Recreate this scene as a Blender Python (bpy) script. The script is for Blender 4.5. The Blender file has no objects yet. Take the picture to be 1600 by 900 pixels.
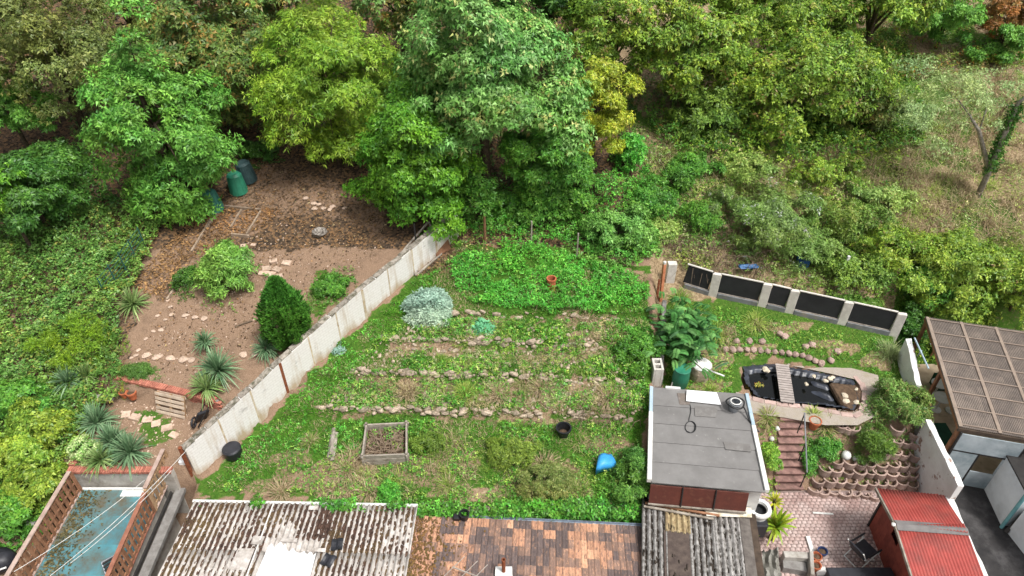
import bpy, bmesh, math, random
import numpy as np
from mathutils import Vector, Matrix, Euler

random.seed(7)
RNG = np.random.default_rng(11)
sc = bpy.context.scene
COL = sc.collection
PITCH = math.radians(39.0); CAMZ = 20.0; FPX = 1110.0
SP, CP = math.sin(PITCH), math.cos(PITCH)

# ---------------------------------------------------------------- camera, sky, sun, exposure
cam_d = bpy.data.cameras.new('camera'); cam = bpy.data.objects.new('camera', cam_d); COL.objects.link(cam)
cam.location = (0, 0, CAMZ); cam.rotation_euler = (math.radians(90) - PITCH, 0, 0)
cam_d.sensor_width = 36.0; cam_d.lens = 36.0 * FPX / 1600.0; cam_d.clip_start = 0.1; cam_d.clip_end = 2000
sc.camera = cam
SUN_EL, SUN_AZ = math.radians(63), math.radians(128)     # azimuth clockwise from +Y
wld = bpy.data.worlds.new('World'); sc.world = wld; wld.use_nodes = True
wn = wld.node_tree.nodes; wl = wld.node_tree.links; wn.clear()
sky = wn.new('ShaderNodeTexSky'); sky.sky_type = 'NISHITA'; sky.sun_disc = False
sky.sun_elevation = SUN_EL; sky.sun_rotation = SUN_AZ; sky.dust_density = 6.0; sky.air_density = 1.0; sky.ozone_density = 1.0
hs = wn.new('ShaderNodeHueSaturation'); hs.inputs['Saturation'].default_value = 0.25   # cloud cover greys the sky
bg = wn.new('ShaderNodeBackground'); bg.inputs['Strength'].default_value = 0.08
wo = wn.new('ShaderNodeOutputWorld')
wl.new(sky.outputs[0], hs.inputs['Color']); wl.new(hs.outputs[0], bg.inputs['Color']); wl.new(bg.outputs[0], wo.inputs[0])
sun_d = bpy.data.lights.new('sun', 'SUN'); sun = bpy.data.objects.new('sun', sun_d); COL.objects.link(sun)
sun_d.energy = 1.5; sun_d.angle = math.radians(11); sun_d.color = (1.0, 0.975, 0.94)
sd = Vector((math.sin(SUN_AZ) * math.cos(SUN_EL), math.cos(SUN_AZ) * math.cos(SUN_EL), math.sin(SUN_EL)))
sun.rotation_euler = sd.to_track_quat('Z', 'Y').to_euler(); sun.location = (0, 0, 60)
vs = sc.view_settings; vs.view_transform = 'Standard'; vs.look = 'None'; vs.gamma = 1.0; vs.use_curve_mapping = False
vs.exposure = 1.0
sc.cycles.max_bounces = 5; sc.cycles.diffuse_bounces = 2; sc.cycles.transmission_bounces = 3; sc.cycles.glossy_bounces = 2
sc.cycles.transparent_max_bounces = 6

# ---------------------------------------------------------------- helpers: space
def ray(px, py):
    a, b = (px - 800) / FPX, -(py - 450) / FPX
    return np.array([a, b * SP + CP, b * CP - SP])
def PZ(px, py, z):
    d = ray(px, py); t = (z - CAMZ) / d[2]
    return Vector((d[0] * t, d[1] * t, z))
def AT(px, py, Y):
    d = ray(px, py); t = Y / d[1]
    return Vector((d[0] * t, Y, CAMZ + d[2] * t))
def depth(p): return p[1] * CP + (CAMZ - p[2]) * SP
def pxs(p): return depth(p) / FPX          # metres per photo pixel at p

def hash2(ix, iy, s):
    n = (ix * 374761393 + iy * 668265263 + s * 1442695041) & 0x7fffffff
    n = ((n ^ (n >> 13)) * 1274126177) & 0x7fffffff
    return ((n ^ (n >> 16)) & 0xffff) / 65535.0
def vnoise(x, y, s=0):
    x = np.asarray(x, float); y = np.asarray(y, float)
    ix = np.floor(x).astype(np.int64); iy = np.floor(y).astype(np.int64)
    fx = x - ix; fy = y - iy; fx = fx * fx * (3 - 2 * fx); fy = fy * fy * (3 - 2 * fy)
    a = hash2(ix, iy, s); b = hash2(ix + 1, iy, s); c = hash2(ix, iy + 1, s); d = hash2(ix + 1, iy + 1, s)
    return (a * (1 - fx) + b * fx) * (1 - fy) + (c * (1 - fx) + d * fx) * fy
def fbm(x, y, s=0, o=3):
    v = 0; a = .5; t = 0
    for i in range(o):
        v = v + a * vnoise(np.asarray(x) * 2 ** i + 17 * i, np.asarray(y) * 2 ** i - 9 * i, s + i); t += a; a *= .5
    return v / t

# ---------------------------------------------------------------- terrain
W0 = [PZ(306, 745, .12), PZ(400, 655, .75), PZ(497, 560, 1.45), PZ(575, 488, 2.0), PZ(640, 432, 2.4), PZ(715, 366, 3.0)]
WY = np.array([p.y for p in W0]); WX = np.array([p.x for p in W0])
RY = np.array([10, 13.6, 17.5, 21, 24]); RX = np.array([4.2, 4.45, 5.15, 5.65, 6.0])
MID = ([0, 13.35, 13.5, 16.65, 16.8, 18.0, 18.15, 19.3, 19.42, 20.6, 20.7, 24, 27, 60, 110, 260],
       [-1.6, -1.6, 0.0, .5, .82, .95, 1.27, 1.38, 1.68, 1.8, 2.02, 2.7, 3.6, 13.2, 24, 40])
LEF = ([0, 14.2, 14.35, 16.75, 16.9, 19.5, 22, 24, 27, 60, 110, 260], [-2.6, -2.6, .72, 1.05, 1.75, 2.15, 2.65, 3.05, 3.7, 13.2, 24, 40])
FLE = ([0, 8, 14, 17, 22, 27, 60, 110, 260], [-2, -1.2, .2, 1.3, 2.6, 3.7, 13.2, 24, 40])
RIG = ([0, 15.0, 16.85, 19.0, 22.3, 24, 27, 60, 110, 260], [-1.3, -1.3, .55, .55, 1.75, 2.4, 3.6, 13.2, 24, 40])
NEI = ([0, 21.6, 23.5, 27, 60, 110, 260], [-1.6, -1.6, 2.2, 3.6, 13.2, 24, 40])
XN = 15.05
POND = None
def inpoly(x, y, poly):
    x = np.asarray(x, float); y = np.asarray(y, float); r = np.zeros(np.broadcast(x, y).shape, bool)
    n = len(poly)
    for i in range(n):
        x0, y0 = poly[i][0], poly[i][1]; x1, y1 = poly[(i + 1) % n][0], poly[(i + 1) % n][1]
        if y0 == y1: continue
        c = ((y0 > y) != (y1 > y)) & (x < (x1 - x0) * (y - y0) / (y1 - y0) + x0)
        r ^= c
    return r
POND = [PZ(*p, .55) for p in [(1160, 572), (1205, 568), (1262, 578), (1335, 594), (1343, 628), (1336, 642), (1285, 634), (1230, 630), (1180, 620), (1162, 596)]]
def H(x, y):
    x = np.asarray(x, float); y = np.asarray(y, float)
    zm = np.interp(y, *MID); zl = np.interp(y, *LEF); zf = np.interp(y, *FLE); zr = np.interp(y, *RIG); zn = np.interp(y, *NEI)
    xw = np.interp(y, WY, WX); xr = np.interp(y, RY, RX)
    st = np.clip(.224 * (np.clip(x, -16, -9) + 11.2) + .22, -1, .8) * np.clip((y - 15.2) / .8, 0, 1) * np.clip((21 - y) / 2.5, 0, 1)
    zl = np.interp(y + st, *LEF)
    wf = np.clip((-14.75 - x) / .4 + .5, 0, 1)
    zl = zl * (1 - wf) + zf * wf
    a = np.clip((xw - x) / .16 + .5, 0, 1); b = np.clip((x - xr) / .25 + .5, 0, 1); c = np.clip((x - XN) / .2 + .5, 0, 1)
    zr = zr * (1 - c) + zn * c
    z = zm * (1 - a) + zl * a
    z = z * (1 - b) + zr * b
    soft = np.clip((y - 22.5) / 4, 0, 1)
    flat = b * np.clip((19.2 - y) / .6, 0, 1)
    amp = .05 * (1 - flat) + .55 * soft
    z = z + amp * (fbm(x * .45, y * .45, 3) - .5) + (1 - flat) * .05 * (fbm(x * 2.1, y * 2.1, 5) - .5)
    z = z - .45 * inpoly(x, y, POND)
    return z
_T = np.concatenate([np.arange(12, 45, .05), np.arange(45, 150, .5)])
def P(px, py):
    d = ray(px, py); d = d / np.linalg.norm(d)
    X = d[0] * _T; Y = d[1] * _T; Z = CAMZ + d[2] * _T
    h = H(X, Y); i = int(np.argmax(Z < h))
    if i == 0: i = len(_T) - 1
    f0 = Z[i - 1] - h[i - 1]; f1 = h[i] - Z[i]; t = _T[i - 1] + (_T[i] - _T[i - 1]) * f0 / max(f0 + f1, 1e-6)
    return Vector((d[0] * t, d[1] * t, CAMZ + d[2] * t))
def hz(x, y): return float(H(x, y))
def poly_px(pts): return [P(*p) for p in pts]
def sample_poly(poly, n, rng=RNG):
    xs = [p[0] for p in poly]; ys = [p[1] for p in poly]
    ox = np.empty(0); oy = np.empty(0)
    while len(ox) < n:
        x = rng.uniform(min(xs), max(xs), n * 2); y = rng.uniform(min(ys), max(ys), n * 2)
        m = inpoly(x, y, poly); ox = np.concatenate([ox, x[m]]); oy = np.concatenate([oy, y[m]])
    return ox[:n], oy[:n]
def poly_area(poly):
    return abs(sum(poly[i][0] * poly[(i + 1) % len(poly)][1] - poly[(i + 1) % len(poly)][0] * poly[i][1] for i in range(len(poly)))) / 2

# ---------------------------------------------------------------- helpers: objects
LOCAL = set()      # names of parents whose parts are given in their own frame
def tag(o, label=None, cat=None, group=None, kind=None):
    if label: o['label'] = label
    if cat: o['category'] = cat
    if group: o['group'] = group
    if kind: o['kind'] = kind
    return o
def empty(name, loc, label=None, cat=None, group=None, rot=(0, 0, 0)):
    o = bpy.data.objects.new(name, None); COL.objects.link(o); o.location = loc; o.rotation_euler = rot
    o.empty_display_size = .2
    return tag(o, label, cat, group)
def inst(name, me, parent=None, loc=(0, 0, 0), rot=(0, 0, 0), scale=(1, 1, 1)):
    o = bpy.data.objects.new(name, me); COL.objects.link(o); o.parent = parent
    if parent is not None and parent.name not in LOCAL:
        loc = Vector(loc) - parent.location
    o.location = loc; o.rotation_euler = rot
    o.scale = scale if hasattr(scale, '__len__') else (scale,) * 3
    return o
class MB:
    def __init__(s): s.v = []; s.f = []
    def add(s, vs, fs):
        b = len(s.v); s.v += [tuple(v) for v in vs]; s.f += [tuple(i + b for i in f) for f in fs]; return s
    def box(s, c, d, M=None):
        x, y, z = d[0] / 2, d[1] / 2, d[2] / 2
        vs = [Vector(p) for p in ((-x, -y, -z), (x, -y, -z), (x, y, -z), (-x, y, -z), (-x, -y, z), (x, -y, z), (x, y, z), (-x, y, z))]
        if M is not None: vs = [M @ v for v in vs]
        c = Vector(c)
        return s.add([v + c for v in vs], [(0, 3, 2, 1), (4, 5, 6, 7), (0, 1, 5, 4), (1, 2, 6, 5), (2, 3, 7, 6), (3, 0, 4, 7)])
    def bar(s, a, b, w, h):                      # square bar from a to b
        a = Vector(a); b = Vector(b); d = b - a; L = d.length
        q = d.to_track_quat('X', 'Z').to_matrix()
        return s.box((a + b) / 2, (L, w, h), q)
    def prism(s, pts, dz):                       # pts top polygon (3D), extruded down by dz
        n = len(pts); t = [Vector(p) for p in pts]; b = [p - Vector((0, 0, dz)) for p in t]
        return s.add(t + b, [tuple(range(n)), tuple(range(2 * n - 1, n - 1, -1))] + [(i, i + n, (i + 1) % n + n, (i + 1) % n) for i in range(n)])
    def tube(s, pts, r, n=8, cap=True):
        pts = [Vector(p) for p in pts]; m = len(pts); rs = r if hasattr(r, '__len__') else [r] * m
        vs = []; ref = Vector((.31, .17, .93))
        for i, p in enumerate(pts):
            d = (pts[min(i + 1, m - 1)] - pts[max(i - 1, 0)]).normalized()
            u = d.cross(ref)
            if u.length < .05: u = d.cross(Vector((1, 0, 0)))
            u.normalize(); w = d.cross(u)
            for k in range(n):
                a = 2 * math.pi * k / n; vs.append(p + (u * math.cos(a) + w * math.sin(a)) * rs[i])
        fs = [(i * n + k, i * n + (k + 1) % n, (i + 1) * n + (k + 1) % n, (i + 1) * n + k) for i in range(m - 1) for k in range(n)]
        if cap: fs += [tuple(range(n - 1, -1, -1)), tuple(range((m - 1) * n, m * n))]
        return s.add(vs, fs)
    def lathe(s, prof, c=(0, 0, 0), n=20, sx=1, sy=1):
        c = Vector(c); m = len(prof)
        vs = [c + Vector((r * sx * math.cos(2 * math.pi * k / n), r * sy * math.sin(2 * math.pi * k / n), z)) for r, z in prof for k in range(n)]
        fs = [(i * n + k, i * n + (k + 1) % n, (i + 1) * n + (k + 1) % n, (i + 1) * n + k) for i in range(m - 1) for k in range(n)]
        fs += [tuple(range(n - 1, -1, -1)), tuple(range((m - 1) * n, m * n))]
        return s.add(vs, fs)
    def mesh(s, name, mat, bevel=0, smooth=False, seg=1, jit=0, rng=random):
        me = bpy.data.meshes.new(name); me.from_pydata(s.v, [], s.f)
        if bevel or jit:
            bm = bmesh.new(); bm.from_mesh(me)
            if bevel: bmesh.ops.bevel(bm, geom=bm.edges[:], offset=bevel, segments=seg, affect='EDGES', profile=.6)
            if jit:
                for v in bm.verts: v.co += Vector((rng.uniform(-jit, jit), rng.uniform(-jit, jit), rng.uniform(-jit, jit)))
            bm.to_mesh(me); bm.free()
        bm = bmesh.new(); bm.from_mesh(me); bmesh.ops.recalc_face_normals(bm, faces=bm.faces); bm.to_mesh(me); bm.free()
        if mat: me.materials.append(mat)
        if smooth: me.polygons.foreach_set('use_smooth', [True] * len(me.polygons))
        return me
    def build(s, name, mat, parent=None, bevel=0, smooth=False, label=None, cat=None, group=None, kind=None, jit=0, seg=1, origin=None):
        if parent is not None:
            l = Vector((0, 0, 0)); q = parent
            while q is not None: l = l + q.location; top = q; q = q.parent
            if top.name not in LOCAL:
                s.v = [(a - l[0], b - l[1], c - l[2]) for a, b, c in s.v]
            o = bpy.data.objects.new(name, s.mesh(name, mat, bevel, smooth, seg, jit)); o.parent = parent
        else:
            if origin is None:
                n = len(s.v); xs = [v[0] for v in s.v]; ys = [v[1] for v in s.v]
                origin = ((min(xs) + max(xs)) / 2, (min(ys) + max(ys)) / 2, min(v[2] for v in s.v))
            s.v = [(a - origin[0], b - origin[1], c - origin[2]) for a, b, c in s.v]
            o = bpy.data.objects.new(name, s.mesh(name, mat, bevel, smooth, seg, jit)); o.location = origin
        COL.objects.link(o); tag(o, label, cat, group, kind)
        return o

# ---------------------------------------------------------------- materials
def S(r, g, b, k=1.0):
    f = lambda c: ((c / 255) / 12.92 if c <= 10 else (((c / 255) + .055) / 1.055) ** 2.4) * k
    return (f(r), f(g), f(b), 1)
def mat(name, c1, c2=None, scale=3.0, rough=.8, bump=.3, bscale=30, var=.12, stain=None, st_scale=1.5, st_amt=.5, st_soft=.12, metal=0, spec=.3, detail=5, stretch=(1, 1, 1), generated=False):
    m = bpy.data.materials.new(name); m.use_nodes = True; nt = m.node_tree; N = nt.nodes; L = nt.links
    b = N['Principled BSDF']; b.inputs['Roughness'].default_value = rough; b.inputs['Metallic'].default_value = metal
    b.inputs['Specular IOR Level'].default_value = spec
    tc = N.new('ShaderNodeTexCoord'); oi = N.new('ShaderNodeObjectInfo')
    mp = N.new('ShaderNodeMapping'); mp.inputs['Scale'].default_value = stretch
    mul = N.new('ShaderNodeMath'); mul.operation = 'MULTIPLY'; mul.inputs[1].default_value = 37.0
    L.new(oi.outputs['Random'], mul.inputs[0])
    cb = N.new('ShaderNodeCombineXYZ'); L.new(mul.outputs[0], cb.inputs[0]); L.new(mul.outputs[0], cb.inputs[1])
    va = N.new('ShaderNodeVectorMath'); va.operation = 'ADD'; L.new(tc.outputs['Object'], va.inputs[0]); L.new(cb.outputs[0], va.inputs[1])
    L.new(va.outputs[0], mp.inputs[0])
    n1 = N.new('ShaderNodeTexNoise'); n1.inputs['Scale'].default_value = scale; n1.inputs['Detail'].default_value = detail; n1.inputs['Roughness'].default_value = .65
    L.new(mp.outputs[0], n1.inputs['Vector'])
    r1 = N.new('ShaderNodeValToRGB'); r1.color_ramp.elements[0].position = .34; r1.color_ramp.elements[1].position = .66
    c2 = c2 or tuple(x * .7 for x in c1[:3]) + (1,)
    r1.color_ramp.elements[0].color = c1; r1.color_ramp.elements[1].color = c2
    L.new(n1.outputs['Fac'], r1.inputs[0]); out = r1.outputs[0]
    if stain:
        n2 = N.new('ShaderNodeTexNoise'); n2.inputs['Scale'].default_value = st_scale; n2.inputs['Detail'].default_value = 6; n2.inputs['Roughness'].default_value = .7
        L.new(mp.outputs[0], n2.inputs['Vector'])
        mr = N.new('ShaderNodeMapRange'); mr.inputs['From Min'].default_value = (1 - st_amt) - st_soft + .0; mr.inputs['From Max'].default_value = (1 - st_amt) + st_soft
        L.new(n2.outputs['Fac'], mr.inputs['Value'])
        mx = N.new('ShaderNodeMix'); mx.data_type = 'RGBA'; L.new(mr.outputs[0], mx.inputs['Factor']); L.new(out, mx.inputs['A']); mx.inputs['B'].default_value = stain
        out = mx.outputs['Result']
    if var:
        h = N.new('ShaderNodeHueSaturation'); mv = N.new('ShaderNodeMapRange'); mv.inputs['To Min'].default_value = 1 - var; mv.inputs['To Max'].default_value = 1 + var
        L.new(oi.outputs['Random'], mv.inputs['Value']); L.new(mv.outputs[0], h.inputs['Value']); L.new(out, h.inputs['Color']); out = h.outputs[0]
    L.new(out, b.inputs['Base Color'])
    if bump:
        n3 = N.new('ShaderNodeTexNoise'); n3.inputs['Scale'].default_value = bscale; n3.inputs['Detail'].default_value = 4; L.new(mp.outputs[0], n3.inputs['Vector'])
        bp = N.new('ShaderNodeBump'); bp.inputs['Strength'].default_value = bump; bp.inputs['Distance'].default_value = .02
        L.new(n3.outputs['Fac'], bp.inputs['Height']); L.new(bp.outputs[0], b.inputs['Normal'])
    return m
def leafmat(name, trans=.12, rough=.45, spec=.36):
    m = bpy.data.materials.new(name); m.use_nodes = True; nt = m.node_tree; N = nt.nodes; L = nt.links
    b = N['Principled BSDF']; b.inputs['Roughness'].default_value = rough; b.inputs['Specular IOR Level'].default_value = spec
    at = N.new('ShaderNodeAttribute'); at.attribute_name = 'tint'; L.new(at.outputs['Color'], b.inputs['Base Color'])
    if trans:
        t = N.new('ShaderNodeBsdfTranslucent'); mx = N.new('ShaderNodeMixShader'); mx.inputs[0].default_value = trans
        g = N.new('ShaderNodeGamma'); g.inputs[1].default_value = .85; L.new(at.outputs['Color'], g.inputs[0]); L.new(g.outputs[0], t.inputs[0])
        L.new(b.outputs[0], mx.inputs[1]); L.new(t.outputs[0], mx.inputs[2]); L.new(mx.outputs[0], N['Material Output'].inputs[0])
    return m
LEAF = leafmat('leaf'); BLADE = leafmat('grass_blade', .2, .7, .2); DRYLEAF = leafmat('dry_leaf', .1, .85, .15)
M = {}
M['bark'] = mat('bark', S(96, 84, 68), S(58, 48, 40), 9, .9, .7, 25, .15)
M['twig'] = mat('twig', S(150, 132, 112), S(98, 82, 66), 6, .9, .4, 30, .2)
M['stone'] = mat('terrace_stone', S(198, 180, 160), S(140, 124, 108), 5, .9, .6, 18, .3, S(112, 110, 84), 3, .4)
M['slab'] = mat('pale_slab', S(214, 190, 170), S(186, 160, 140), 6, .85, .3, 25, .12, S(150, 128, 108), 4, .4)
M['whitewall'] = None
M['coping'] = mat('coping', S(168, 160, 148), S(122, 114, 104), 6, .9, .7, 18, .2, S(70, 72, 50), 3, .42)
M['brick'] = mat('red_brick', S(188, 124, 104), S(154, 94, 78), 5, .85, .4, 25, .2)
M['concrete'] = mat('concrete', S(190, 186, 178), S(160, 154, 146), 3, .85, .3, 35, .08, S(126, 118, 104), 2, .38)
M['greyconc'] = mat('grey_concrete', S(150, 148, 144), S(118, 114, 110), 4, .9, .35, 30, .1)
M['black'] = mat('black_plastic', S(34, 35, 38), S(24, 25, 27), 5, .45, .1, 30, .05, spec=.5)
M['rubber'] = mat('black_rubber', S(30, 31, 36), S(46, 47, 54), 5, .5, .15, 30, .05, spec=.5)
M['white'] = mat('white_paint', S(226, 226, 222), S(206, 205, 200), 3, .6, .15, 30, .04, S(170, 165, 152), 2, .32)
M['purewhite'] = mat('bright_white_sheet', (.86, .86, .86, 1), (.82, .82, .82, 1), 2, .55, .05, 20, .02)
M['wood'] = mat('weathered_wood', S(170, 152, 132), S(128, 110, 92), 4, .85, .5, 20, .14, stretch=(1, 1, 1))
M['greywood'] = mat('grey_wood', S(168, 160, 148), S(122, 112, 100), 4, .88, .5, 20, .14)
M['brownwood'] = mat('brown_stained_wood', S(158, 116, 88), S(120, 84, 62), 4, .75, .4, 20, .22)
M['lightwood'] = mat('light_wood', S(176, 146, 114), S(140, 112, 84), 4, .8, .4, 20, .18)
M['rust'] = mat('rust', S(150, 88, 58), S(104, 58, 38), 12, .85, .4, 40, .1)
M['terracotta'] = mat('terracotta', S(190, 112, 76), S(150, 82, 56), 7, .85, .3, 30, .12)
M['green_plastic'] = mat('green_plastic', S(56, 140, 110), S(44, 120, 94), 3, .45, .06, 20, .06, spec=.5)
M['teal_plastic'] = mat('teal_compost', S(72, 140, 124), S(56, 112, 100), 4, .6, .1, 20, .1)
M['darkteal'] = mat('dark_compost', S(66, 92, 92), S(46, 66, 70), 4, .6, .1, 20, .1)
M['blue'] = mat('blue_plastic', S(70, 168, 226), S(54, 146, 210), 3, .45, .08, 12, .03, spec=.5)
M['soil'] = mat('soil', S(104, 84, 66), S(70, 56, 44), 8, .95, .7, 22, .1)
M['gravel'] = mat('gravel', S(186, 176, 164), S(150, 138, 126), 40, .95, .8, 60, .05, S(160, 150, 130), 3, .4)
M['steel'] = mat('galvanised_steel', S(170, 174, 178), S(140, 144, 150), 4, .45, .1, 20, .05, metal=.6)
M['darkmetal'] = mat('dark_metal', S(60, 58, 56), S(44, 42, 42), 5, .6, .15, 25, .05, metal=.2)
# ================================================================ THE SETTING
def lines(parts):
    out = []
    for a, b, st in parts: out += list(np.arange(a, b - 1e-6, st))
    return np.array(out + [parts[-1][1]])
gx = lines([(-260, -80, 20), (-80, -30, 2.5), (-30, -17, .5), (-17, 19, .16), (19, 34, .5), (34, 80, 2.5), (80, 260, 20)])
gy = lines([(-60, 6, 6), (6, 11, .5), (11, 26, .15), (26, 48, .4), (48, 100, 2.5), (100, 260, 20)])
GX, GY = np.meshgrid(gx, gy); GZ = H(GX, GY)
jx = (fbm(GX * 1.3, GY * 1.3, 21) - .5) * .7; jy = (fbm(GX * 1.3, GY * 1.3, 22) - .5) * .7
mask = np.zeros(GX.shape + (4,)); mask[..., 3] = 1
def paint(ch, pts, w, excl=True, soft=True):
    pl = poly_px(pts); m = inpoly(GX + (jx if soft else 0), GY + (jy if soft else 0), pl)
    if excl: mask[m, :3] = 0
    mask[m, ch] = w
far = GY > 23.5 + jy
mask[far, 2] = .8
wild = (GY > 21) & (GX > 5.6); mask[wild, :3] = (.5, .95, 0)
wildn = fbm(GX * .35, GY * .35, 31)
mask[wild & (wildn > .55), :3] = (.75, .15, 0)
paint(2, [(-200, 300), (240, 330), (200, 560), (60, 830), (-300, 900)], .6)          # under the brambles
paint(0, [(306, 752), (640, 436), (720, 376), (760, 350), (1015, 420), (1022, 640), (1000, 788), (560, 788), (306, 778)], .9)
paint(2, [(215, 440), (340, 330), (385, 245), (600, 320), (600, 380), (540, 340), (430, 340), (330, 400), (250, 480)], .5)
paint(0, [(205, 640), (235, 640), (290, 685), (240, 700)], .7)
paint(0, [(500, 420), (560, 430), (500, 510), (470, 480)], .6)
paint(0, [(1040, 475), (1070, 470), (1400, 530), (1405, 630), (1345, 600), (1250, 565), (1160, 565), (1150, 620), (1035, 610)], .85)
for (cx, cy, r1, r2, ch, w) in [(455, 715, 40, 14, 1, .6), (410, 770, 35, 10, 1, .5), (550, 740, 60, 30, 1, .7), (640, 735, 45, 20, 1, .55), (935, 688, 25, 14, 1, .5),
        (720, 770, 60, 14, 1, .6), (860, 740, 50, 22, 1, .6), (770, 610, 90, 12, 1, .75), (860, 560, 70, 10, 1, .6), (660, 552, 70, 7, 1, .7), (900, 620, 90, 16, 1, .8), (640, 600, 70, 14, 1, .6),
        (950, 525, 60, 14, 1, .5), (690, 405, 40, 25, 2, .8), (790, 365, 70, 20, 2, .8), (930, 500, 70, 5, 1, .8), (1300, 540, 40, 10, 1, .6), (1230, 515, 40, 8, 1, .6), (1110, 560, 40, 14, 1, .5), (1180, 545, 40, 7, 1, .6), (1370, 560, 25, 16, 1, .6), (1110, 600, 30, 12, 1, .6), (1320, 580, 30, 8, 1, .6), (480, 760, 60, 12, 1, .6), (800, 765, 70, 12, 1, .6), (700, 720, 50, 14, 1, .5), (960, 700, 30, 20, 1, .5), (620, 640, 90, 7, 1, .7), (850, 648, 110, 8, 1, .8), (980, 430, 30, 12, 1, .5)]:
    paint(ch, [(cx + r1 * math.cos(a), cy + r2 * math.sin(a)) for a in np.linspace(0, 6.28, 14)[:-1]], w)
    pass
for band in ([(600, 533), (760, 539), (950, 550), (950, 556), (760, 546), (600, 540)], [(548, 586), (760, 593), (1000, 605), (1000, 613), (760, 601), (548, 593)], [(492, 642), (760, 650), (985, 660), (985, 664), (760, 655), (492, 647)], [(690, 492), (1005, 506), (1005, 511), (690, 498)], [(440, 730), (520, 735), (520, 760), (430, 765)], [(640, 715), (690, 735), (680, 760), (640, 755)]):
    paint(0, band, 0.15)
nv = GX.size; W = len(gx); Hn = len(gy)
me = bpy.data.meshes.new('ground')
co = np.stack([GX, GY, GZ], -1).reshape(-1, 3)
idx = np.arange(nv).reshape(Hn, W)
fs = np.stack([idx[:-1, :-1], idx[:-1, 1:], idx[1:, 1:], idx[1:, :-1]], -1).reshape(-1, 4)
me.vertices.add(nv); me.vertices.foreach_set('co', co.ravel().astype(np.float32))
me.loops.add(fs.size); me.loops.foreach_set('vertex_index', fs.ravel().astype(np.int32))
me.polygons.add(len(fs)); me.polygons.foreach_set('loop_start', (np.arange(len(fs)) * 4).astype(np.int32))
me.update(calc_edges=True)
at_ = me.attributes.new('mask', 'FLOAT_COLOR', 'POINT'); at_.data.foreach_set('color', mask.reshape(-1).astype(np.float32))
def ground_mat():
    m = bpy.data.materials.new('garden_ground'); m.use_nodes = True; nt = m.node_tree; N = nt.nodes; L = nt.links
    b = N['Principled BSDF']; b.inputs['Roughness'].default_value = .95; b.inputs['Specular IOR Level'].default_value = .15
    tc = N.new('ShaderNodeTexCoord'); at = N.new('ShaderNodeAttribute'); at.attribute_name = 'mask'
    sp = N.new('ShaderNodeSeparateColor'); L.new(at.outputs['Color'], sp.inputs[0])
    def noise(s, d=6, r=.65):
        n = N.new('ShaderNodeTexNoise'); n.inputs['Scale'].default_value = s; n.inputs['Detail'].default_value = d; n.inputs['Roughness'].default_value = r
        L.new(tc.outputs['Object'], n.inputs['Vector']); return n.outputs['Fac']
    def ramp(fac, *els):
        r = N.new('ShaderNodeValToRGB'); e = r.color_ramp.elements
        while len(e) < len(els): e.new(.5)
        for i, (p, c) in enumerate(els): e[i].position = p; e[i].color = c
        L.new(fac, r.inputs[0]); return r.outputs[0]
    def mix(f, a, c):
        x = N.new('ShaderNodeMix'); x.data_type = 'RGBA'; L.new(f, x.inputs['Factor']); L.new(a, x.inputs['A']); L.new(c, x.inputs['B']); return x.outputs['Result']
    fine = noise(9); mid = noise(1.6); vf = noise(38, 3)
    dirt = ramp(mid, (.3, S(126, 101, 80)), (.5, S(148, 122, 99)), (.72, S(102, 82, 65)))
    speck = ramp(vf, (.36, S(92, 72, 58)), (.5, S(142, 118, 100)), (.7, S(182, 160, 140)))
    mxx = N.new('ShaderNodeMix'); mxx.data_type = 'RGBA'; mxx.inputs['Factor'].default_value = .4; L.new(dirt, mxx.inputs['A']); L.new(speck, mxx.inputs['B']); dirt = mxx.outputs['Result']
    grass = ramp(fine, (.3, S(46, 74, 24)), (.5, S(68, 104, 34)), (.66, S(92, 112, 50)), (.78, S(122, 108, 74)))
    straw = ramp(fine, (.3, S(104, 88, 68)), (.5, S(146, 126, 98)), (.7, S(178, 160, 130)))
    v = N.new('ShaderNodeTexVoronoi'); v.inputs['Scale'].default_value = 11; L.new(tc.outputs['Object'], v.inputs['Vector'])
    sv = N.new('ShaderNodeSeparateColor'); L.new(v.outputs['Color'], sv.inputs[0])
    litter = ramp(sv.outputs[0], (.1, S(56, 48, 40)), (.4, S(84, 70, 57)), (.7, S(104, 84, 64)), (.95, S(132, 102, 72)))
    def soft(ch):
        a = N.new('ShaderNodeMath'); a.operation = 'MULTIPLY_ADD'; L.new(fine, a.inputs[0]); a.inputs[1].default_value = 1.5; a.inputs[2].default_value = -.75
        a2 = N.new('ShaderNodeMath'); a2.operation = 'MULTIPLY_ADD'; L.new(mid, a2.inputs[0]); a2.inputs[1].default_value = 1.0; a2.inputs[2].default_value = -.5
        s1 = N.new('ShaderNodeMath'); s1.operation = 'ADD'; L.new(a.outputs[0], s1.inputs[0]); L.new(a2.outputs[0], s1.inputs[1])
        s2 = N.new('ShaderNodeMath'); s2.operation = 'ADD'; L.new(s1.outputs[0], s2.inputs[0]); L.new(ch, s2.inputs[1])
        mr = N.new('ShaderNodeMapRange'); mr.inputs['From Min'].default_value = .35; mr.inputs['From Max'].default_value = .65; L.new(s2.outputs[0], mr.inputs['Value']); return mr.outputs[0]
    c = mix(soft(sp.outputs[2]), dirt, litter); c = mix(soft(sp.outputs[0]), c, grass); c = mix(soft(sp.outputs[1]), c, straw)
    L.new(c, b.inputs['Base Color'])
    bp = N.new('ShaderNodeBump'); bp.inputs['Strength'].default_value = .7; bp.inputs['Distance'].default_value = .05; L.new(noise(14, 5), bp.inputs['Height']); L.new(bp.outputs[0], b.inputs['Normal'])
    return m
me.materials.append(ground_mat()); me.polygons.foreach_set('use_smooth', [True] * len(me.polygons))
ground = bpy.data.objects.new('ground', me); COL.objects.link(ground); tag(ground, kind='structure')

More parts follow.
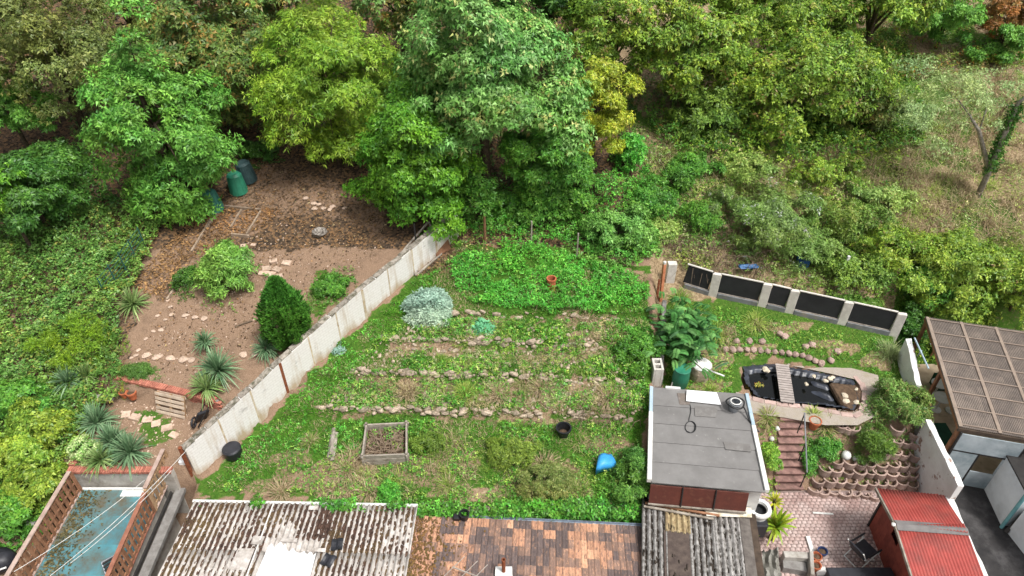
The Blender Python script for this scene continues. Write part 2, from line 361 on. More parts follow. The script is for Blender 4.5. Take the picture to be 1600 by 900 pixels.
# ---- white boundary wall running diagonally up the slope
def wall_mat():
    m = bpy.data.materials.new('white_block_wall'); m.use_nodes = True; nt = m.node_tree; N = nt.nodes; L = nt.links
    b = N['Principled BSDF']; b.inputs['Roughness'].default_value = .85; b.inputs['Specular IOR Level'].default_value = .2
    tc = N.new('ShaderNodeTexCoord'); oi = N.new('ShaderNodeObjectInfo')
    sp = N.new('ShaderNodeSeparateXYZ'); L.new(tc.outputs['Object'], sp.inputs[0])
    cb = N.new('ShaderNodeCombineXYZ'); L.new(sp.outputs['X'], cb.inputs['X']); L.new(sp.outputs['Z'], cb.inputs['Y'])
    br = N.new('ShaderNodeTexBrick'); br.inputs['Scale'].default_value = 1; br.inputs['Brick Width'].default_value = .24; br.inputs['Row Height'].default_value = .115; br.inputs['Mortar Size'].default_value = .012
    br.inputs['Color1'].default_value = S(226, 223, 219); br.inputs['Color2'].default_value = S(222, 219, 214); br.inputs['Mortar'].default_value = S(213, 209, 204)
    L.new(cb.outputs[0], br.inputs['Vector'])
    rnd = N.new('ShaderNodeVectorMath'); rnd.operation = 'ADD'; L.new(tc.outputs['Object'], rnd.inputs[0])
    sc_ = N.new('ShaderNodeVectorMath'); sc_.operation = 'SCALE'; sc_.inputs[0].default_value = (31, 17, 7); L.new(oi.outputs['Random'], sc_.inputs['Scale']); L.new(sc_.outputs[0], rnd.inputs[1])
    mp = N.new('ShaderNodeMapping'); mp.inputs['Scale'].default_value = (3.2, 1, .5); L.new(rnd.outputs[0], mp.inputs[0])
    n = N.new('ShaderNodeTexNoise'); n.inputs['Scale'].default_value = 1; n.inputs['Detail'].default_value = 6; n.inputs['Roughness'].default_value = .68; L.new(mp.outputs[0], n.inputs['Vector'])
    # rising damp: ochre stain towards the foot, broken by noise
    a = N.new('ShaderNodeMapRange'); a.inputs['From Min'].default_value = .5; a.inputs['From Max'].default_value = 0; L.new(sp.outputs['Z'], a.inputs['Value'])
    s = N.new('ShaderNodeMath'); s.operation = 'MULTIPLY_ADD'; L.new(a.outputs[0], s.inputs[0]); s.inputs[1].default_value = .3; L.new(n.outputs['Fac'], s.inputs[2])
    r = N.new('ShaderNodeMapRange'); r.inputs['From Min'].default_value = .52; r.inputs['From Max'].default_value = .82; r.inputs['To Max'].default_value = .8; L.new(s.outputs[0], r.inputs['Value'])
    mx = N.new('ShaderNodeMix'); mx.data_type = 'RGBA'; L.new(r.outputs[0], mx.inputs['Factor']); L.new(br.outputs['Color'], mx.inputs['A']); mx.inputs['B'].default_value = S(168, 142, 104)
    n2 = N.new('ShaderNodeTexNoise'); n2.inputs['Scale'].default_value = 2.2; n2.inputs['Detail'].default_value = 7; n2.inputs['Roughness'].default_value = .75; L.new(rnd.outputs[0], n2.inputs['Vector'])
    r2 = N.new('ShaderNodeMapRange'); r2.inputs['From Min'].default_value = .6; r2.inputs['From Max'].default_value = .7; r2.inputs['To Max'].default_value = .75; L.new(n2.outputs['Fac'], r2.inputs['Value'])
    mx2 = N.new('ShaderNodeMix'); mx2.data_type = 'RGBA'; L.new(r2.outputs[0], mx2.inputs['Factor']); L.new(mx.outputs['Result'], mx2.inputs['A']); mx2.inputs['B'].default_value = S(150, 146, 142)
    L.new(mx2.outputs['Result'], b.inputs['Base Color'])
    bp = N.new('ShaderNodeBump'); bp.inputs['Strength'].default_value = .2; bp.inputs['Distance'].default_value = .006; bp.invert = True; L.new(br.outputs['Fac'], bp.inputs['Height']); L.new(bp.outputs[0], b.inputs['Normal'])
    return m
WALLM = wall_mat()
M['ochre'] = mat('ochre_stained_post', S(206, 196, 178), S(182, 162, 130), 5, .9, .3, 30, .1, S(140, 112, 78), 3, .4)
bw = empty('boundary_wall', (W0[0].x, W0[0].y, W0[0].z), 'long white painted block wall with ochre stains, running diagonally up between the two gardens', 'wall')
path = []
for i in range(len(W0) - 1):
    for t in np.linspace(0, 1, 5)[:-1]: path.append(W0[i].lerp(W0[i + 1], t))
path.append(W0[-1])
cum = [0]
for i in range(1, len(path)): cum.append(cum[-1] + (path[i].xy - path[i - 1].xy).length)
def along(d):
    d = min(max(d, 0), cum[-1]); i = max(1, int(np.searchsorted(cum, d))); i = min(i, len(cum) - 1)
    t = (d - cum[i - 1]) / (cum[i] - cum[i - 1]); return path[i - 1].lerp(path[i], t)
WL = cum[-1]; joints = list(np.linspace(0, WL, 11))
def wtop(d): return 1.48 - .3 * d / WL
for i in range(10):
    a, b = along(joints[i] + .02), along(joints[i + 1] - .02); d = b.xy - a.xy; L_ = d.length; ang = math.atan2(d.y, d.x)
    za, zb = a.z, b.z; ta, tb = za + wtop(joints[i]), zb + wtop(joints[i + 1]); z0 = za
    m = MB(); y = .09
    m.add([(0, -y, -.35), (L_, -y, zb - z0 - .35), (L_, y, zb - z0 - .35), (0, y, -.35), (0, -y, ta - z0), (L_, -y, tb - z0), (L_, y, tb - z0), (0, y, ta - z0)],
          [(0, 3, 2, 1), (4, 5, 6, 7), (0, 1, 5, 4), (1, 2, 6, 5), (2, 3, 7, 6), (3, 0, 4, 7)])
    me_ = m.mesh('wall_panel', WALLM, bevel=.008)
    inst('wall_panel', me_, bw, (a.x, a.y, za), (0, 0, ang))
    # joint post
    if i:
        c = along(joints[i]); m = MB().box((0, 0, (wtop(joints[i]) - .3) / 2), (.06 if i % 3 else .11, .2, wtop(joints[i]) + .3))
        inst('joint_post', m.mesh('joint_post', M['rust'] if i in (3,) else M['ochre'], bevel=.006), bw, c, (0, 0, ang))
cs = [MB().box((0, 0, 0), (.44, .22, .045)).mesh('coping_stone', M['coping'], bevel=.01, jit=.007) for _ in range(5)]
n = int(WL / .44)
for i in range(n):
    d0 = (i + .5) * WL / n; c = along(d0); a, b = along(d0 - .2), along(d0 + .2); ang = math.atan2(b.y - a.y, b.x - a.x)
    sl = math.atan2((b.z + wtop(d0 + .2)) - (a.z + wtop(d0 - .2)), (b.xy - a.xy).length)
    inst('coping_stone', cs[i % 5], bw, (c.x - .02 * math.sin(ang) + random.uniform(-.02, .02), c.y + random.uniform(-.02, .02), c.z + wtop(d0) + .02), (random.uniform(-.04, .04), -sl, ang + random.uniform(-.05, .05)))
e = along(0); dr = (along(.5).xy - e.xy).normalized()
MB().bar((e.x - dr.x * .07, e.y - dr.y * .07, e.z - .3), (e.x - dr.x * .07, e.y - dr.y * .07, e.z + 1.62), .1, .1).build('end_post', M['rust'], bw, bevel=.006)

# ---- retaining wall at the foot of the middle garden
def rock(seed, d=(.3, .2, .18), sub=2, j=.22, mt=None):
    r = random.Random(seed); bm = bmesh.new(); bmesh.ops.create_icosphere(bm, subdivisions=sub, radius=.5)
    ax = [(Vector((r.gauss(0, 1), r.gauss(0, 1), r.gauss(0, 1))).normalized(), r.uniform(.28, .46)) for _ in range(9)]
    for v in bm.verts:
        for n_, k in ax:
            q = v.co.dot(n_)
            if q > k: v.co -= n_ * (q - k) * .85
        v.co *= 1 + r.uniform(-j, j) * .25
        v.co.x *= d[0] * 1.15; v.co.y *= d[1] * 1.15; v.co.z *= d[2] * 1.15
    me_ = bpy.data.meshes.new('stone'); bm.to_mesh(me_); bm.free(); me_.materials.append(mt or M['stone']); return me_
ROCKS = [rock(i, (random.uniform(.8, 1.2), random.uniform(.8, 1), random.uniform(.9, 1.2)), sub=1 if i % 2 else 2) for i in range(10)]
def interp_px(pts, n):
    seg = [math.dist(pts[i], pts[i + 1]) for i in range(len(pts) - 1)]; T = sum(seg); out = []
    for k in range(n):
        d = T * (k + .5) / n; i = 0
        while i < len(seg) - 1 and d > seg[i]: d -= seg[i]; i += 1
        t = d / seg[i]; out.append((pts[i][0] + (pts[i + 1][0] - pts[i][0]) * t, pts[i][1] + (pts[i + 1][1] - pts[i][1]) * t))
    return out
def stone_row(name, label, pts, n, size, cat='stone edging', jit=.06, up=.03, gaps=0, stack=0, mt=None):
    n = int(n * 1.35); size *= .82; ps = [P(*q) for q in interp_px(pts, n)]; root = empty(name, ps[0], label, cat)
    r = random.Random(len(label) * 13 + n)
    for i, p in enumerate(ps):
        if r.random() < gaps + .12: continue
        for lev in range(1 + (1 if r.random() < stack else 0)):
            x, y = p.x + r.uniform(-jit, jit), p.y + r.uniform(-jit, jit); s = size * r.uniform(.45, 1.45)
            inst('stone', r.choice(ROCKS), root, (x, y, hz(x, y) + up - .03 * r.random() + lev * size * .5), (r.uniform(-.25, .25), r.uniform(-.25, .25), r.uniform(-.4, .4) + (3.14 if r.random() < .5 else 0)), (s * 1.25, s * .85, s * .7))
    return root
stone_row('stone_border', 'uppermost short row of rough stones just below the nettle bed', [(690, 487), (762, 491), (800, 492), (850, 497)], 16, .24, gaps=.15)
stone_row('stone_border', 'straw covered stone edge right of the nettle bed, near the orange post', [(868, 495), (1005, 502)], 14, .24, gaps=.2)
stone_row('stone_border', 'long pale dry stone edge of the second terrace, below the silver plant', [(598, 528), (760, 534), (950, 545)], 46, .25, gaps=.06, stack=.35)
stone_row('stone_border', 'low sunken row of flat stones in front of the second terrace edge', [(602, 546), (730, 549), (880, 553)], 22, .22, gaps=.25)
stone_row('stone_border', 'brownish dry stone edge of the third terrace, behind the straw tufts', [(548, 581), (760, 588), (1000, 600)], 54, .26, gaps=.08, stack=.3)
stone_row('stone_border', 'lowest terrace edge of stones and bricks above the lawn strip', [(492, 637), (620, 640), (760, 645), (985, 655)], 58, .25, gaps=.08, stack=.4)
stone_row('stone_border', 'short stone step crossing the lowest terrace beside the pale tuft', [(694, 640), (704, 622), (713, 608)], 7, .26)
stone_row('stone_border', 'few stones set as a step between the two upper terraces', [(731, 517), (740, 530), (738, 540)], 5, .28)
stone_row('stone_border', 'broken stone step between the terraces right of the middle', [(728, 562), (724, 575), (884, 565), (880, 575)], 6, .26)
# front retaining wall: courses of rough blocks
rw = empty('retaining_wall', (-6, 13.45, -1.6), 'low rough stone retaining wall at the foot of the garden behind the roofs', 'wall')
for course in range(5):
    x = -10.3 + (course % 2) * .2
    while x < 4.3:
        w = random.uniform(.35, .6); z = -1.45 + course * .32
        inst('block', random.choice(ROCKS), rw, (x + w / 2, 13.42 + random.uniform(-.03, .03), z), (random.uniform(-.06, .06), random.uniform(-.06, .06), random.choice([0, math.pi])), (w, .34, .34)); x += w
# ================================================================ ROOFS AND BUILDINGS
def local_empty(name, loc, rot, label, cat, group=None):
    o = empty(name, loc, label, cat, group, rot); LOCAL.add(o.name); return o
def roof_frame(a, b, slope):
    d = b - a; return math.atan2(d.y, d.x), d.xy.length
def sheet_mesh(name, w, l, pitch, amp, mt, th=.012, seg=8, prof='sine', bend=0, ragged=0):
    """corrugated sheet, local x across, y from 0 to -l"""
    nx = int(round(w / pitch * seg)); ys = np.linspace(0, -l, 7 if ragged or bend else 4); m = MB(); vs = []
    for top in (1, 0):
        for j, y in enumerate(ys):
            for i in range(nx + 1):
                x = w * i / nx; ph = 2 * math.pi * x / pitch
                z = amp * math.sin(ph) if prof == 'sine' else amp * max(-1, min(1, 2.2 * math.sin(ph)))
                yy = y + (ragged * (random.random() - .3) if (ragged and j == 0) else 0)
                vs.append((x, yy, z + (th if top else 0)))
    R = len(ys); Wn = nx + 1; fs = []
    for j in range(R - 1):
        for i in range(nx):
            a = j * Wn + i; fs.append((a, a + Wn, a + Wn + 1, a + 1)); a += R * Wn; fs.append((a, a + 1, a + Wn + 1, a + Wn))
    o = R * Wn
    for i in range(nx):
        fs.append((i, i + 1, o + i + 1, o + i)); a = (R - 1) * Wn + i; fs.append((a, o + a, o + a + 1, a + 1))
    for j in range(R - 1):
        a = j * Wn; fs.append((a, o + a, o + a + Wn, a + Wn)); a += nx; fs.append((a, a + Wn, o + a + Wn, o + a))
    m.add(vs, fs); return m.mesh(name, mt, smooth=True)

# ---- mossy corrugated roof, bottom left of centre
M['fibre'] = mat('fibre_cement', S(206, 200, 194), S(168, 160, 152), 5, .9, .5, 30, .07, S(120, 108, 98), 4, .36)
M['moss'] = mat('roof_moss', S(100, 76, 64), S(68, 54, 47), 5, .98, .5, 40, .0, S(116, 98, 62), .7, .4)
M['purlin'] = mat('roof_timber', S(92, 78, 66), S(66, 56, 48), 5, .9, .3, 20, .1)
ea, eb = PZ(303, 784, .18), PZ(650, 791, .18); ang, LW = roof_frame(ea, eb, 0); SL = math.radians(5)
mr = local_empty('corrugated_roof', ea, (-SL, 0, ang), 'old corrugated roof overgrown with brown moss and patched with a white sheet', 'roof')
pitch = .177; ns = 7; sw = LW / ns; cols = max(1, round(sw / pitch)); pitch = sw / cols
SHL = 1.85
for j in range(3):
    for i in range(ns):
        me_ = sheet_mesh('sheet', sw + pitch * .35, SHL + .1, pitch, .034, M['fibre'])
        o = inst('sheet', me_, mr, (i * sw, -j * (SHL - .05) + .0, .012 * (i % 2) + .02 * j), (.006, 0, random.uniform(-.002, .002)))
MB().box((LW / 2, .03, .0), (LW + .1, .1, .06)).build('eave_strip', M['white'], mr, bevel=.01)
MB().box((LW / 2, -2.7, -.14), (LW, 5.4, .16)).build('roof_deck', M['purlin'], mr)
wl_ = MB()
wl_.box((LW / 2, -2.75, -1.0), (LW - .4, 5.0, 1.55)).build('house_wall', M['greyconc'], mr)
# moss cushions: real lumps, most of them in the troughs
def lumps(name, parent, pts, rads, mt, flat=.5, seed=1, kind='stuff', ln=1.0):
    bm = bmesh.new(); bmesh.ops.create_icosphere(bm, subdivisions=1, radius=1); bv = np.array([v.co[:] for v in bm.verts]); bf = np.array([[v.index for v in f.verts] for f in bm.faces]); bm.free()
    rg = np.random.default_rng(seed); n = len(pts)
    sc_ = rads[:, None] * np.stack([rg.uniform(.7, 1.2, n), rg.uniform(.8, 1.7, n) * ln, rg.uniform(.7, 1.2, n) * flat], -1)
    V = bv[None] * sc_[:, None, :] * rg.uniform(.8, 1.2, (n, len(bv), 1)) + pts[:, None, :]
    F = bf[None] + (np.arange(n) * len(bv))[:, None, None]
    return trimesh(name, V.reshape(-1, 3), F.reshape(-1, 3), mt, parent, kind)
def trimesh(name, V, F, mt, parent=None, kind=None, loc=None):
    me_ = bpy.data.meshes.new(name); k = F.shape[1]
    me_.vertices.add(len(V)); me_.vertices.foreach_set('co', np.ascontiguousarray(V, np.float32).ravel())
    me_.loops.add(F.size); me_.loops.foreach_set('vertex_index', np.ascontiguousarray(F, np.int32).ravel())
    me_.polygons.add(len(F)); me_.polygons.foreach_set('loop_start', (np.arange(len(F)) * k).astype(np.int32)); me_.update(calc_edges=True)
    me_.materials.append(mt); o = bpy.data.objects.new(name, me_); COL.objects.link(o); o.parent = parent
    if loc is not None: o.location = loc
    if kind: o['kind'] = kind
    return o
rg = np.random.default_rng(5)
n = 30000; x = rg.uniform(.05, LW - .05, n); y = -rg.uniform(0.05, 4.2, n)
tro = np.sin(2 * math.pi * (x % sw) / pitch)
den = fbm(x * .9, y * .9, 41); keep = (rg.random(n) < np.clip((den - .25) * 2.2, 0, .85)) & (rg.random(n) < np.clip(.42 - tro * .8 + np.clip(den - .6, 0, 1) * 2, 0, 1))
keep &= ~((x > 2.75) & (x < 4.55) & (y < -1.3)); keep &= ~((x > LW - .9) & (rg.random(n) < .6))
x, y = x[keep], y[keep]
lumps('moss', mr, np.stack([x, y, .034 * np.sin(2 * math.pi * (x % sw) / pitch) + .026 + 0 * x], -1), rg.uniform(.022, .05, len(x)), M['moss'], .5, ln=1.7)
# white patch with a ragged upper edge, and dark sheets
wp = []
for i in range(25):
    wp.append((2.95 + 1.5 * i / 24, -1.62 + .07 * random.uniform(-1, 1) + (.12 if 4 < i < 9 else 0) - .012 * i, .085))
MB().prism([(2.85, -3.6, .085)] + wp[:1] + wp[1:] + [(4.5, -3.6, .085)], .02).build('white_patch', M['purewhite'], mr)
for (cx, cy, w, h, a) in [(5.02, -1.55, .34, .42, .1), (4.88, -2.1, .36, .4, -.35)]:
    m = MB(); vs = []
    for j in range(7):
        for i in range(6):
            u, v = (i / 5 - .5) * w, (j / 6 - .5) * h
            vs.append((cx + u * math.cos(a) - v * math.sin(a), cy + u * math.sin(a) + v * math.cos(a), .1 + .03 * math.sin(u * 22) + .02 * math.sin(v * 17) + random.uniform(0, .01)))
    m.add(vs, [(j * 6 + i, j * 6 + i + 1, j * 6 + i + 7, j * 6 + i + 6) for j in range(6) for i in range(5)])
    m.build('tarp_patch', M['rubber'], mr)
for (cx, cy, w, h) in [(2.55, -1.45, .34, .3), (3.5, -1.42, .5, .12), (4.5, -1.75, .4, .12), (3.95, -.2, .3, .16), (2.3, -2.1, .5, .7)]:
    MB().box((cx, cy, .07), (w, h, .03)).build('repair_mortar', M['fibre'], mr, jit=.02, bevel=.01)
MB().bar((2.62, -.05, .06), (2.62, -3.4, .06), .035, .03).build('joint_strip', M['white'], mr)

# ---- clay tile roof, bottom centre
TC = [mat('tile_' + nme, c1, c2, 14, .85, .5, 30, .16, st, 9, am, .06, stretch=(1.6, .6, 1)) for nme, c1, c2, st, am in [
    ('dark', S(110, 96, 92), S(86, 75, 73), S(150, 118, 100), .4), ('orange', S(200, 152, 120), S(164, 122, 100), S(116, 94, 84), .44),
    ('brown', S(144, 116, 102), S(116, 96, 86), S(180, 140, 114), .42), ('pale', S(212, 168, 136), S(184, 138, 110), S(130, 100, 84), .42)]]
ta, tb = PZ(643, 807, -.12), PZ(1004, 824, -.12); ang2, TW = roof_frame(ta, tb, 0); TS = math.radians(8)
tr = local_empty('tiled_roof', ta, (-TS, 0, ang2), 'clay tile roof with mixed orange and dark grey tiles and a grey gutter', 'roof')
tw, tl, ex = .192, .40, .335
def tile_mesh(mt, s):
    r = random.Random(s); m = MB(); nx = 8; vs = []
    for top in (1, 0):
        for y, zz in ((0, .036), (-tl, .004)):
            for i in range(nx + 1):
                u = i / nx; z = .026 * math.sin(min(u / .45, 1) * math.pi) if u < .45 else .006 * math.sin((u - .45) / .55 * math.pi)
                vs.append((u * (tw + .012), y, z + zz + (0.014 if top else 0)))
    q = nx + 1; fs = []
    for i in range(nx):
        fs += [(i, i + q, i + q + 1, i + 1), (2 * q + i, 2 * q + i + 1, 3 * q + i + 1, 3 * q + i), (i, i + 1, 2 * q + i + 1, 2 * q + i), (q + i, 3 * q + i, 3 * q + i + 1, q + i + 1)]
    fs += [(0, 2 * q, 3 * q, q), (nx, q + nx, 3 * q + nx, 2 * q + nx)]
    m.add(vs, fs); return m.mesh('roof_tile', mt)
TM = [tile_mesh(c, i) for i, c in enumerate(TC)]
ncol = int(TW / tw); extra = MB()
TT = []
for j in range(14):
    for i in range(ncol):
        v = vnoise(np.array(i * .45), np.array(j * .9), 61)[()] * .75 + random.random() * .4
        k = 0 if v < .55 else (2 if v < .76 else (1 if v < .94 else 3))
        if i < 5 and k == 0: k = 1
        if i > ncol - 5 and random.random() < .7: k = 0 if random.random() < .6 else 2
        TT.append((i, j, k))
for (i, j, k) in TT:
    loc = (i * tw + .02, -j * ex, random.uniform(-.002, .003)); rot = (random.uniform(-.008, .008), random.uniform(-.01, .01), random.uniform(-.012, .012))
    if j < 7: inst('roof_tile', TM[k], tr, loc, rot)
rest = {}
for (i, j, k) in TT:
    if j >= 7:
        mbk = rest.setdefault(k, MB()); me0 = TM[k]
        mbk.add([(v.co.x + i * tw + .02, v.co.y - j * ex, v.co.z) for v in me0.vertices], [tuple(p.vertices) for p in me0.polygons])
for k, mbk in rest.items(): mbk.build('roof_tiles_near', TC[k], tr, kind='stuff')
MB().box((TW / 2, -2.4, -.1), (TW, 4.7, .14)).build('roof_deck', M['purlin'], tr)
MB().box((TW / 2, -2.5, -.95), (TW - .3, 4.4, 1.5)).build('house_wall', M['greyconc'], tr)
M['gutter'] = mat('zinc_gutter', S(150, 162, 176), S(120, 132, 146), 4, .5, .1, 20, .05, S(90, 96, 98), 3, .35)
m = MB(); prof = [(.0, .02), (.0, -.05), (.03, -.09), (.08, -.09), (.115, -.05), (.115, .03), (.105, .03), (.105, -.045), (.075, -.08), (.035, -.08), (.01, -.045), (.01, .02)]
vs = [(x, y + .0, z + .02) for x in (-.05, TW + .05) for (y, z) in prof]; q = len(prof)
m.add(vs, [(i, (i + 1) % q, q + (i + 1) % q, q + i) for i in range(q)] + [tuple(range(q)), tuple(range(2 * q - 1, q - 1, -1))]).build('gutter', M['gutter'], tr)
MB().box((.02, -2.3, .04), (.05, 4.6, .1)).build('verge_strip', M['fibre'], tr, bevel=.01)
# moss on the tiles, top left
n = 900; x = np.abs(rg.normal(0, .75, n)) + .1; y = -rg.uniform(.05, 2.7, n); k = rg.random(n) < np.exp(-x * .5); x, y = x[k], y[k]
lumps('tile_moss', tr, np.stack([x, y, np.full(len(x), .06)], -1), rg.uniform(.015, .05, len(x)), mat('tile_moss', S(138, 104, 64), S(92, 70, 48), 4, .98, .4, 40, 0, S(104, 90, 52), 2, .45), .4)
def on_roof(fr, x, y, z):     # local roof point to world
    return (Matrix.Translation(fr.location) @ fr.rotation_euler.to_matrix().to_4x4()) @ Vector((x, y, z))
def thing_on(fr, name, lx, ly, lz, label, cat, group=None):
    p = on_roof(fr, lx, ly, lz); return empty(name, p, label, cat, group)
# rusty flue
p = on_roof(tr, (787 - 643) * .0203, -1.6, .04); p = PZ(787, 893, .32)
fl = empty('flue_pipe', p, 'rusty round flue pipe standing on the tiled roof', 'flue')
MB().lathe([(.055, 0), (.055, .62), (.062, .62), (.062, .66), (.042, .66), (.042, .3)], p, 16).build('pipe', M['rust'], fl, smooth=False)
m = MB(); m.box(p + Vector((0, 0, .0)), (.5, .34, .03), Matrix.Rotation(-TS, 3, 'X')); m.build('flashing', M['white'], fl, bevel=.01, jit=.012)
# aerial
p = PZ(742, 898, .35); ae = empty('aerial', p, 'fallen grey metal aerial lying on the tiled roof', 'aerial')
M['aer'] = mat('aerial_metal', S(190, 182, 172), S(160, 150, 140), 5, .5, .1, 20, .05, metal=.3)
a0 = PZ(707, 886, .42); a1 = PZ(752, 903, .55); MB().tube([a0, a1], .022, 8).build('boom', M['aer'], ae)
for t in (.05, .5, .85):
    c = a0.lerp(a1, t); MB().tube([c + Vector((-.3, -.32, .03)), c + Vector((.3, .36, .0))], .012, 6).build('rod', M['aer'], ae)
# bucket hooked in the gutter
p = on_roof(tr, (727 - 643) / 361 * TW, -.02, .05); gb = empty('gutter_basket', p, 'small black plastic pot with weeds stuck at the gutter of the tiled roof', 'pot')
MB().lathe([(.12, -.02), (.16, .26), (.17, .26), (.17, .28), (.14, .28), (.11, .05)], p, 14).build('pot', M['black'], gb)
MB().box(p + Vector((-.25, -.02, .1)), (.22, .2, .18)).build('side_pot', M['black'], gb, bevel=.03)

# ---- grey corrugated shed roof below the flat shed
ca, cb_ = PZ(1003, 779, .2), PZ(1166, 800, .2); ang3, CW = roof_frame(ca, cb_, 0)
cr = local_empty('corrugated_shed_roof', ca, (math.radians(-3), 0, ang3), 'grey weathered corrugated shed roof with a brown flat sheet and yellowed panel', 'roof')
M['greycorr'] = mat('grey_corrugated', S(176, 174, 170), S(120, 116, 112), 7, .9, .6, 25, .12, S(70, 64, 58), 5, .42)
M['darkboard'] = mat('dark_board', S(110, 104, 98), S(82, 76, 72), 4, .88, .5, 20, .1)
M['yellowcorr'] = mat('yellowed_corrugated', S(188, 172, 134), S(140, 120, 88), 7, .8, .4, 25, .05, S(96, 80, 60), 4, .4)
M['brownsheet'] = mat('brown_felt_sheet', S(98, 86, 78), S(72, 62, 58), 5, .85, .3, 25, .05, S(176, 158, 130), 4, .33, .03)
for (x0, w, l, y0, mt, dz) in [(0, .72, 3.6, 0, M['greycorr'], 0), (.72, .72, 1.15, 0, M['yellowcorr'], .02), (1.44, .8, 3.6, 0, M['greycorr'], .0), (2.22, .85, 3.6, 0, M['greycorr'], .014)]:
    inst('sheet', sheet_mesh('sheet', w + .05, l, .18, .045, mt, ragged=.05), cr, (x0, y0, dz))
n = 5200; x = rg.uniform(.02, 3.05, n); y = -rg.uniform(.02, 2.9, n); x0s = np.where(x < .72, 0, np.where(x < 1.44, .72, np.where(x < 2.22, 1.44, 2.22))); tro = np.sin(2 * math.pi * (x - x0s) / .18)
kk = (tro < -.35) & (rg.random(n) < .8) & ~((x > .7) & (x < 1.46) & (y < -1.1)) | ((fbm(x * 3, y * 3, 9) > .68) & (rg.random(n) < .3)); x, y, tro = x[kk], y[kk], tro[kk]
lumps('trough_shade_dirt', cr, np.stack([x, y, .045 * tro + .012], -1), rg.uniform(.02, .04, len(x)), mat('trough_shade_dirt', S(66, 58, 50), S(46, 40, 36), 6, .98, .4, 40, 0), .4, ln=2.0)  # dark lumps stand in for shade in the corrugation troughs, plus scattered dirt
MB().box((1.06, -2.3, .02), (.78, 2.4, .02)).build('brown_sheet', M['brownsheet'], cr)
MB().box((CW / 2 + .25, -1.8, -.1), (CW + .1, 3.6, .1)).build('roof_deck', M['purlin'], cr)
MB().box((CW / 2 + .2, -1.8, -.9), (CW - .2, 3.3, 1.5)).build('shed_wall', M['greyconc'], cr)
MB().box((3.2, -1.8, .0), (.34, 3.3, .05), Matrix.Rotation(.16, 3, 'Y')).build('verge_board', M['darkboard'], cr, bevel=.01)
pl = empty('planks', on_roof(cr, 0, -.2, .06), 'two long grey brown timbers lying slantwise on the corrugated shed roof', 'timber')
MB().bar(PZ(1008, 786, .33), PZ(1124, 806, .33), .07, .06).build('plank', M['brownwood'], pl)
MB().bar(PZ(1006, 791, .33), PZ(1115, 811, .33), .07, .05).build('plank', M['greywood'], pl)
ws = [PZ(1100, 788, .34), PZ(1174, 793, .34), PZ(1175, 808, .34), PZ(1104, 806, .34)]
M['dirtywhite'] = mat('dirty_white_panel', S(226, 220, 206), S(206, 196, 176), 3, .6, .1, 20, .02, S(180, 150, 100), 3, .36)
MB().prism(ws, .03).build('plywood_sheet', M['dirtywhite'], label='dirty white panel lying on the corrugated shed roof below the red boards', cat='panel', bevel=.006)

# ---- flat grey shed
RZ = 1.35
q = [PZ(1019, 606, RZ), PZ(1166, 617, RZ), PZ(1198, 768, RZ), PZ(1016, 752, RZ)]   # far-left, far-right, near-right, near-left
def lerp2(u, v): return q[0].lerp(q[1], u).lerp(q[3].lerp(q[2], u), v)
sh = empty('flat_roof_shed', (q[3].x, q[3].y, -1.3), 'shed with a flat grey felt roof and white edge boards beside the stone steps', 'shed')
M['felt'] = mat('grey_felt', S(128, 126, 124), S(114, 112, 110), 1.6, .9, .25, 60, .035, S(150, 148, 144), 7, .33, .04)
M['patchfelt'] = mat('brown_felt_patch', S(120, 110, 102), S(100, 92, 86), 6, .9, .3, 40, 0, S(140, 132, 126), 6, .4)
M['patchfelt2'] = mat('grey_felt_patch', S(120, 117, 114), S(110, 107, 104), 3, .9, .3, 40, 0, S(134, 132, 129), 5, .4)
for i in range(5):
    v0, v1 = i / 5 - .004, (i + 1) / 5 + .012; dz = .006 * (4 - i)
    MB().prism([lerp2(.012, v1) + Vector((0, 0, dz + .02)), lerp2(.988, v1) + Vector((0, 0, dz + .02)), lerp2(.988, v0) + Vector((0, 0, dz)), lerp2(.012, v0) + Vector((0, 0, dz))], .03).build('felt_strip', M['felt'], sh)
MB().prism([lerp2(0.01, .99), lerp2(.99, .99), lerp2(.99, 0.01), lerp2(0.01, 0.01)], .14).build('roof_slab', M['greyconc'], sh)
M['lightblue'] = mat('pale_blue_flashing', S(176, 194, 204), S(156, 176, 188), 4, .5, .1, 20, .03)
def edge(a, b, w, h, nm, mt): MB().bar(a + Vector((0, 0, .02)), b + Vector((0, 0, .02)), w, h).build(nm, mt, sh, bevel=.01)
edge(lerp2(-.01, .3), lerp2(-.01, 1.0), .14, .17, 'edge_board', M['white']); edge(lerp2(-.01, 0), lerp2(-.01, .298), .12, .16, 'edge_board', M['lightblue'])
edge(lerp2(1.0, .36), lerp2(1.0, 1.0), .14, .17, 'edge_board', M['white']); edge(lerp2(1.0, 0), lerp2(1.0, .358), .12, .16, 'edge_board', M['lightblue'])
edge(lerp2(.14, -.005), lerp2(.3, -.005), .1, .14, 'edge_board', M['white'])
wv = [lerp2(.02, .97), lerp2(.98, .97), lerp2(.98, .03), lerp2(.02, .03)]
MB().prism([v - Vector((0, 0, .14)) for v in wv], 2.5).build('wall', M['white'], sh)
M['redboard'] = mat('red_brown_board', S(104, 58, 48), S(84, 46, 40), 3, .6, .15, 20, .06, S(130, 84, 66), 3, .34)
f0, f1 = lerp2(.0, 1.0), lerp2(.86, 1.0)
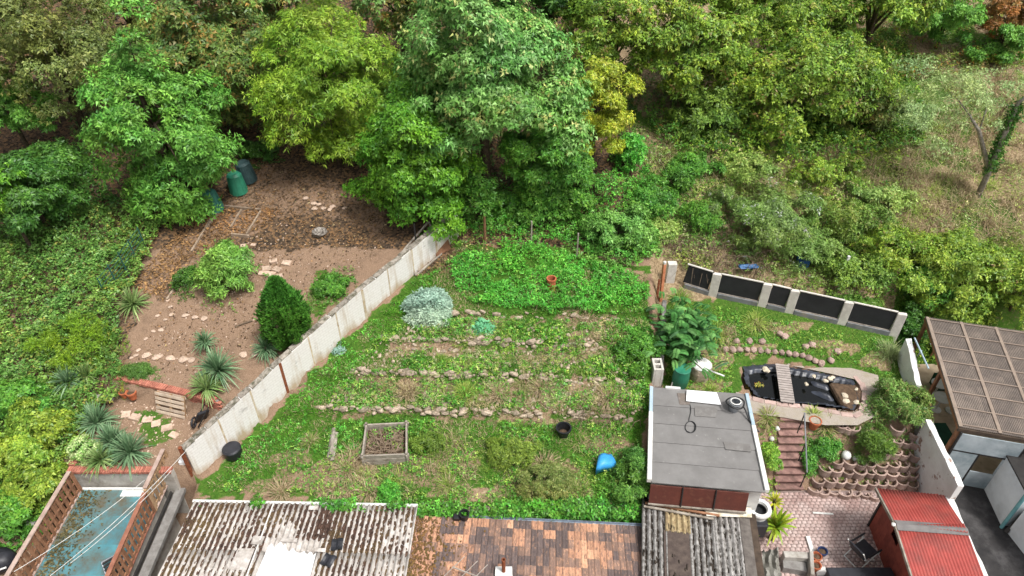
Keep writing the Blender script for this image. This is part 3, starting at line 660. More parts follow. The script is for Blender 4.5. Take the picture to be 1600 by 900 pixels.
for i in range(3):
    a = f0.lerp(f1, i / 3 + .006); b = f0.lerp(f1, (i + 1) / 3 - .006); dn = Vector((0, -.2, -.85)); up = Vector((0, -.05, -.12))
    MB().add([a + up, b + up, b + dn, a + dn, a + up + Vector((0, .04, 0)), b + up + Vector((0, .04, 0)), b + dn + Vector((0, .04, 0)), a + dn + Vector((0, .04, 0))],
             [(0, 1, 2, 3), (4, 7, 6, 5), (0, 4, 5, 1), (1, 5, 6, 2), (2, 6, 7, 3), (3, 7, 4, 0)]).build('red_board', M['redboard'], sh, bevel=.006)
for i in (1, 2):
    a = f0.lerp(f1, i / 3); MB().bar(a + Vector((0, -.06, -.1)), a + Vector((0, -.22, -.86)), .035, .05).build('batten', M['darkmetal'], sh)
MB().bar(f0 + Vector((0, -.22, -.88)), f1 + Vector((0, -.22, -.88)), .05, .05).build('rail', M['greywood'], sh)
for (qs, nm) in (([(1058, 614), (1076, 615), (1078, 632), (1062, 632)], M['patchfelt']), ([(1085, 634), (1122, 636), (1118, 652), (1086, 650)], M['patchfelt2']), ([(1130, 690), (1172, 694), (1174, 706), (1134, 702)], M['patchfelt2'])):
    MB().prism([PZ(*q_, RZ + .052) for q_ in reversed(qs)], .012).build('felt_patch', nm, sh)
# things on the shed
MB().prism([PZ(1073, 609, RZ + .12), PZ(1120, 613, RZ + .12), PZ(1127, 632, RZ + .12), PZ(1072, 626, RZ + .12)], .035).build('white_board', M['purewhite'], label='bright white board lying at the back edge of the grey shed roof', cat='board', bevel=.006)
ps = []
for t in np.linspace(0, 1, 10): ps.append(PZ(1078 + 1.5 * math.sin(t * 5), 632 + 27 * t, RZ + .05))
for a in np.linspace(-1.5, 8.5, 30): ps.append(PZ(1078 + 8 * math.cos(a) + a * .25, 667 + 9 * math.sin(a), RZ + .05))
MB().tube(ps, .012, 6).build('cable', M['black'], label='thin black cable coiled in a small loop on the grey shed roof', cat='cable', smooth=True)
p = PZ(1146, 640, RZ + .03); bk = empty('hose_bucket', p, 'grey bucket with a hose coiled round it on the shed roof corner', 'bucket')
MB().lathe([(.15, 0), (.2, .36), (.215, .36), (.215, .39), (.19, .39), (.14, .05)], p, 18).build('bucket', M['steel'], bk)
ps = [p + Vector((.3 * math.cos(a) * (1 + .06 * math.sin(3 * a)), .26 * math.sin(a), .34 + .02 * math.sin(2 * a))) for a in np.linspace(0, 12, 50)]
ps += [p + Vector((.32, -.2, .2)), p + Vector((.4, -.5, .05)), p + Vector((.52, -.8, .03)), p + Vector((.6, -1.0, .03))]
MB().tube(ps, .028, 8).build('hose', M['black'], bk, smooth=True)
ps = [p + Vector((.17 * math.cos(a), .15 * math.sin(a), .42)) for a in np.linspace(0, 6.3, 20)]; MB().tube(ps, .022, 6).build('white_hose', M['white'], bk, smooth=True)
# round white-rimmed tub by the shed corner
p = PZ(1185, 800, -.1); tb_ = empty('round_tub', PZ(1186, 812, -1.3), 'round white rimmed black tub at the near corner of the grey shed', 'tub')
MB().lathe([(.26, -1.2), (.3, .0), (.3, .12), (.36, .12), (.38, .18), (.36, .24), (.25, .24), (.23, .12), (.2, -.2)], p, 24).build('tub', M['white'], tb_, smooth=False)
MB().lathe([(.0, -.05), (.22, -.05), (.232, .13), (.225, .13), (.21, -.02)], p, 24).build('liner', M['black'], tb_)
MB().box(p + Vector((.0, -.3, -.45)), (.5, .3, .7)).build('dark_box', M['rubber'], tb_, bevel=.04)

# ---- roof terrace, bottom left
M['turq'] = mat('turquoise_felt', S(92, 150, 158), S(74, 132, 144), 1.2, .5, .15, 40, .0, S(98, 92, 76), .55, .5, .1, spec=.4)
t0, t1 = PZ(133, 765, 0), PZ(249, 767, 0)
tx0, tx1, ty = t0.x - .1, t1.x + .12, t0.y
te = empty('roof_terrace', ((tx0 + tx1) / 2, 11, -2.6), 'flat turquoise roof terrace with wooden fences on both sides', 'terrace')
for j in range(5):
    y1 = ty - j * 1.0; MB().box(((tx0 + tx1) / 2, y1 - .5, -.03 + .004 * (j % 2)), (tx1 - tx0, 1.0, .06)).build('felt_strip', M['turq'], te)
MB().box(((tx0 + tx1) / 2, ty - 2.6, -1.4), (tx1 - tx0 - .04, 5.1, 2.66)).build('house_wall', M['concrete'], te)
MB().bar((tx0, ty + .02, .0), (tx1, ty + .02, .0), .09, .1).build('edge_gutter', M['white'], te, bevel=.01)
MB().box(((tx0 * .42 + tx1 * .58) + .45, ty - .17, .02), (1.25, .24, .06)).build('white_flashing', M['white'], te, jit=.012, bevel=.01)
def picket_fence(name, label, a, b, h, mt, rail_mt, step=.115, lattice=True, zb=.03):
    a = Vector(a); b = Vector(b); d = (b - a); L_ = d.length; d.normalize(); nrm = Vector((d.y, -d.x, 0)); ang = math.atan2(d.y, d.x)
    e = empty(name, a, label, 'fence'); k = int(L_ / step)
    pm = [MB().box((0, 0, h / 2), (step * .84, .02, h * .94)).mesh('picket', mt, bevel=.004) for _ in range(1)]
    for i in range(k):
        c = a + d * (i + .5) * step + nrm * (.025 if i % 2 else -.02)
        inst('picket', pm[0], e, (c.x, c.y, a.z + zb), (random.uniform(-.02, .02), random.uniform(-.03, .03), ang))
    for z in (.16, .52, .86):
        MB().bar(a + Vector((0, 0, h * z)), b + Vector((0, 0, h * z)), .035, .06).build('rail', mt, e)
    MB().bar(a + Vector((0, 0, h + .05)), b + Vector((0, 0, h + .05)), .13, .04).build('top_rail', rail_mt, e, bevel=.006)
    MB().bar(a + Vector((0, 0, .03)), b + Vector((0, 0, .03)), .08, .05).build('bottom_rail', rail_mt, e, bevel=.006)
    for t in np.linspace(0, 1, max(2, int(L_ / 1.7) + 1)):
        c = a.lerp(b, t); MB().box(c + Vector((0, 0, h / 2)), (.09, .09, h)).build('post', mt, e, bevel=.006)
    return e
M['railtop'] = mat('rail_top', S(190, 168, 156), S(160, 136, 124), 4, .7, .2, 20, .05)
M['redrail'] = mat('red_rail', S(158, 108, 88), S(130, 84, 66), 4, .7, .2, 20, .05)
picket_fence('wooden_fence', 'brown slatted fence on the left edge of the turquoise terrace', (tx0, ty - .05, 0), (tx0 - .05, ty - 4.6, 0), 1.0, M['brownwood'], M['railtop'])
rb = PZ(300, 752, .0)
picket_fence('wooden_fence', 'brown slatted fence along the right edge of the turquoise terrace', (tx1 + .05, ty - .85, 0), (tx1 + .12, ty - 4.6, 0), 1.0, M['brownwood'], M['redrail'])
picket_fence('wooden_fence', 'lighter weathered fence section at the far right corner of the terrace', (tx1 + .06, ty + .75, 0.0), (tx1 + .06, ty - .78, 0), 1.12, M['lightwood'], M['railtop'])
MB().box((tx1 + .42, ty - 2.2, -.3), (.3, 5.0, .14)).build('roof_ledge', M['greyconc'], te)
MB().box((tx1 + .22, ty - 2.4, -.15), (.06, 4.8, .12)).build('dark_gutter', M['darkmetal'], te)
wpst = PZ(287, 718, .9); MB().box((wpst.x, wpst.y, .55), (.3, .22, .7)).build('white_box', M['purewhite'], label='small white box on the fence end beside the diagonal wall', cat='box', bevel=.015)
# washing lines
for nm, a, b, sag in [('clothes line from the planter wall down to the left terrace fence', PZ(226, 750, 1.0), PZ(22, 893, 1.1), .15), ('clothes line stretched from the fence corner across the terrace', PZ(300, 694, 1.6), PZ(78, 900, 1.2), .2), ('third clothes line beside the one from the fence corner', PZ(268, 735, 1.2), PZ(110, 880, 1.2), .15)]:
    MB().tube([a.lerp(b, t) - Vector((0, 0, sag * 4 * t * (1 - t))) for t in np.linspace(0, 1, 14)], .0085, 5).build('clothes_line', M['white'], label='thin white ' + nm, cat='clothes line')
# folded lounger on the terrace
p = PZ(165, 897, .1); lo = empty('folding_lounger', PZ(165, 905, 0), 'folded dark lounger with grey frame at the terrace bottom edge', 'lounger')
m = MB(); d1 = Vector((.5, .28, .12)); d2 = Vector((-.28, .45, .3))
for s_ in (0, 1): MB().tube([p + d1 * s_ - d2 * .5, p + d1 * s_ + d2 * .6], .022, 8).build('frame_tube', M['steel'], lo)
MB().tube([p + d2 * .6, p + d1 + d2 * .6], .026, 8).build('frame_tube', M['steel'], lo)
for i in range(6):
    a = p + d2 * (.5 - i * .17); MB().bar(a + Vector((0, 0, .02)), a + d1 + Vector((0, 0, .02)), .065, .02).build('slat', M['darkmetal'], lo)
# dark bag at the left edge
p = P(4, 884); m = MB(); m.lathe([(.05, 0), (.42, .05), (.5, .25), (.44, .48), (.25, .6), (.05, .62)], p, 16, 1.1, .8); bgm = m.build('dark_bundle', M['rubber'], jit=.03, smooth=True, label='black plastic bundle with a white strap at the bottom left edge', cat='bundle')
MB().tube([p + Vector((-.45, -.3, .3)), p + Vector((0, -.42, .33)), p + Vector((.45, -.28, .4))], .03, 6).build('strap', M['white'], bgm, smooth=True)
p = P(52, 822); MB().box(p + Vector((0, 0, .12)), (.3, .26, .26)).build('grey_bin', M['greyconc'], bevel=.03, label='small grey box in the shade left of the terrace fence', cat='box')

# ---- brick-edged planter wall behind the terrace
pw = empty('planter_wall', (tx0, 14.3, -2.4), 'low cream rendered wall topped with upright red bricks behind the terrace', 'wall')
px0, px1 = PZ(103, 742, .72).x, PZ(268, 738, .72).x
MB().box(((px0 + px1) / 2, 14.32, -.85), (px1 - px0, .2, 3.1)).build('render', M['concrete'], pw, bevel=.01)
bm_ = MB().box((0, 0, 0), (.068, .24, .11)).mesh('brick', M['brick'], bevel=.007)
k = int((px1 - px0) / .079)
for i in range(k): inst('brick', bm_, pw, (px0 + .04 + i * .079, 14.3 + random.uniform(-.01, .01), .755 + random.uniform(-.006, .006)), (0, random.uniform(-.05, .05), random.uniform(-.04, .04)))
for i in range(9): inst('brick', bm_, pw, (px0 + .05, 14.5 + i * .08, .75), (0, 0, 1.57))
# ---- brick retaining wall in the left garden
bq = [(182, 606), (245, 618), (330, 646)]; bpts = [PZ(180, 590, 1.78), PZ(262, 608, 1.78), PZ(340, 627, 1.78)]
bwl = empty('brick_wall', (bpts[0].x, bpts[0].y, 1), 'low red brick retaining wall behind the leaning pallet', 'wall')
bm2 = MB().box((0, 0, 0), (.225, .11, .068)).mesh('brick', M['brick'], bevel=.007)
for si in range(2):
    a, b = bpts[si], bpts[si + 1]; d = b.xy - a.xy; L_ = d.length; ang = math.atan2(d.y, d.x); k = int(L_ / .24)
    mm = MB(); mm.bar(Vector((a.x, a.y + .03, 1.35)), Vector((b.x, b.y + .03, 1.35)), .09, .84).build('mortar_core', M['greyconc'], bwl)
    for c in range(10):
        for i in range(k):
            t = (i + .5 + (.5 if c % 2 else 0)) / k
            if t > 1: continue
            x, y = a.x + d.x * t, a.y + d.y * t
            inst('brick', bm2, bwl, (x, y, 1.0 + c * .079), (random.uniform(-.02, .02), random.uniform(-.02, .02), ang + random.uniform(-.02, .02)))
    for i in range(int(L_ / .08)):
        t = (i + .5) * .08 / L_
        inst('brick', bm_, bwl, (a.x + d.x * t, a.y + d.y * t + .02, 1.8), (0, 0, ang + random.uniform(-.03, .03)))

# ---- right garden: black panel fence
fa, fb = P(1076, 452), P(1404, 523)
fz0, fz1 = fa.z, fb.z
fe = empty('panel_fence', fa, 'fence of black panels between pale concrete posts above the pond', 'fence')
M['panel'] = mat('black_fence_panel', S(48, 48, 52), S(38, 38, 42), 2, .6, .06, 20, .06)
M['post'] = mat('pale_concrete_post', S(214, 208, 200), S(188, 182, 174), 4, .85, .25, 30, .06)
M['plinth'] = mat('grey_plinth', S(128, 130, 132), S(104, 106, 108), 3, .85, .3, 25, .06, S(150, 138, 120), 2, .36)
xs_px = [(1068, 447), (1113, 461), (1190, 477), (1232, 487), (1314, 505), (1395, 523)]
fp = [P(*q_) for q_ in xs_px]; print('FENCE', [tuple(round(c, 2) for c in p) for p in fp])
for i, p in enumerate(fp):
    if i == 0: continue
    d = (fp[min(i + 1, 5)] - fp[i - 1]).xy; ang = math.atan2(d.y, d.x)
    inst('post', MB().box((0, 0, .35), (.34, .16, 1.5)).mesh('post', M['post'], bevel=.015), fe, (p.x, p.y, p.z), (0, 0, ang))
for i in range(5):
    a, b = fp[i], fp[i + 1]; d = (b - a).normalized()
    aa, bb = a + d * (.17 if i else 0), b - d * .17
    pn = MB().bar(aa + Vector((0, 0, .66)), bb + Vector((0, 0, .66)), .035, .9).build('panel', M['panel'], fe, bevel=.005)
    MB().bar(aa + Vector((0, 0, 1.13)), bb + Vector((0, 0, 1.13)), .07, .035).build('top_rail', M['post'], pn)
    MB().bar(aa + Vector((0, -.0, .195)), bb + Vector((0, 0, .195)), .09, .03).build('bottom_rail', M['greywood'], pn)
    MB().bar(aa + Vector((0, -.03, .02)), bb + Vector((0, -.03, .02)), .14, .32).build('plinth', M['plinth'], fe, bevel=.01)

# ---- steps, patio, planting stones
def stepwork():
    ps = [(1217, 640), (1244, 762)]
    st = empty('stone_steps', P(1230, 765), 'flight of reddish stone steps with a thin metal handrail up to the pond', 'steps')
    M['step'] = mat('red_step', S(160, 126, 116), S(124, 94, 88), 5, .85, .4, 25, .14, S(96, 78, 70), 3, .4)
    n = 10; y0, y1 = 14.95, 16.85
    xa, xb = PZ(1208, 765, -1.3).x, PZ(1253, 765, -1.3).x; xa2, xb2 = PZ(1214, 640, .55).x, PZ(1252, 640, .55).x
    for i in range(n):
        t = (i + .5) / n; y = y0 + (y1 - y0) * t; z = -1.3 + 1.85 * (i + 1) / n
        l, r_ = xa + (xa2 - xa) * t, xb + (xb2 - xb) * t
        MB().box(((l + r_) / 2, y, z - .035), (r_ - l + random.uniform(-.03, .03), .3, .06)).build('tread', M['step'], st, bevel=.012, jit=.006)
        MB().box(((l + r_) / 2, y + .03, z - .17), (r_ - l - .06, .2, .2)).build('riser', M['step'], st)
    hr = [PZ(1257, 645, 1.35), PZ(1261, 738, -.25)]
    MB().tube(hr, .025, 8).build('handrail', M['steel'], st)
    for t in (0.02, .5, .98):
        c = hr[0].lerp(hr[1], t); MB().tube([c, c - Vector((0, 0, 1.0))], .022, 8).build('rail_post', M['darkmetal'], st)
stepwork()
M['paver'] = mat('red_paver', S(188, 160, 152), S(150, 124, 118), 1.5, .85, .25, 30, .0, S(204, 186, 180), .8, .46, .12)
M['paverd'] = mat('paver_joint', S(150, 132, 126), S(122, 106, 100), 6, .95, .3, 30, .0)
pa = empty('patio', (10, 13, -1.3)); pa['kind'] = 'structure'
x0, x1, y0, y1 = 7.6, 14.7, 9.5, 14.95
MB().box(((x0 + x1) / 2, (y0 + y1) / 2, -1.31), (x1 - x0, y1 - y0, .06)).build('patio_bed', M['paverd'], pa)
r = np.random.default_rng(3); B = []
bx, by = .175, .125
for j in range(int((y1 - y0) / by)):
    off = (j % 2) * bx / 2
    for i in range(int((x1 - x0) / bx) - 1): B.append((x0 + off + (i + .5) * bx, y0 + (j + .5) * by))
B = np.array(B); n = len(B)
hx, hy = bx / 2 - .008, by / 2 - .008
cz = -1.262 + r.uniform(-.003, .003, n)
cub = np.array([(-hx, -hy, -.04), (hx, -hy, -.04), (hx, hy, -.04), (-hx, hy, -.04), (-hx + .006, -hy + .006, 0), (hx - .006, -hy + .006, 0), (hx - .006, hy - .006, 0), (-hx + .006, hy - .006, 0)])
V = cub[None] + np.stack([B[:, 0], B[:, 1], cz], -1)[:, None, :]
V[..., 2] += r.uniform(-.002, .002, V.shape[:2])
Fq = np.array([(4, 5, 6, 7), (0, 1, 5, 4), (1, 2, 6, 5), (2, 3, 7, 6), (3, 0, 4, 7)])[None] + (np.arange(n) * 8)[:, None, None]
o = trimesh('pavers', V.reshape(-1, 3) - np.array(pa.location), Fq.reshape(-1, 4), M['paver'], pa, 'stuff')
# half-round planting stones
def plant_ring(r0=.2, h=.24, t=.045):
    m = MB(); n = 10; vs = []
    for k in range(n + 1):
        a = math.pi + math.pi * k / n; c, s_ = math.cos(a), math.sin(a)
        for rr, z in ((r0, 0), (r0 * 1.06, h), (r0 * 1.06 - t, h), (r0 - t, 0)): vs.append((rr * c, rr * s_, z))
    fs = []
    for k in range(n):
        b = k * 4
        for q_ in range(4): fs.append((b + q_, b + (q_ + 1) % 4, b + 4 + (q_ + 1) % 4, b + 4 + q_))
    fs += [(0, 1, 2, 3), tuple(n * 4 + i for i in (3, 2, 1, 0))]
    m.add(vs, fs); return m.mesh('planting_stone', M['plantstone'])
M['plantstone'] = mat('pink_concrete', S(186, 162, 150), S(150, 126, 116), 5, .9, .35, 25, .16, S(118, 106, 92), 3, .38)
PR = plant_ring()
terr = empty('planter_terrace', P(1320, 765), 'stepped bank of reddish half-round planting stones between the patio and the pond', 'planter')
for (a, b, n) in [((1262, 768), (1372, 776), 7), ((1270, 752), (1430, 759), 10), ((1280, 735), (1432, 745), 9), ((1300, 722), (1432, 731), 8), ((1372, 707), (1434, 714), 4), ((1378, 690), (1436, 696), 4), ((1308, 668), (1336, 672), 3), ((1395, 672), (1405, 675), 1), ((1420, 680), (1432, 684), 1)]:
    for (qx, qy) in interp_px([a, b], n):
        p = P(qx + random.uniform(-2, 2), qy + random.uniform(-1.5, 1.5)); s_ = random.uniform(1.05, 1.28)
        inst('planting_stone', PR, terr, (p.x, p.y, p.z - .06), (random.uniform(-.06, .06), random.uniform(-.06, .06), random.uniform(-.3, .3)), (s_, s_, s_))
ROUND = [rock(40 + i, (1, .95, 1.1), mt=M['plantstone']) for i in range(3)]
for nm, pts, n, sz in [('curved row of round edging stones below the black fence, upper lawn of the pond', [(1128, 548), (1190, 549), (1255, 557), (1288, 572)], 15, .26), ('three stubby round stones at the left of the upper pond lawn', [(1140, 534), (1200, 535)], 3, .26), ('loose pale stones on the lawn left of the grassy tuft', [(1290, 538), (1310, 552), (1200, 520), (1222, 524), (1318, 575)], 6, .26)]:
    ps = [P(*q_) for q_ in interp_px(pts, n)]; root = empty('edging_stones', ps[0], nm, 'stone edging')
    for p in ps: inst('stone', random.choice(ROUND), root, (p.x, p.y, p.z + .06), (0, 0, random.uniform(0, 6)), (sz * random.uniform(.9, 1.15),) * 2 + (sz * .9,))

# ---- pond
def pondwork():
    px_ = [p.x for p in POND]; py_ = [p.y for p in POND]; cx, cy = sum(px_) / len(px_), sum(py_) / len(py_)
    n = 90; x = np.linspace(min(px_) - .15, max(px_) + .15, n); y = np.linspace(min(py_) - .15, max(py_) + .15, 44)
    X, Y = np.meshgrid(x, y)
    big = [((p.x - cx) * 1.0 + cx, (p.y - cy) * 1.0 + cy) for p in POND]
    inn = inpoly(X, Y, [((p.x - cx) * .9 + cx, (p.y - cy) * .78 + cy - .05) for p in POND])
    ins = inpoly(X, Y, big)
    fold = np.clip((X - cx - .2) / .5, 0, 1) * np.clip((cx + 1.45 - X) / .4, 0, 1)
    Z = np.where(inn, .25 + .28 * fold * (.6 + .4 * np.sin(Y * 11 + X * 6)), .56) + .12 * (fbm(X * 5, Y * 2.2, 77) - .5) + .03 * np.sin(X * 9 + Y * 14 + 3 * vnoise(X * 2, Y * 2, 8))
    Z = np.where(inn, Z, .568 + .05 * np.abs(fbm(X * 6, Y * 3, 3) - .5) + .008 * np.sin(X * 11 + Y * 17))
    idx = -np.ones(X.shape, int); vs = []; 
    for j in range(44):
        for i in range(n):
            if ins[j, i]: idx[j, i] = len(vs); vs.append((X[j, i], Y[j, i], Z[j, i]))
    fs = [(idx[j, i], idx[j, i + 1], idx[j + 1, i + 1], idx[j + 1, i]) for j in range(43) for i in range(n - 1) if min(idx[j, i], idx[j, i + 1], idx[j + 1, i + 1], idx[j + 1, i]) >= 0]
    po = empty('garden_pond', (cx, cy, .2), 'small garden pond with dark water and a wrinkled black liner', 'pond')
    M['liner'] = mat('pond_liner', S(34, 36, 41), S(66, 71, 82), 2.5, .35, .25, 9, 0, spec=.5)
    MB().add(vs, fs).build('liner', M['liner'], po, smooth=True)
    wm = mat('pond_water', S(14, 16, 14), S(10, 12, 12), 2, .06, .03, 6, 0, spec=.5); 
    wp_ = [((p.x - cx) * .92 + cx, (p.y - cy) * .82 + cy - .05, .42) for p in POND]
    o = MB().prism(wp_, .02).build('water', wm, po)
    # soil bank filling the right end
    sp_ = [PZ(*p, .6) for p in [(1296, 598), (1338, 600), (1343, 626), (1334, 640), (1316, 632)]]
    MB().prism(sp_, .5).build('soil_bank', M['soil'], po, bevel=.05, jit=.03)
    rm = mat('pale_pond_stone', S(216, 204, 182), S(186, 172, 150), 5, .85, .3, 20, .15)
    RK = [rock(80 + i, (1.1, .9, .7), mt=rm) for i in range(4)]
    for (a, b, s_) in [(1196, 577, .3), (1200, 580, .22), (1272, 588, .2), (1290, 595, .22), (1297, 592, .24), (1301, 590, .2), (1260, 600, .22), (1320, 618, .32), (1322, 627, .3), (1338, 628, .24), (1338, 608, .2)]:
        p = PZ(a, b, .62); inst('stone', random.choice(RK), po, p, (0, 0, random.uniform(0, 6)), (s_ * .8, s_ * .8, s_ * .6))
    bm3 = MB().box((0, 0, 0), (.4, .2, .06)).mesh('edge_slab', M['slab2'], bevel=.012)
    edge_px = [(1165, 620), (1184, 625), (1203, 629), (1222, 632), (1241, 634), (1262, 636), (1283, 640), (1303, 644), (1323, 648), (1340, 648), (1348, 636), (1350, 620), (1348, 604), (1340, 594)]
    for i, e_ in enumerate(edge_px):
        p = PZ(*e_, .59); p2 = PZ(*edge_px[min(i + 1, len(edge_px) - 1)], .59); p0 = PZ(*edge_px[max(i - 1, 0)], .59); d = p2 - p0
        inst('edge_slab', bm3, po, p, (random.uniform(-.05, .05), random.uniform(-.05, .05), math.atan2(d.y, d.x)), (1, random.uniform(.8, 1.1), 1))
M['slab2'] = mat('pinkish_slab', S(190, 166, 156), S(160, 136, 128), 5, .85, .3, 25, .12)
pondwork()
gp = [PZ(*p, .6) for p in [(1150, 618), (1180, 616), (1232, 634), (1284, 640), (1340, 652), (1352, 630), (1345, 592), (1262, 574), (1236, 566), (1250, 556), (1330, 574), (1372, 588), (1378, 640), (1352, 660), (1300, 662), (1220, 652), (1150, 640)]]
rim = []
gm = MB(); 
def ribbon(inner, outer, z, nm, mt, kind):
    vs = [Vector((p.x, p.y, z)) for p in inner + outer]; n = len(inner)
    MB().add(vs, [(i, i + 1, n + i + 1, n + i) for i in range(n - 1)]).build(nm, mt, kind=kind)
inner = [PZ(*p, .6) for p in [(1150, 612), (1182, 622), (1230, 632), (1285, 638), (1330, 646), (1345, 640), (1350, 620), (1342, 594), (1300, 584), (1262, 576), (1230, 570)]]
outer = [PZ(*p, .6) for p in [(1148, 640), (1180, 646), (1225, 652), (1290, 664), (1340, 664), (1368, 650), (1380, 620), (1372, 586), (1320, 572), (1270, 560), (1235, 562)]]
ribbon(inner, outer, .592, 'gravel_path', M['gravel'], 'structure')
br = empty('plank_bridge', PZ(1227, 600, .7), 'narrow grey plank footbridge across the pond', 'bridge')
b0, b1 = PZ(1222, 569, .76), PZ(1231, 629, .7); L_ = (b1 - b0).length; d = (b1 - b0).normalized(); ang = math.atan2(d.y, d.x); k = int(L_ / .115)
M['deck'] = mat('deck_board', S(172, 162, 156), S(146, 136, 130), 4, .8, .3, 20, .1)
dm = MB().box((0, 0, 0), (.1, .5, .028)).mesh('board', M['deck'], bevel=.005)
for i in range(k): inst('board', dm, br, b0 + d * (i + .5) * L_ / k, (0, 0, ang), (1, 1, 1))
for s_ in (-.18, .18):
    nn = Vector((-d.y, d.x, 0)) * s_; MB().bar(b0 + nn - Vector((0, 0, .04)), b1 + nn - Vector((0, 0, .04)), .05, .05).build('bearer', M['darkmetal'], br)
# ---- red shed on the patio
M['redroof'] = mat('red_corrugated', S(172, 80, 72), S(152, 66, 60), 2, .6, .1, 20, .05, S(132, 74, 68), 1.6, .42)
M['redwood'] = mat('red_brown_timber', S(150, 76, 62), S(118, 54, 46), 3, .7, .25, 20, .1)
rs0, rs1 = PZ(1370, 763, .7), PZ(1478, 771, .7); rr0, rr1 = PZ(1400, 820, 1.2), PZ(1506, 828, 1.2); ang = math.atan2((rr1 - rr0).y, (rr1 - rr0).x)
rsd = empty('red_shed', (rr0.x, rr0.y, -1.3), 'small garden shed with a red corrugated roof and grey ridge cap on the patio', 'shed')
def roof_plane(nm, e0, r0, w, pitch, amp, mt):
    u = (Vector((math.cos(ang), math.sin(ang), 0))); dn = (e0 - r0); L_ = dn.length; yv = dn.normalized(); u = (u - yv * u.dot(yv)).normalized()
    me_ = sheet_mesh(nm, w, L_, pitch, amp, mt, seg=6, prof='trap'); z = u.cross(yv)
    Mx = Matrix((u, yv, z)).transposed().to_4x4(); o = inst(nm, me_, rsd); 
    if z.z < 0:
        Mx = Matrix((-u, yv, -z)).transposed().to_4x4(); Mx.translation = e0 + u * w - rsd.location
    else: Mx.translation = e0 - rsd.location
    o.matrix_local = Mx; return o
wd = (rr1 - rr0).length + .06
roof_plane('roof_sheet', rs0, rr0, wd, .095, .012, M['redroof'])
ne = Vector((rr0.x + .02, rr0.y - 1.8, .7)); roof_plane('roof_sheet', ne, rr0, wd, .095, .012, M['redroof'])
u = (rr1 - rr0).normalized(); M['ridge'] = mat('ridge_grey', S(124, 120, 118), S(100, 97, 96), 3, .85, .2, 20, 0)
for s_ in (1, -1):
    c = Vector((-u.y, u.x, 0)) * .17 * s_
    MB().add([rr0 + Vector((0, 0, .05)), rr1 + u * .1 + Vector((0, 0, .05)), rr1 + u * .1 + c - Vector((0, 0, .005)), rr0 + c - Vector((0, 0, .005)), rr0 + Vector((0, 0, .03)), rr1 + u * .1 + Vector((0, 0, .03)), rr1 + u * .1 + c - Vector((0, 0, .02)), rr0 + c - Vector((0, 0, .02))],
             [(0, 1, 2, 3), (4, 7, 6, 5), (0, 4, 5, 1), (1, 5, 6, 2), (2, 6, 7, 3), (3, 7, 4, 0)]).build('ridge_cap', M['ridge'], rsd)
for (a, b) in ((rs0, rr0), (ne, rr0)):
    MB().bar(a - u * .03 - Vector((0, 0, .03)), b - u * .03 - Vector((0, 0, .03)), .05, .1).build('verge_board', M['greywood'], rsd)
# walls: planked gable towards the patio
xg = u * .14
for i in range(22):
    t = i / 21; y = rs0.y - .12 + (ne.y + .12 - rs0.y + .12) * t; ztop = (.62 + .5 * (1 - abs(t - .47) / .53)) - .06
    xx = rs0.x + (ne.x - rs0.x) * t + .34
    if 7 <= i <= 9: zlo, zt = -1.28, -.1
    else: zlo, zt = -1.28, ztop
    MB().box((xx, y, (zlo + zt) / 2), (.025, .15, zt - zlo)).build('plank', M['redwood'], rsd, bevel=.004)
    if 7 <= i <= 9: MB().box((xx, y, ztop - .1), (.025, .15, .2)).build('plank', M['redwood'], rsd, bevel=.004)
MB().box((rs0.x + .38, rs0.y - 1.35, .22), (.02, .5, .62)).build('window_pane', mat('dark_glass', S(36, 32, 34), S(28, 26, 28), 2, .15, 0, 1, 0, spec=.6), rsd)
for yy in (-.08, -1.0, -1.7, -3.2): MB().box((rs0.x + .32, rs0.y + yy, -.4), (.06, .07, 1.75)).build('corner_post', M['darkmetal'], rsd)
bk_ = [Vector((rs0.x + .42, rs0.y - .15, .55)), Vector((rs1.x - .15, rs0.y - .1, .55)), Vector((rs1.x - .15, ne.y + .1, .55)), Vector((rs0.x + .42, ne.y + .1, .55))]
MB().prism(bk_, 1.84).build('wall', M['redwood'], rsd)
MB().lathe([(.0, 0), (.05, .0), (.06, .06), (.0, .1)], rr0 + Vector((-.08, 0, -.02)), 10).build('lamp', M['white'], rsd)

# ---- folding chair
def chair():
    p = PZ(1343, 872, -1.26); e = empty('folding_chair', p, 'folding garden chair with black cushions and a white frame on the patio', 'chair'); LOCAL.add(e.name); e.rotation_euler = (0, 0, math.radians(118))
    e.scale = (1.18,) * 3
    def t(*pts, r=.017): return MB().tube(pts, r, 6)
    MB().box((0, 0, .43), (.46, .5, .05)).build('seat', M['rubber'], e, bevel=.015)
    b = MB().box((0, 0, 0), (.46, .05, .62)); Rm = Matrix.Rotation(math.radians(-28), 4, 'X'); b.v = [tuple(Rm @ Vector(v) + Vector((0, .4, .7))) for v in b.v]; b.build('backrest', M['rubber'], e, bevel=.015)
    for s_ in (-.25, .25):
        t((s_, -.3, 0), (s_, .3, .5)).build('leg', M['white'], e); t((s_, .32, 0), (s_, -.26, .5)).build('leg', M['white'], e)
        t((s_, .22, .42), (s_, .58, 1.02)).build('back_tube', M['white'], e)
        MB().box((s_ * 1.12, .0, .64), (.05, .5, .03)).build('armrest', M['black'], e, bevel=.008)
        t((s_ * 1.1, -.22, .44), (s_ * 1.1, -.2, .63)).build('arm_support', M['white'], e)
    t((-.25, -.3, .01), (.25, -.3, .01)).build('crossbar', M['white'], e); t((-.25, .32, .01), (.25, .32, .01)).build('crossbar', M['white'], e)
chair()
p0, p1 = PZ(1292, 893, -.75), PZ(1392, 893, -.75)
sb = empty('covered_bench', (p0.x, p0.y, -1.27), 'long black covered bench at the lower edge of the patio', 'bench')
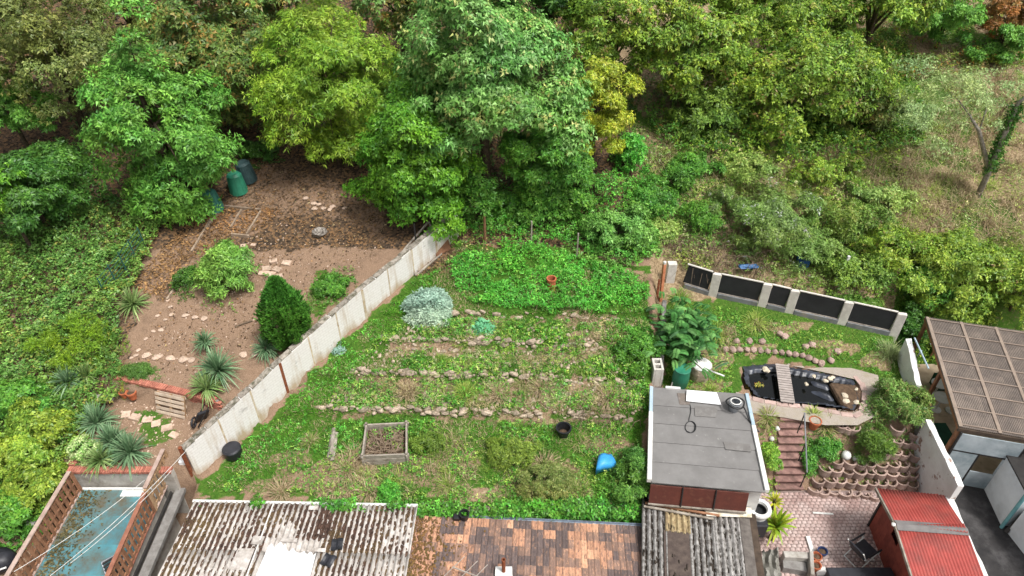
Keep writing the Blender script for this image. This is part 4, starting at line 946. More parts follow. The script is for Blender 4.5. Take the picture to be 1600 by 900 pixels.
MB().box(((p0.x + p1.x) / 2, p0.y - .25, -1.0), (p1.x - p0.x, .62, .5)).build('base', M['rubber'], sb, bevel=.04)
MB().box(((p0.x + p1.x) / 2, p0.y - .25, -.7), (p1.x - p0.x + .06, .7, .1)).build('cushion', M['rubber'], sb, bevel=.035)
# low walls and clutter at the patio's lower left
lw = empty('low_wall', PZ(1215, 880, -1.3), 'low pale concrete wall around a dark stairwell at the patio corner', 'wall')
MB().bar(PZ(1222, 872, -1.05), PZ(1262, 874, -1.05), .22, .5).build('wall_block', M['concrete'], lw, bevel=.015)
MB().bar(PZ(1264, 868, -1.0), PZ(1266, 905, -1.0), .12, .6).build('wall_block', M['concrete'], lw, bevel=.015)
MB().bar(PZ(1222, 884, -1.15), PZ(1258, 890, -1.15), .3, .3).build('stair_tread', M['greyconc'], lw)
MB().bar(PZ(1262, 838, -1.22), PZ(1270, 864, -1.22), .14, .05).build('white_plank', M['white'], bevel=.006, label='narrow white plank lying on the patio paving', cat='plank')
MB().bar(PZ(1270, 801, -1.245), PZ(1302, 803, -1.245), .07, .02).build('pale_strip', M['white'], bevel=.004, label='thin pale strip lying in the middle of the patio', cat='strip')
for (a, b, z, nm, lb) in [(1282, 868, -1.25, M['blue'], 'small dark blue watering jug at the patio edge'), (1272, 890, -1.25, M['terracotta'], 'brown flower pot with a plant beside the low concrete wall'), (1273, 876, -1.25, M['terracotta'], 'terracotta pot at the end of the narrow white plank')]:
    p = PZ(a, b, z); e = empty('pot', p, lb, 'pot'); MB().lathe([(.1, 0), (.15, .24), (.165, .24), (.165, .29), (.13, .29), (.1, .18)], p, 14).build('pot_body', nm if nm is not M['blue'] else mat('dark_blue', S(44, 62, 104), None, 3, .4), e); MB().lathe([(.0, .2), (.125, .2), (.125, .22), (.0, .24)], p, 12).build('soil', M['soil'], e)
p = PZ(1283, 893, -1.2); MB().box(p, (.34, .3, .1)).build('white_tray', M['white'], bevel=.02, label='white tray beside the black covered bench', cat='tray')
# grey tarp
m = MB(); vs = []
c = [PZ(1190, 862, -.35), PZ(1216, 856, -.1), PZ(1222, 905, -.55), PZ(1188, 905, -.35)]
for j in range(12):
    for i in range(9):
        a = c[0].lerp(c[1], i / 8).lerp(c[3].lerp(c[2], i / 8), j / 11); vs.append(a + Vector((random.uniform(-.02, .02), 0, .1 * math.sin(i * 1.9 + j * .4) + random.uniform(-.03, .03))))
for k in range(9): pass
tp = m.add(vs, [(j * 9 + i, j * 9 + i + 9, j * 9 + i + 10, j * 9 + i + 1) for j in range(11) for i in range(8)]).build('grey_tarp', mat('grey_tarp', S(150, 148, 140), S(110, 108, 100), 3, .7, .2, 20, 0), label='crumpled grey tarp at the right of the corrugated shed roof', cat='tarp')

# ---- boundary wall to the neighbour, broken white render
nb = empty('garden_wall', (14.85, 14, -1.6), 'chipped white rendered wall between the planter bank and the black yard', 'wall')
M['chipped'] = mat('chipped_white', S(232, 232, 230), S(216, 214, 210), 2, .8, .35, 12, .03, S(150, 120, 106), 2.4, .38, .03)
def wallseg(a, b, h0, h1, w, zb, nm='wall_panel', mt=None):
    a = Vector(a); b = Vector(b); n = (b - a); n.z = 0; n = Vector((-n.y, n.x, 0)).normalized() * w / 2; k = 9; T = []; Bt = []
    for s_ in (1, -1):
        for i in range(k):
            c = a.lerp(b, i / (k - 1)) + n * s_; hh = h0 + (h1 - h0) * i / (k - 1) + random.uniform(-.04, .04); T.append(Vector((c.x, c.y, hh))); Bt.append(Vector((c.x, c.y, zb)))
    vs = T + Bt; q2 = 2 * k; fs = []
    for i in range(k - 1):
        fs += [(i, i + 1, k + i + 1, k + i), (i, q2 + i, q2 + i + 1, i + 1), (k + i, k + i + 1, q2 + k + i + 1, q2 + k + i)]
    fs += [(0, k, q2 + k, q2), (k - 1, q2 + k - 1, q2 + 2 * k - 1, 2 * k - 1)]
    return MB().add(vs, fs).build(nm, mt or M['chipped'], nb, bevel=.01)
g0, g1 = PZ(1450, 657, 1.0), PZ(1500, 762, .55)
wallseg(g0, g1, 1.05, .65, .22, -1.65)
g2, g3 = PZ(1483, 776, -.1), PZ(1545, 915, -.1); wallseg(g2, g3, -.1, -.1, .22, -1.65)
g4, g5 = PZ(1419, 530, 1.7), PZ(1436, 602, 1.2); wallseg(g4, g5, 1.75, 1.2, .2, -1.65)
wallseg(g5, g0, .75, .6, .2, -1.65, mt=M['greyconc'])
MB().tube([PZ(1429, 528, 1.9), PZ(1451, 576, 1.7)], .03, 8).build('handrail', M['lightblue'], nb)
MB().tube([PZ(1440, 548, 1.75), PZ(1434, 556, .6)], .025, 8).build('rail_post', M['lightblue'], nb)
# black folded liner at the foot of the wall
ps = [P(*q_) for q_ in [(1437, 688), (1436, 706), (1442, 722), (1446, 738), (1456, 752)]]
MB().tube([p + Vector((0, 0, .12)) for p in ps], [.1, .15, .16, .15, .1], 8).build('rolled_liner', M['rubber'], jit=.03, label='rolled black liner at the foot of the chipped white wall', cat='liner', smooth=True)

# ---- neighbour's yard
M['asphalt'] = mat('black_yard', S(58, 56, 56), S(42, 41, 42), 2, .85, .3, 30, 0, S(86, 84, 84), 1.1, .4)
MB().prism([Vector((15.15, 4, -1.585)), Vector((22, 4, -1.585)), Vector((22, 15.6, -1.585)), Vector((15.15, 15.6, -1.585))], .03).build('yard', M['asphalt'], kind='structure')
M['beige'] = mat('beige_paving', S(196, 176, 150), S(170, 150, 126), 2, .85, .2, 20, 0, S(120, 116, 96), 1.3, .36)
MB().prism([Vector((15.15, 15.62, -1.58)), Vector((22, 15.62, -1.58)), Vector((22, 21.5, -1.58)), Vector((15.15, 21.5, -1.58))], .03).build('yard_paving', M['beige'], kind='structure')
# canopy
cn0, cn1, cn2 = PZ(1446, 500, 1.55), PZ(1497, 668, 1.15), PZ(1625, 690, 1.15)
cz = empty('yard_canopy', (cn1.x, cn1.y, -1.6), 'large brown translucent corrugated canopy on a timber frame over the neighbouring yard', 'canopy')
M['trans'] = mat('brown_polycarbonate', S(146, 134, 124), S(128, 118, 110), 2, .45, .08, 20, .05, S(114, 105, 99), 1.0, .45)
xv = (cn2 - cn1); xv.z = 0; xl = 6.2; xv.normalize(); yv = (cn0 - cn1); yl = yv.length + .1; yv.normalize()
def CP_(a, b, z=0): return cn1 + xv * a + yv * b + Vector((0, 0, z))
shr = xv.dot(yv)
ncs = 6
for i in range(ncs):
    a0, a1 = i * xl / ncs, (i + 1) * xl / ncs; nx = 72
    for j in range(2):
        b0_, b1_ = j * yl / 2, (j + 1) * yl / 2; m = MB(); vs = []
        for b_ in (b0_, b1_ + .03):
            for k in range(nx + 1): vs.append(CP_(a0 + (a1 - a0) * k / nx, b_, .05 + .016 * (1 if k % 4 in (1, 2) else -1) * .8 + j * -.004))
        o_ = len(vs); vs += [v - Vector((0, 0, .006)) for v in vs]
        fs = [(k, k + 1, nx + 1 + k + 1, nx + 1 + k) for k in range(nx)]; fs += [tuple(o_ + q_ for q_ in reversed(f)) for f in fs]
        m.add(vs, fs).build('roof_sheet', M['trans'], cz)
M['batten'] = mat('tan_batten', S(152, 136, 122), S(134, 119, 107), 4, .8, .3, 20, .08)
for i in range(4): MB().bar(CP_(.06 + i * 1.22, 0, .078), CP_(.06 + i * 1.22, yl, .078), .11, .02).build('cover_strip', M['batten'], cz)
for j in range(8): MB().bar(CP_(0, .1 + j * (yl - .2) / 7, .08), CP_(xl, .1 + j * (yl - .2) / 7, .08), .04, .02).build('batten', M['batten'], cz)
MB().bar(CP_(0, 0, -.06), CP_(xl, 0, -.06), .1, .14).build('beam', M['purlin'], cz); MB().bar(CP_(0, yl, -.06), CP_(xl, yl, -.06), .1, .14).build('beam', M['brownwood'], cz)
MB().bar(CP_(.05, 0, -.06), CP_(.05, yl, -.06), .1, .12).build('beam', M['brownwood'], cz)
for (a, b) in ((.08, .06), (.08, yl / 2), (.08, yl - .1), (3, .06), (3, yl - .1)):
    c = CP_(a, b, -.1); MB().bar(c, Vector((c.x, c.y, -1.6)), .11, .11).build('post', M['brownwood'], cz)
# partition of frosted panels below the canopy
M['frost'] = mat('frosted_panel', S(186, 196, 200), S(150, 162, 168), 1.2, .4, .05, 10, .04, S(120, 136, 142), .9, .42)
pt = empty('frosted_partition', CP_(.1, -.05, -2.75), 'partition of pale frosted panels, one broken, under the canopy edge', 'partition')
def quadpanel(a0, a1, z0, z1, nm, mt, th=.03): 
    A = CP_(a0, 0, 0); B_ = CP_(a1, 0, 0); return MB().add([Vector((A.x, A.y - .12, z0)), Vector((B_.x, B_.y - .12, z0)), Vector((B_.x, B_.y - .12, z1)), Vector((A.x, A.y - .12, z1)), Vector((A.x, A.y - .12 + th, z0)), Vector((B_.x, B_.y - .12 + th, z0)), Vector((B_.x, B_.y - .12 + th, z1)), Vector((A.x, A.y - .12 + th, z1))],
        [(0, 1, 2, 3), (4, 7, 6, 5), (0, 4, 5, 1), (1, 5, 6, 2), (2, 6, 7, 3), (3, 7, 4, 0)]).build(nm, mt, pt)
quadpanel(.15, .95, -1.55, .1, 'panel', M['frost']); quadpanel(.12, 2.1, .18, 1.0, 'panel', M['frost'])
quadpanel(1.02, 2.1, -1.55, -.75, 'panel', M['frost']); quadpanel(1.75, 2.1, -.72, .1, 'panel', M['frost'])
for (a0, a1, z0, z1) in ((.08, .14, -1.6, 1.05), (.96, 1.01, -1.6, .16), (.1, 2.15, .11, .17), (2.1, 2.17, -1.6, 1.05)): quadpanel(a0, a1, z0, z1, 'frame', M['darkmetal'], .05)
# white outbuilding with a teal downpipe
ob = empty('white_outbuilding', (17, 13, -1.6), 'white rendered outbuilding with a teal downpipe beside the black yard', 'building')
w0, w1 = PZ(1537, 764, -1.6), PZ(1564, 822, -1.6)
M['bluewhite'] = mat('bluish_white_render', S(222, 230, 234), S(208, 216, 220), 1.5, .8, .15, 20, 0, S(190, 196, 198), 1, .36)
hW = 1.9
MB().prism([Vector((w0.x, w0.y, -1.6 + hW)), Vector((w0.x + 5, w0.y + .4, -1.6 + hW)), Vector((w1.x + 5, w1.y + .2, -1.6 + hW)), Vector((w1.x, w1.y, -1.6 + hW))], hW).build('wall', M['bluewhite'], ob)
MB().prism([Vector((w0.x - .04, w0.y + .06, -1.6 + hW + .06)), Vector((w0.x + 5, w0.y + .5, -1.6 + hW + .06)), Vector((w1.x + 5, w1.y, -1.6 + hW + .06)), Vector((w1.x - .04, w1.y - .06, -1.6 + hW + .06))], .06).build('roof_edge', M['darkmetal'], ob)
M['teal'] = mat('teal_paint', S(120, 172, 176), S(100, 156, 162), 3, .5, .05, 20, 0)
MB().tube([Vector((w1.x - .03, w1.y - .06, -1.6)), Vector((w1.x - .03, w1.y - .06, -1.6 + hW))], .06, 10).build('downpipe', M['teal'], ob)
w2, w3 = PZ(1573, 832, -1.6), PZ(1604, 890, -1.6)
ob2 = empty('white_annex', (w2.x, w2.y, -1.6), 'second white wall in the bottom right corner, past the dark gap', 'building')
MB().prism([Vector((w2.x, w2.y, .1)), Vector((w2.x + 5, w2.y + .3, .1)), Vector((w3.x + 5, w3.y - 2, .1)), Vector((w3.x + .6, w3.y - 2, .1))], 1.7).build('wall', M['bluewhite'], ob2)
MB().bar(Vector((w2.x - .06, w2.y - .02, -1.55)), Vector((w2.x + .9, w2.y + .5, .1)), .12, .12).build('dark_pipe', M['darkmetal'], ob2)
# tables and mats under the canopy's open side
def round_table(px, py, r, h, label):
    p = PZ(px, py, -1.58); e = empty('round_table', p, label, 'table')
    MB().lathe([(.0, h - .03), (r, h - .03), (r + .01, h - .015), (r, h), (.0, h)], p, 24).build('table_top', M['white'], e); MB().lathe([(.2, 0), (.2, .03), (.035, .06), (.035, h - .03)], p, 14).build('pedestal', M['white'], e)
round_table(1462, 640, .32, .72, 'round white table nearest the chipped wall in the neighbouring yard'); round_table(1485, 642, .34, .7, 'round white table beside the canopy post in the neighbouring yard'); round_table(1458, 618, .3, .72, 'round white table farthest back beside the canopy')
M['greenmat'] = mat('dark_green_mat', S(36, 84, 62), S(28, 66, 50), 3, .8, .2, 20, 0)
a = PZ(1478, 700, -1.57); MB().box(a + Vector((.1, .5, .02)), (.9, 1.4, .03)).build('green_mat', M['greenmat'], bevel=.008, label='dark green mat on the paving next to the white wall', cat='mat')
a = PZ(1470, 610, -1.57); MB().box(a + Vector((.2, .2, .3)), (1.0, .5, .6)).build('green_chest', M['greenmat'], bevel=.03, label='dark green chest under the canopy edge', cat='chest')
a = PZ(1462, 560, -1.57); tl_ = empty('camo_table', a, 'table with a pale cloth under the canopy edge', 'table'); MB().box(a + Vector((0.1, .2, .72)), (1.1, .9, .05)).build('cloth', M['white'], tl_, bevel=.01)
for sx in (-.4, .5):
    for sy in (-.15, .5): MB().bar(a + Vector((sx, sy, 0)), a + Vector((sx, sy, .7)), .05, .05).build('leg', M['brownwood'], tl_)

# ---- garden things, middle plot
def compost_box():
    c = [P(574, 672), P(636, 668), P(637, 723), P(569, 726)]; z0 = min(p.z for p in c); e = empty('compost_box', sum(c, Vector()) / 4, 'square compost box of weathered planks filled with dry twigs on the lawn', 'compost box')
    for i in range(4):
        a, b = c[i], c[(i + 1) % 4]
        for k in range(3):
            zz = Vector((0, 0, .08 + k * .17)); d = (b - a).normalized() * random.uniform(.03, .1)
            MB().bar(Vector((a.x, a.y, z0)) - d + zz, Vector((b.x, b.y, z0)) + d + zz, .06, .155).build('plank', M['greywood'], e, bevel=.008, jit=.006)
        MB().bar(Vector((a.x, a.y, z0 - .1)), Vector((a.x, a.y, z0 + .58)), .08, .08).build('corner_post', M['greywood'], e, bevel=.008)
    m = MB(); mid = sum(c, Vector()) / 4; r = random.Random(4)
    for i in range(170):
        x, y = mid.x + r.uniform(-.6, .6), mid.y + r.uniform(-.5, .5); a_ = r.uniform(0, 3.14); l = r.uniform(.15, .5); z = z0 + .22 + r.uniform(0, .14)
        q0 = Vector((x - l * math.cos(a_) / 2, y - l * math.sin(a_) / 2, z)); q1 = Vector((x + l * math.cos(a_) / 2, y + l * math.sin(a_) / 2, z + r.uniform(-.05, .1)))
        lim = lambda v: Vector((min(max(v.x, mid.x - .62), mid.x + .62), min(max(v.y, mid.y - .52), mid.y + .52), v.z))
        m.tube([lim(q0), lim(q1)], r.uniform(.006, .016), 4)
    o = m.build('twigs', M['twig'], e, kind='stuff')
    MB().prism([Vector((p.x, p.y, z0 + .22)) for p in c], .3).build('soil_fill', M['soil'], e)
compost_box()
lg = empty('log_pile', P(518, 705), 'short stack of old grey logs lying left of the compost box', 'logs')
for (a, b, rr, z) in [((521, 676), (515, 718), .085, .08), ((526, 678), (520, 722), .07, .07), ((523, 675), (518, 716), .06, .2)]:
    MB().tube([P(*a) + Vector((0, 0, z)), P(*b) + Vector((0, 0, z))], rr, 9).build('log', M['greywood'], lg, jit=.008)
p = P(880, 680); e = empty('black_bucket', p, 'open black plastic bucket on the lawn in front of the lowest terrace', 'bucket')
MB().lathe([(.17, 0), (.24, .36), (.275, .36), (.275, .41), (.225, .41), (.15, .06), (.0, .06)], p, 24).build('bucket', M['black'], e); MB().lathe([(.0, .1), (.165, .1), (.165, .12), (.0, .13)], p, 16).build('soil', M['soil'], e)
p = P(366, 712); e = empty('black_barrel', p, 'low black drum with a domed lid at the near end of the diagonal wall', 'barrel')
MB().lathe([(.26, 0), (.3, .1), (.3, .34), (.28, .38)], p, 24).build('drum', M['black'], e); MB().lathe([(.31, .34), (.31, .4), (.26, .45), (.1, .46), (.0, .46)], p, 24).build('lid', M['rubber'], e)
c = [P(930, 745), P(934, 722), P(954, 718), P(962, 736)]
cc = sum(c, Vector()) / 4
m = MB(); vs = []
for j in range(6):
    for i in range(6):
        a = c[0].lerp(c[3], i / 5).lerp(c[1].lerp(c[2], i / 5), j / 5); vs.append(a + Vector((0, 0, .42 + .07 * math.sin(i * 1.0) + .05 * math.sin(j * .9))))
o_ = len(vs); vs += [v - Vector((0, 0, 0.32)) for v in vs]
fs = [(j * 6 + i, j * 6 + i + 1, j * 6 + i + 7, j * 6 + i + 6) for j in range(5) for i in range(5)]; fs += [tuple(o_ + q_ for q_ in reversed(f)) for f in fs]
per = [i for i in range(6)] + [j * 6 + 5 for j in range(1, 6)] + [30 + i for i in range(4, -1, -1)] + [j * 6 for j in range(4, 0, -1)]
fs += [(per[k], o_ + per[k], o_ + per[(k + 1) % len(per)], per[(k + 1) % len(per)]) for k in range(len(per))]
m.add(vs, fs).build('blue_tub', M['blue'], smooth=True, label='bright blue plastic tub lying upside down in the weeds', cat='tub')
p = P(861, 452); e = empty('chimney_pot', p, 'rusty terracotta chimney pot standing in the green nettle bed', 'pot')
MB().lathe([(.17, 0), (.17, .5), (.2, .5), (.2, .56), (.15, .56), (.14, .1), (.0, .1)], p, 18).build('pot_body', M['terracotta'], e)
# wooden frame and board leaning on the wall
fr = empty('broken_trellis', P(655, 425), 'broken grey wooden frame leaning against the far end of the white wall', 'frame')
A, B_, C_, D_ = P(650, 432), P(632, 404) + Vector((0, 0, .35)), P(672, 372) + Vector((0, 0, .75)), P(690, 398)
for a, b in ((A, B_), (B_, C_), (C_, D_), (A, D_), (B_, (C_ + D_) / 2)): MB().bar(a + Vector((0, 0, .06)), b + Vector((0, 0, .06)), .07, .05).build('lath', M['greywood'], fr)
MB().bar(P(652, 398), P(652, 398) + Vector((0, 0, 1.5)), .06, .06).build('stake', M['darkmetal'], fr)
b0 = P(690, 396); MB().box(b0 + Vector((0, .1, .4)), (.75, .05, .8), Euler((-.35, 0, .7)).to_matrix()).build('leaning_board', M['brownwood'], label='mossy brown board leaning next to the broken frame', cat='board', bevel=.008)
# posts
def post(name, px, py, h, r, mt, label, lean=(0, 0)):
    p = P(px, py); MB().tube([p - Vector((0, 0, .1)), p + Vector((lean[0], lean[1], h))], [r, r * .9], 8).build(name, mt, label=label, cat='post')
post('fence_post', 830, 383, 1.2, .035, M['greywood'], 'thin grey post at the far edge of the nettle bed, left one'); post('fence_post', 901, 402, 1.2, .035, M['greywood'], 'thin grey post at the far edge of the nettle bed, right one')
post('wooden_post', 758, 378, 1.4, .06, M['brownwood'], 'brown stake in the fallen leaves behind the nettle bed')
p = P(1032, 470); e = empty('orange_post', p, 'orange painted steel post beside the pale concrete pillar', 'post')
M['orangepaint'] = mat('orange_steel', S(206, 140, 104), S(176, 108, 78), 4, .6, .2, 20, 0)
MB().bar(p - Vector((0, 0, .1)), p + Vector((-.05, .15, 1.75)), .11, .11).build('shaft', M['orangepaint'], e); MB().bar(p + Vector((-.16, .0, -.1)), p + Vector((-.16, .1, 1.0)), .08, .08).build('side_shaft', M['rust'], e); MB().lathe([(0, 0), (.06, 0), (.06, .1), (0, .14)], p + Vector((-.05, .15, 1.75)), 10).build('cap', M['white'], e)
p = P(1046, 438); MB().box(p + Vector((0, 0, .35)), (.36, .26, 1.1)).build('concrete_pillar', M['post'], bevel=.015, label='pale concrete pillar at the left end of the black fence', cat='pillar')
# low wall line between middle and right gardens
lwx = empty('low_garden_wall', P(1030, 600), 'low narrow concrete wall half hidden by leaves between the two gardens', 'wall')
wpts = [P(1030, 606), P(1032, 560), P(1034, 520), P(1036, 480)]
for i in range(3): MB().bar(wpts[i] + Vector((0, 0, .2)), wpts[i + 1] + Vector((0, 0, .2)), .16, .55).build('wall_block', M['greyconc'], lwx, bevel=.012)
p = P(1024, 603); e = empty('hollow_block', p, 'pale hollow concrete block upright at the far corner of the grey shed', 'block')
for dx in (-.14, .14): MB().box(p + Vector((dx, .2, .5)), (.08, .6, .9)).build('side', M['post'], e, bevel=.01)
for dy in (-.06, .2, .46): MB().box(p + Vector((0, dy, .5)), (.2, .08, .9)).build('web', M['post'], e, bevel=.01)
# rain barrels
p = P(1061, 603); e = empty('rain_barrel', p, 'green plastic rain barrel behind the grey shed', 'barrel')
MB().lathe([(.25, 0), (.28, .1), (.31, .45), (.29, .85), (.3, .87), (.3, .92), (.26, .93), (.0, .9)], p, 24).build('drum', M['green_plastic'], e, smooth=False); MB().tube([p + Vector((-.3, -.1, .3)), p + Vector((-.36, -.16, 0))], .025, 6).build('outlet', M['white'], e)
p = P(1092, 590); e = empty('stone_barrel', p, 'stone clad round barrel with a cracked white lid beside the green barrel', 'barrel')
MB().lathe([(.34, 0), (.38, .2), (.4, .45), (.37, .66), (.0, .66)], p, 24).build('drum', M['stone'], e, jit=.02); MB().lathe([(.0, .67), (.36, .67), (.37, .7), (.33, .74), (.0, .76)], p, 20).build('lid', M['white'], e)
MB().bar(p + Vector((.2, -.3, .7)), p + Vector((.75, -.45, .55)), .06, .025).build('lath', M['white'], e)

# ---- garden things, left plot
M['palewood'] = mat('pale_pallet_wood', S(206, 188, 168), S(178, 158, 138), 4, .8, .4, 20, .12)
def pallet():
    a, b = bpts[0], bpts[2]; d = (b - a); d.z = 0; w = 1.15; pc = a.lerp(b, .57); pc = Vector((pc.x - .1, pc.y - .42, 0)); pc.z = hz(pc.x, pc.y); e = empty('wooden_pallet', pc, 'wooden pallet leaning upright against the low brick wall', 'pallet'); LOCAL.add(e.name)
    e.rotation_euler = (math.radians(-20), 0, math.atan2(d.y, d.x))
    for z in (.06, .22, .42, .58, .76): MB().box((0, -.06, z), (w, .022, .11)).build('slat', M['palewood'], e, bevel=.004)
    for x in (-.5, 0, .5):
        MB().box((x, 0, .41), (.1, .09, .8)).build('bearer', M['lightwood'], e, bevel=.004)
    for z in (.06, .41, .76): MB().box((0, .06, z), (w, .022, .1)).build('slat', M['palewood'], e, bevel=.004)
pallet()
def pot(px, py, label, mt, r=.13):
    p = P(px, py); e = empty('flower_pot', p, label, 'pot'); MB().lathe([(r * .7, 0), (r, r * 1.6), (r * 1.12, r * 1.6), (r * 1.12, r * 1.95), (r * .9, r * 1.95), (r * .8, r * 1.2)], p, 16).build('pot_body', mt, e); MB().lathe([(0, r * 1.5), (r * .88, r * 1.5), (r * .88, r * 1.6), (0, r * 1.7)], p, 12).build('soil', M['soil'], e.children[0]); return p
pot(209, 622, 'terracotta pot by the left end of the low brick wall', M['terracotta'], .17); PY = pot(196, 620, 'pot with a yellow green plant beside the terracotta pot', M['terracotta'], .14)
p = P(165, 624); MB().box(p + Vector((0, 0, .1)), (.62, .2, .2)).build('stone_trough', M['concrete'], bevel=.015, label='small grey stone trough on the path by the bramble bank', cat='trough')
p = P(128, 652); e = empty('hose_reel', p, 'coil of black hose on the ground at the edge of the bramble bank', 'hose'); ps = [p + Vector((.16 * math.cos(a), .14 * math.sin(a), .04 + a * .008)) for a in np.linspace(0, 15, 50)]; MB().tube(ps, .02, 6).build('hose', M['black'], e, smooth=True)
p = P(318, 662); e = empty('folded_barrow', p, 'black folded barrow frame leaning on the left side of the white wall', 'barrow')
MB().box(p + Vector((0, .1, .3)), (.4, .1, .5), Euler((.4, .3, .8)).to_matrix()).build('tray', M['rubber'], e, bevel=.02); MB().tube([p + Vector((-.3, -.1, .05)), p + Vector((.2, .2, .8))], .025, 6).build('handle', M['darkmetal'], e); MB().tube([p + Vector((-.1, -.2, .05)), p + Vector((.35, .1, .75))], .025, 6).build('handle', M['darkmetal'], e)
ps = [p + Vector((-.25 + .0 * a, -.1 + .17 * math.cos(a), .18 + .17 * math.sin(a))) for a in np.linspace(0, 6.3, 18)]; MB().tube(ps, .035, 6).build('wheel', M['rubber'], e, smooth=True)
def compost_bin(px, py, h, r, mt, label, lean):
    p = P(px, py); e = empty('compost_bin', p, label, 'compost bin', 'compost bins under the tree'); LOCAL.add(e.name); e.rotation_euler = lean
    bd_ = MB().lathe([(r, 0), (r * .97, h * .3), (r * .82, h * .85), (r * .78, h * .87), (r * .72, h * .87)], (0, 0, 0), 20).build('body', mt, e); MB().lathe([(r * .84, h * .85), (r * .84, h * .9), (r * .6, h), (0, h)], (0, 0, 0), 20).build('lid', mt, e)
    for k in range(10):
        a = k * .628; MB().bar(Vector((r * math.cos(a), r * math.sin(a), .05)), Vector((r * .82 * math.cos(a), r * .82 * math.sin(a), h * .85)), .03, .03).build('rib', mt, bd_)
compost_bin(336, 328, .95, .4, M['teal_plastic'], 'faded green compost bin at the front, beside the wooden bed borders', (0, -.12, 0))
compost_bin(374, 300, .95, .38, M['green_plastic'], 'bright green compost bin, middle of the three', (0, -.05, 0)); compost_bin(389, 282, .95, .38, M['darkteal'], 'dark grey green compost bin, farthest of the three', (0, -.1, .2))
bd = empty('bed_borders', P(380, 345), 'old wooden boards edging leaf covered beds in front of the compost bins', 'bed edging')
for a, b in [((352, 324), (408, 330)), ((378, 330), (361, 358)), ((408, 332), (386, 368)), ((350, 324), (322, 360)), ((362, 368), (390, 371)), ((330, 345), (300, 395)), ((295, 420), (262, 470))]: MB().bar(P(*a) + Vector((0, 0, .05)), P(*b) + Vector((0, 0, .05)), .07, .14).build('board', M['wood'], bd, bevel=.006)
SLM = [MB().box((0, 0, 0), (.36, .3, .05)).mesh('slab', M['slab'], bevel=.012, jit=.01) for _ in range(3)]
RKS = [rock(120 + i, (1.2, 1, .35), mt=M['slab']) for i in range(3)]
def slabs(label, pts, kind, s=1.0):
    e = empty('stepping_stones', P(*pts[0]), label, 'stepping stones')
    for (a, b) in pts:
        p = P(a, b); inst('slab', random.choice(SLM if kind else RKS), e, p + Vector((0, 0, .02)), (random.uniform(-.04, .04), random.uniform(-.04, .04), random.uniform(-.5, .5)), tuple(k_ * s * random.uniform(.8, 1.15) * (.95 if kind else .23) for k_ in (1, 1, 1)))
slabs('curved line of square pinkish stepping stones in front of the pallet', [(197, 648), (212, 652), (231, 656), (244, 662), (261, 669), (272, 680)], 1)
slabs('row of irregular pale flagstones above the brick wall', [(228, 556), (246, 558), (267, 560), (287, 562), (299, 563), (380, 555), (398, 554)], 0, 1.25)
slabs('three small flat stones below the rounded shrub', [(290, 493), (305, 496), (319, 498)], 0, 1.0)
slabs('cluster of square slabs beside the clipped conifer', [(427, 408), (448, 411), (417, 420), (433, 421), (424, 429), (434, 432), (412, 427)], 1)
slabs('broken flagstones in the leaf litter below the yellow green tree', [(478, 310), (491, 318), (498, 320), (505, 326), (492, 326), (515, 328), (520, 323), (538, 326)], 0, 1.0)
slabs('small stones peeping out above the rounded shrub', [(380, 384), (396, 383), (378, 393), (377, 401)], 1, .7)
slabs('scattered bright rubble along the path by the bramble bank', [(240, 518), (252, 516), (212, 556), (205, 560), (216, 548), (228, 530), (258, 500), (266, 480), (246, 494), (262, 470), (268, 492)], 0, .7)
rk = rock(307, (1, .9, .9), sub=3, j=.5, mt=mat('mossy_grey_rock', S(178, 170, 160), S(110, 104, 96), 6, .9, .5, 20, 0, S(60, 54, 48), 3, .42)); o = inst('boulder', rk, None, P(500, 368) + Vector((0, 0, .15)), (0, 0, .4), (.55, .5, .45)); tag(o, 'grey boulder alone on the bare earth', 'rock')
MB().tube([P(368, 512) + Vector((0, 0, .05)), P(382, 507) + Vector((0, 0, .06)), P(394, 503) + Vector((0, 0, .07))], .03, 6).build('branch', M['twig'], label='bare pale branch lying on the earth', cat='branch')
# green netting fence in the brambles
gf = empty('netting_fence', P(165, 470), 'leaning strip of dark green netting fence in the brambles', 'fence')
M['netting'] = mat('green_netting', S(48, 96, 84), S(36, 76, 66), 6, .7, .1, 20, 0)
ga, gb_ = P(172, 474), P(232, 395)
for i in range(5): MB().tube([ga.lerp(gb_, i / 4), ga.lerp(gb_, i / 4) + Vector((-.05, 0, 1.25))], .025, 6).build('stake', M['netting'], gf)
for k in range(6): MB().tube([ga + Vector((-.04, 0, .3 + k * .18)), ga.lerp(gb_, .5) + Vector((-.04, 0, .25 + k * .18)), gb_ + Vector((-.04, 0, .3 + k * .18))], .012, 5).build('wire', M['netting'], gf)
# things glimpsed in the wild slope
for (a, b, w, h, mt, lb) in [(1312, 440, .1, 1.3, M['white'], 'white stake standing in the bushes above the black fence')]:
    p = P(a, b); MB().box(p + Vector((0, 0, h / 2)), (w, w, h)).build('stake', mt, label=lb, cat='post', bevel=.01)
M['dullblue'] = mat('dull_blue', S(72, 118, 166), S(56, 96, 140), 3, .5)
p = P(1252, 416); MB().box(p + Vector((0, 0, .2)), (.45, .4, .4)).build('blue_crate', mat('blue_crate', S(60, 110, 170), S(46, 88, 140), 3, .5), bevel=.03, label='blue plastic crate half hidden in the bushes', cat='crate')
p = P(1172, 440); MB().box(p + Vector((-.1, .3, .55)), (.8, .25, .2)).build('blue_sheet', M['dullblue'], bevel=.08, jit=.04, label='blue sheet bundled behind the black fence', cat='sheet')
p = P(1358, 437); MB().box(p + Vector((0, 0, .3)), (.7, .12, .1)).build('white_beam', M['white'], bevel=.01, label='pale beam lying in the bushes above the fence', cat='beam')
pot(1270, 668, 'tall terracotta pot at the top of the handrail', M['terracotta'], .2)
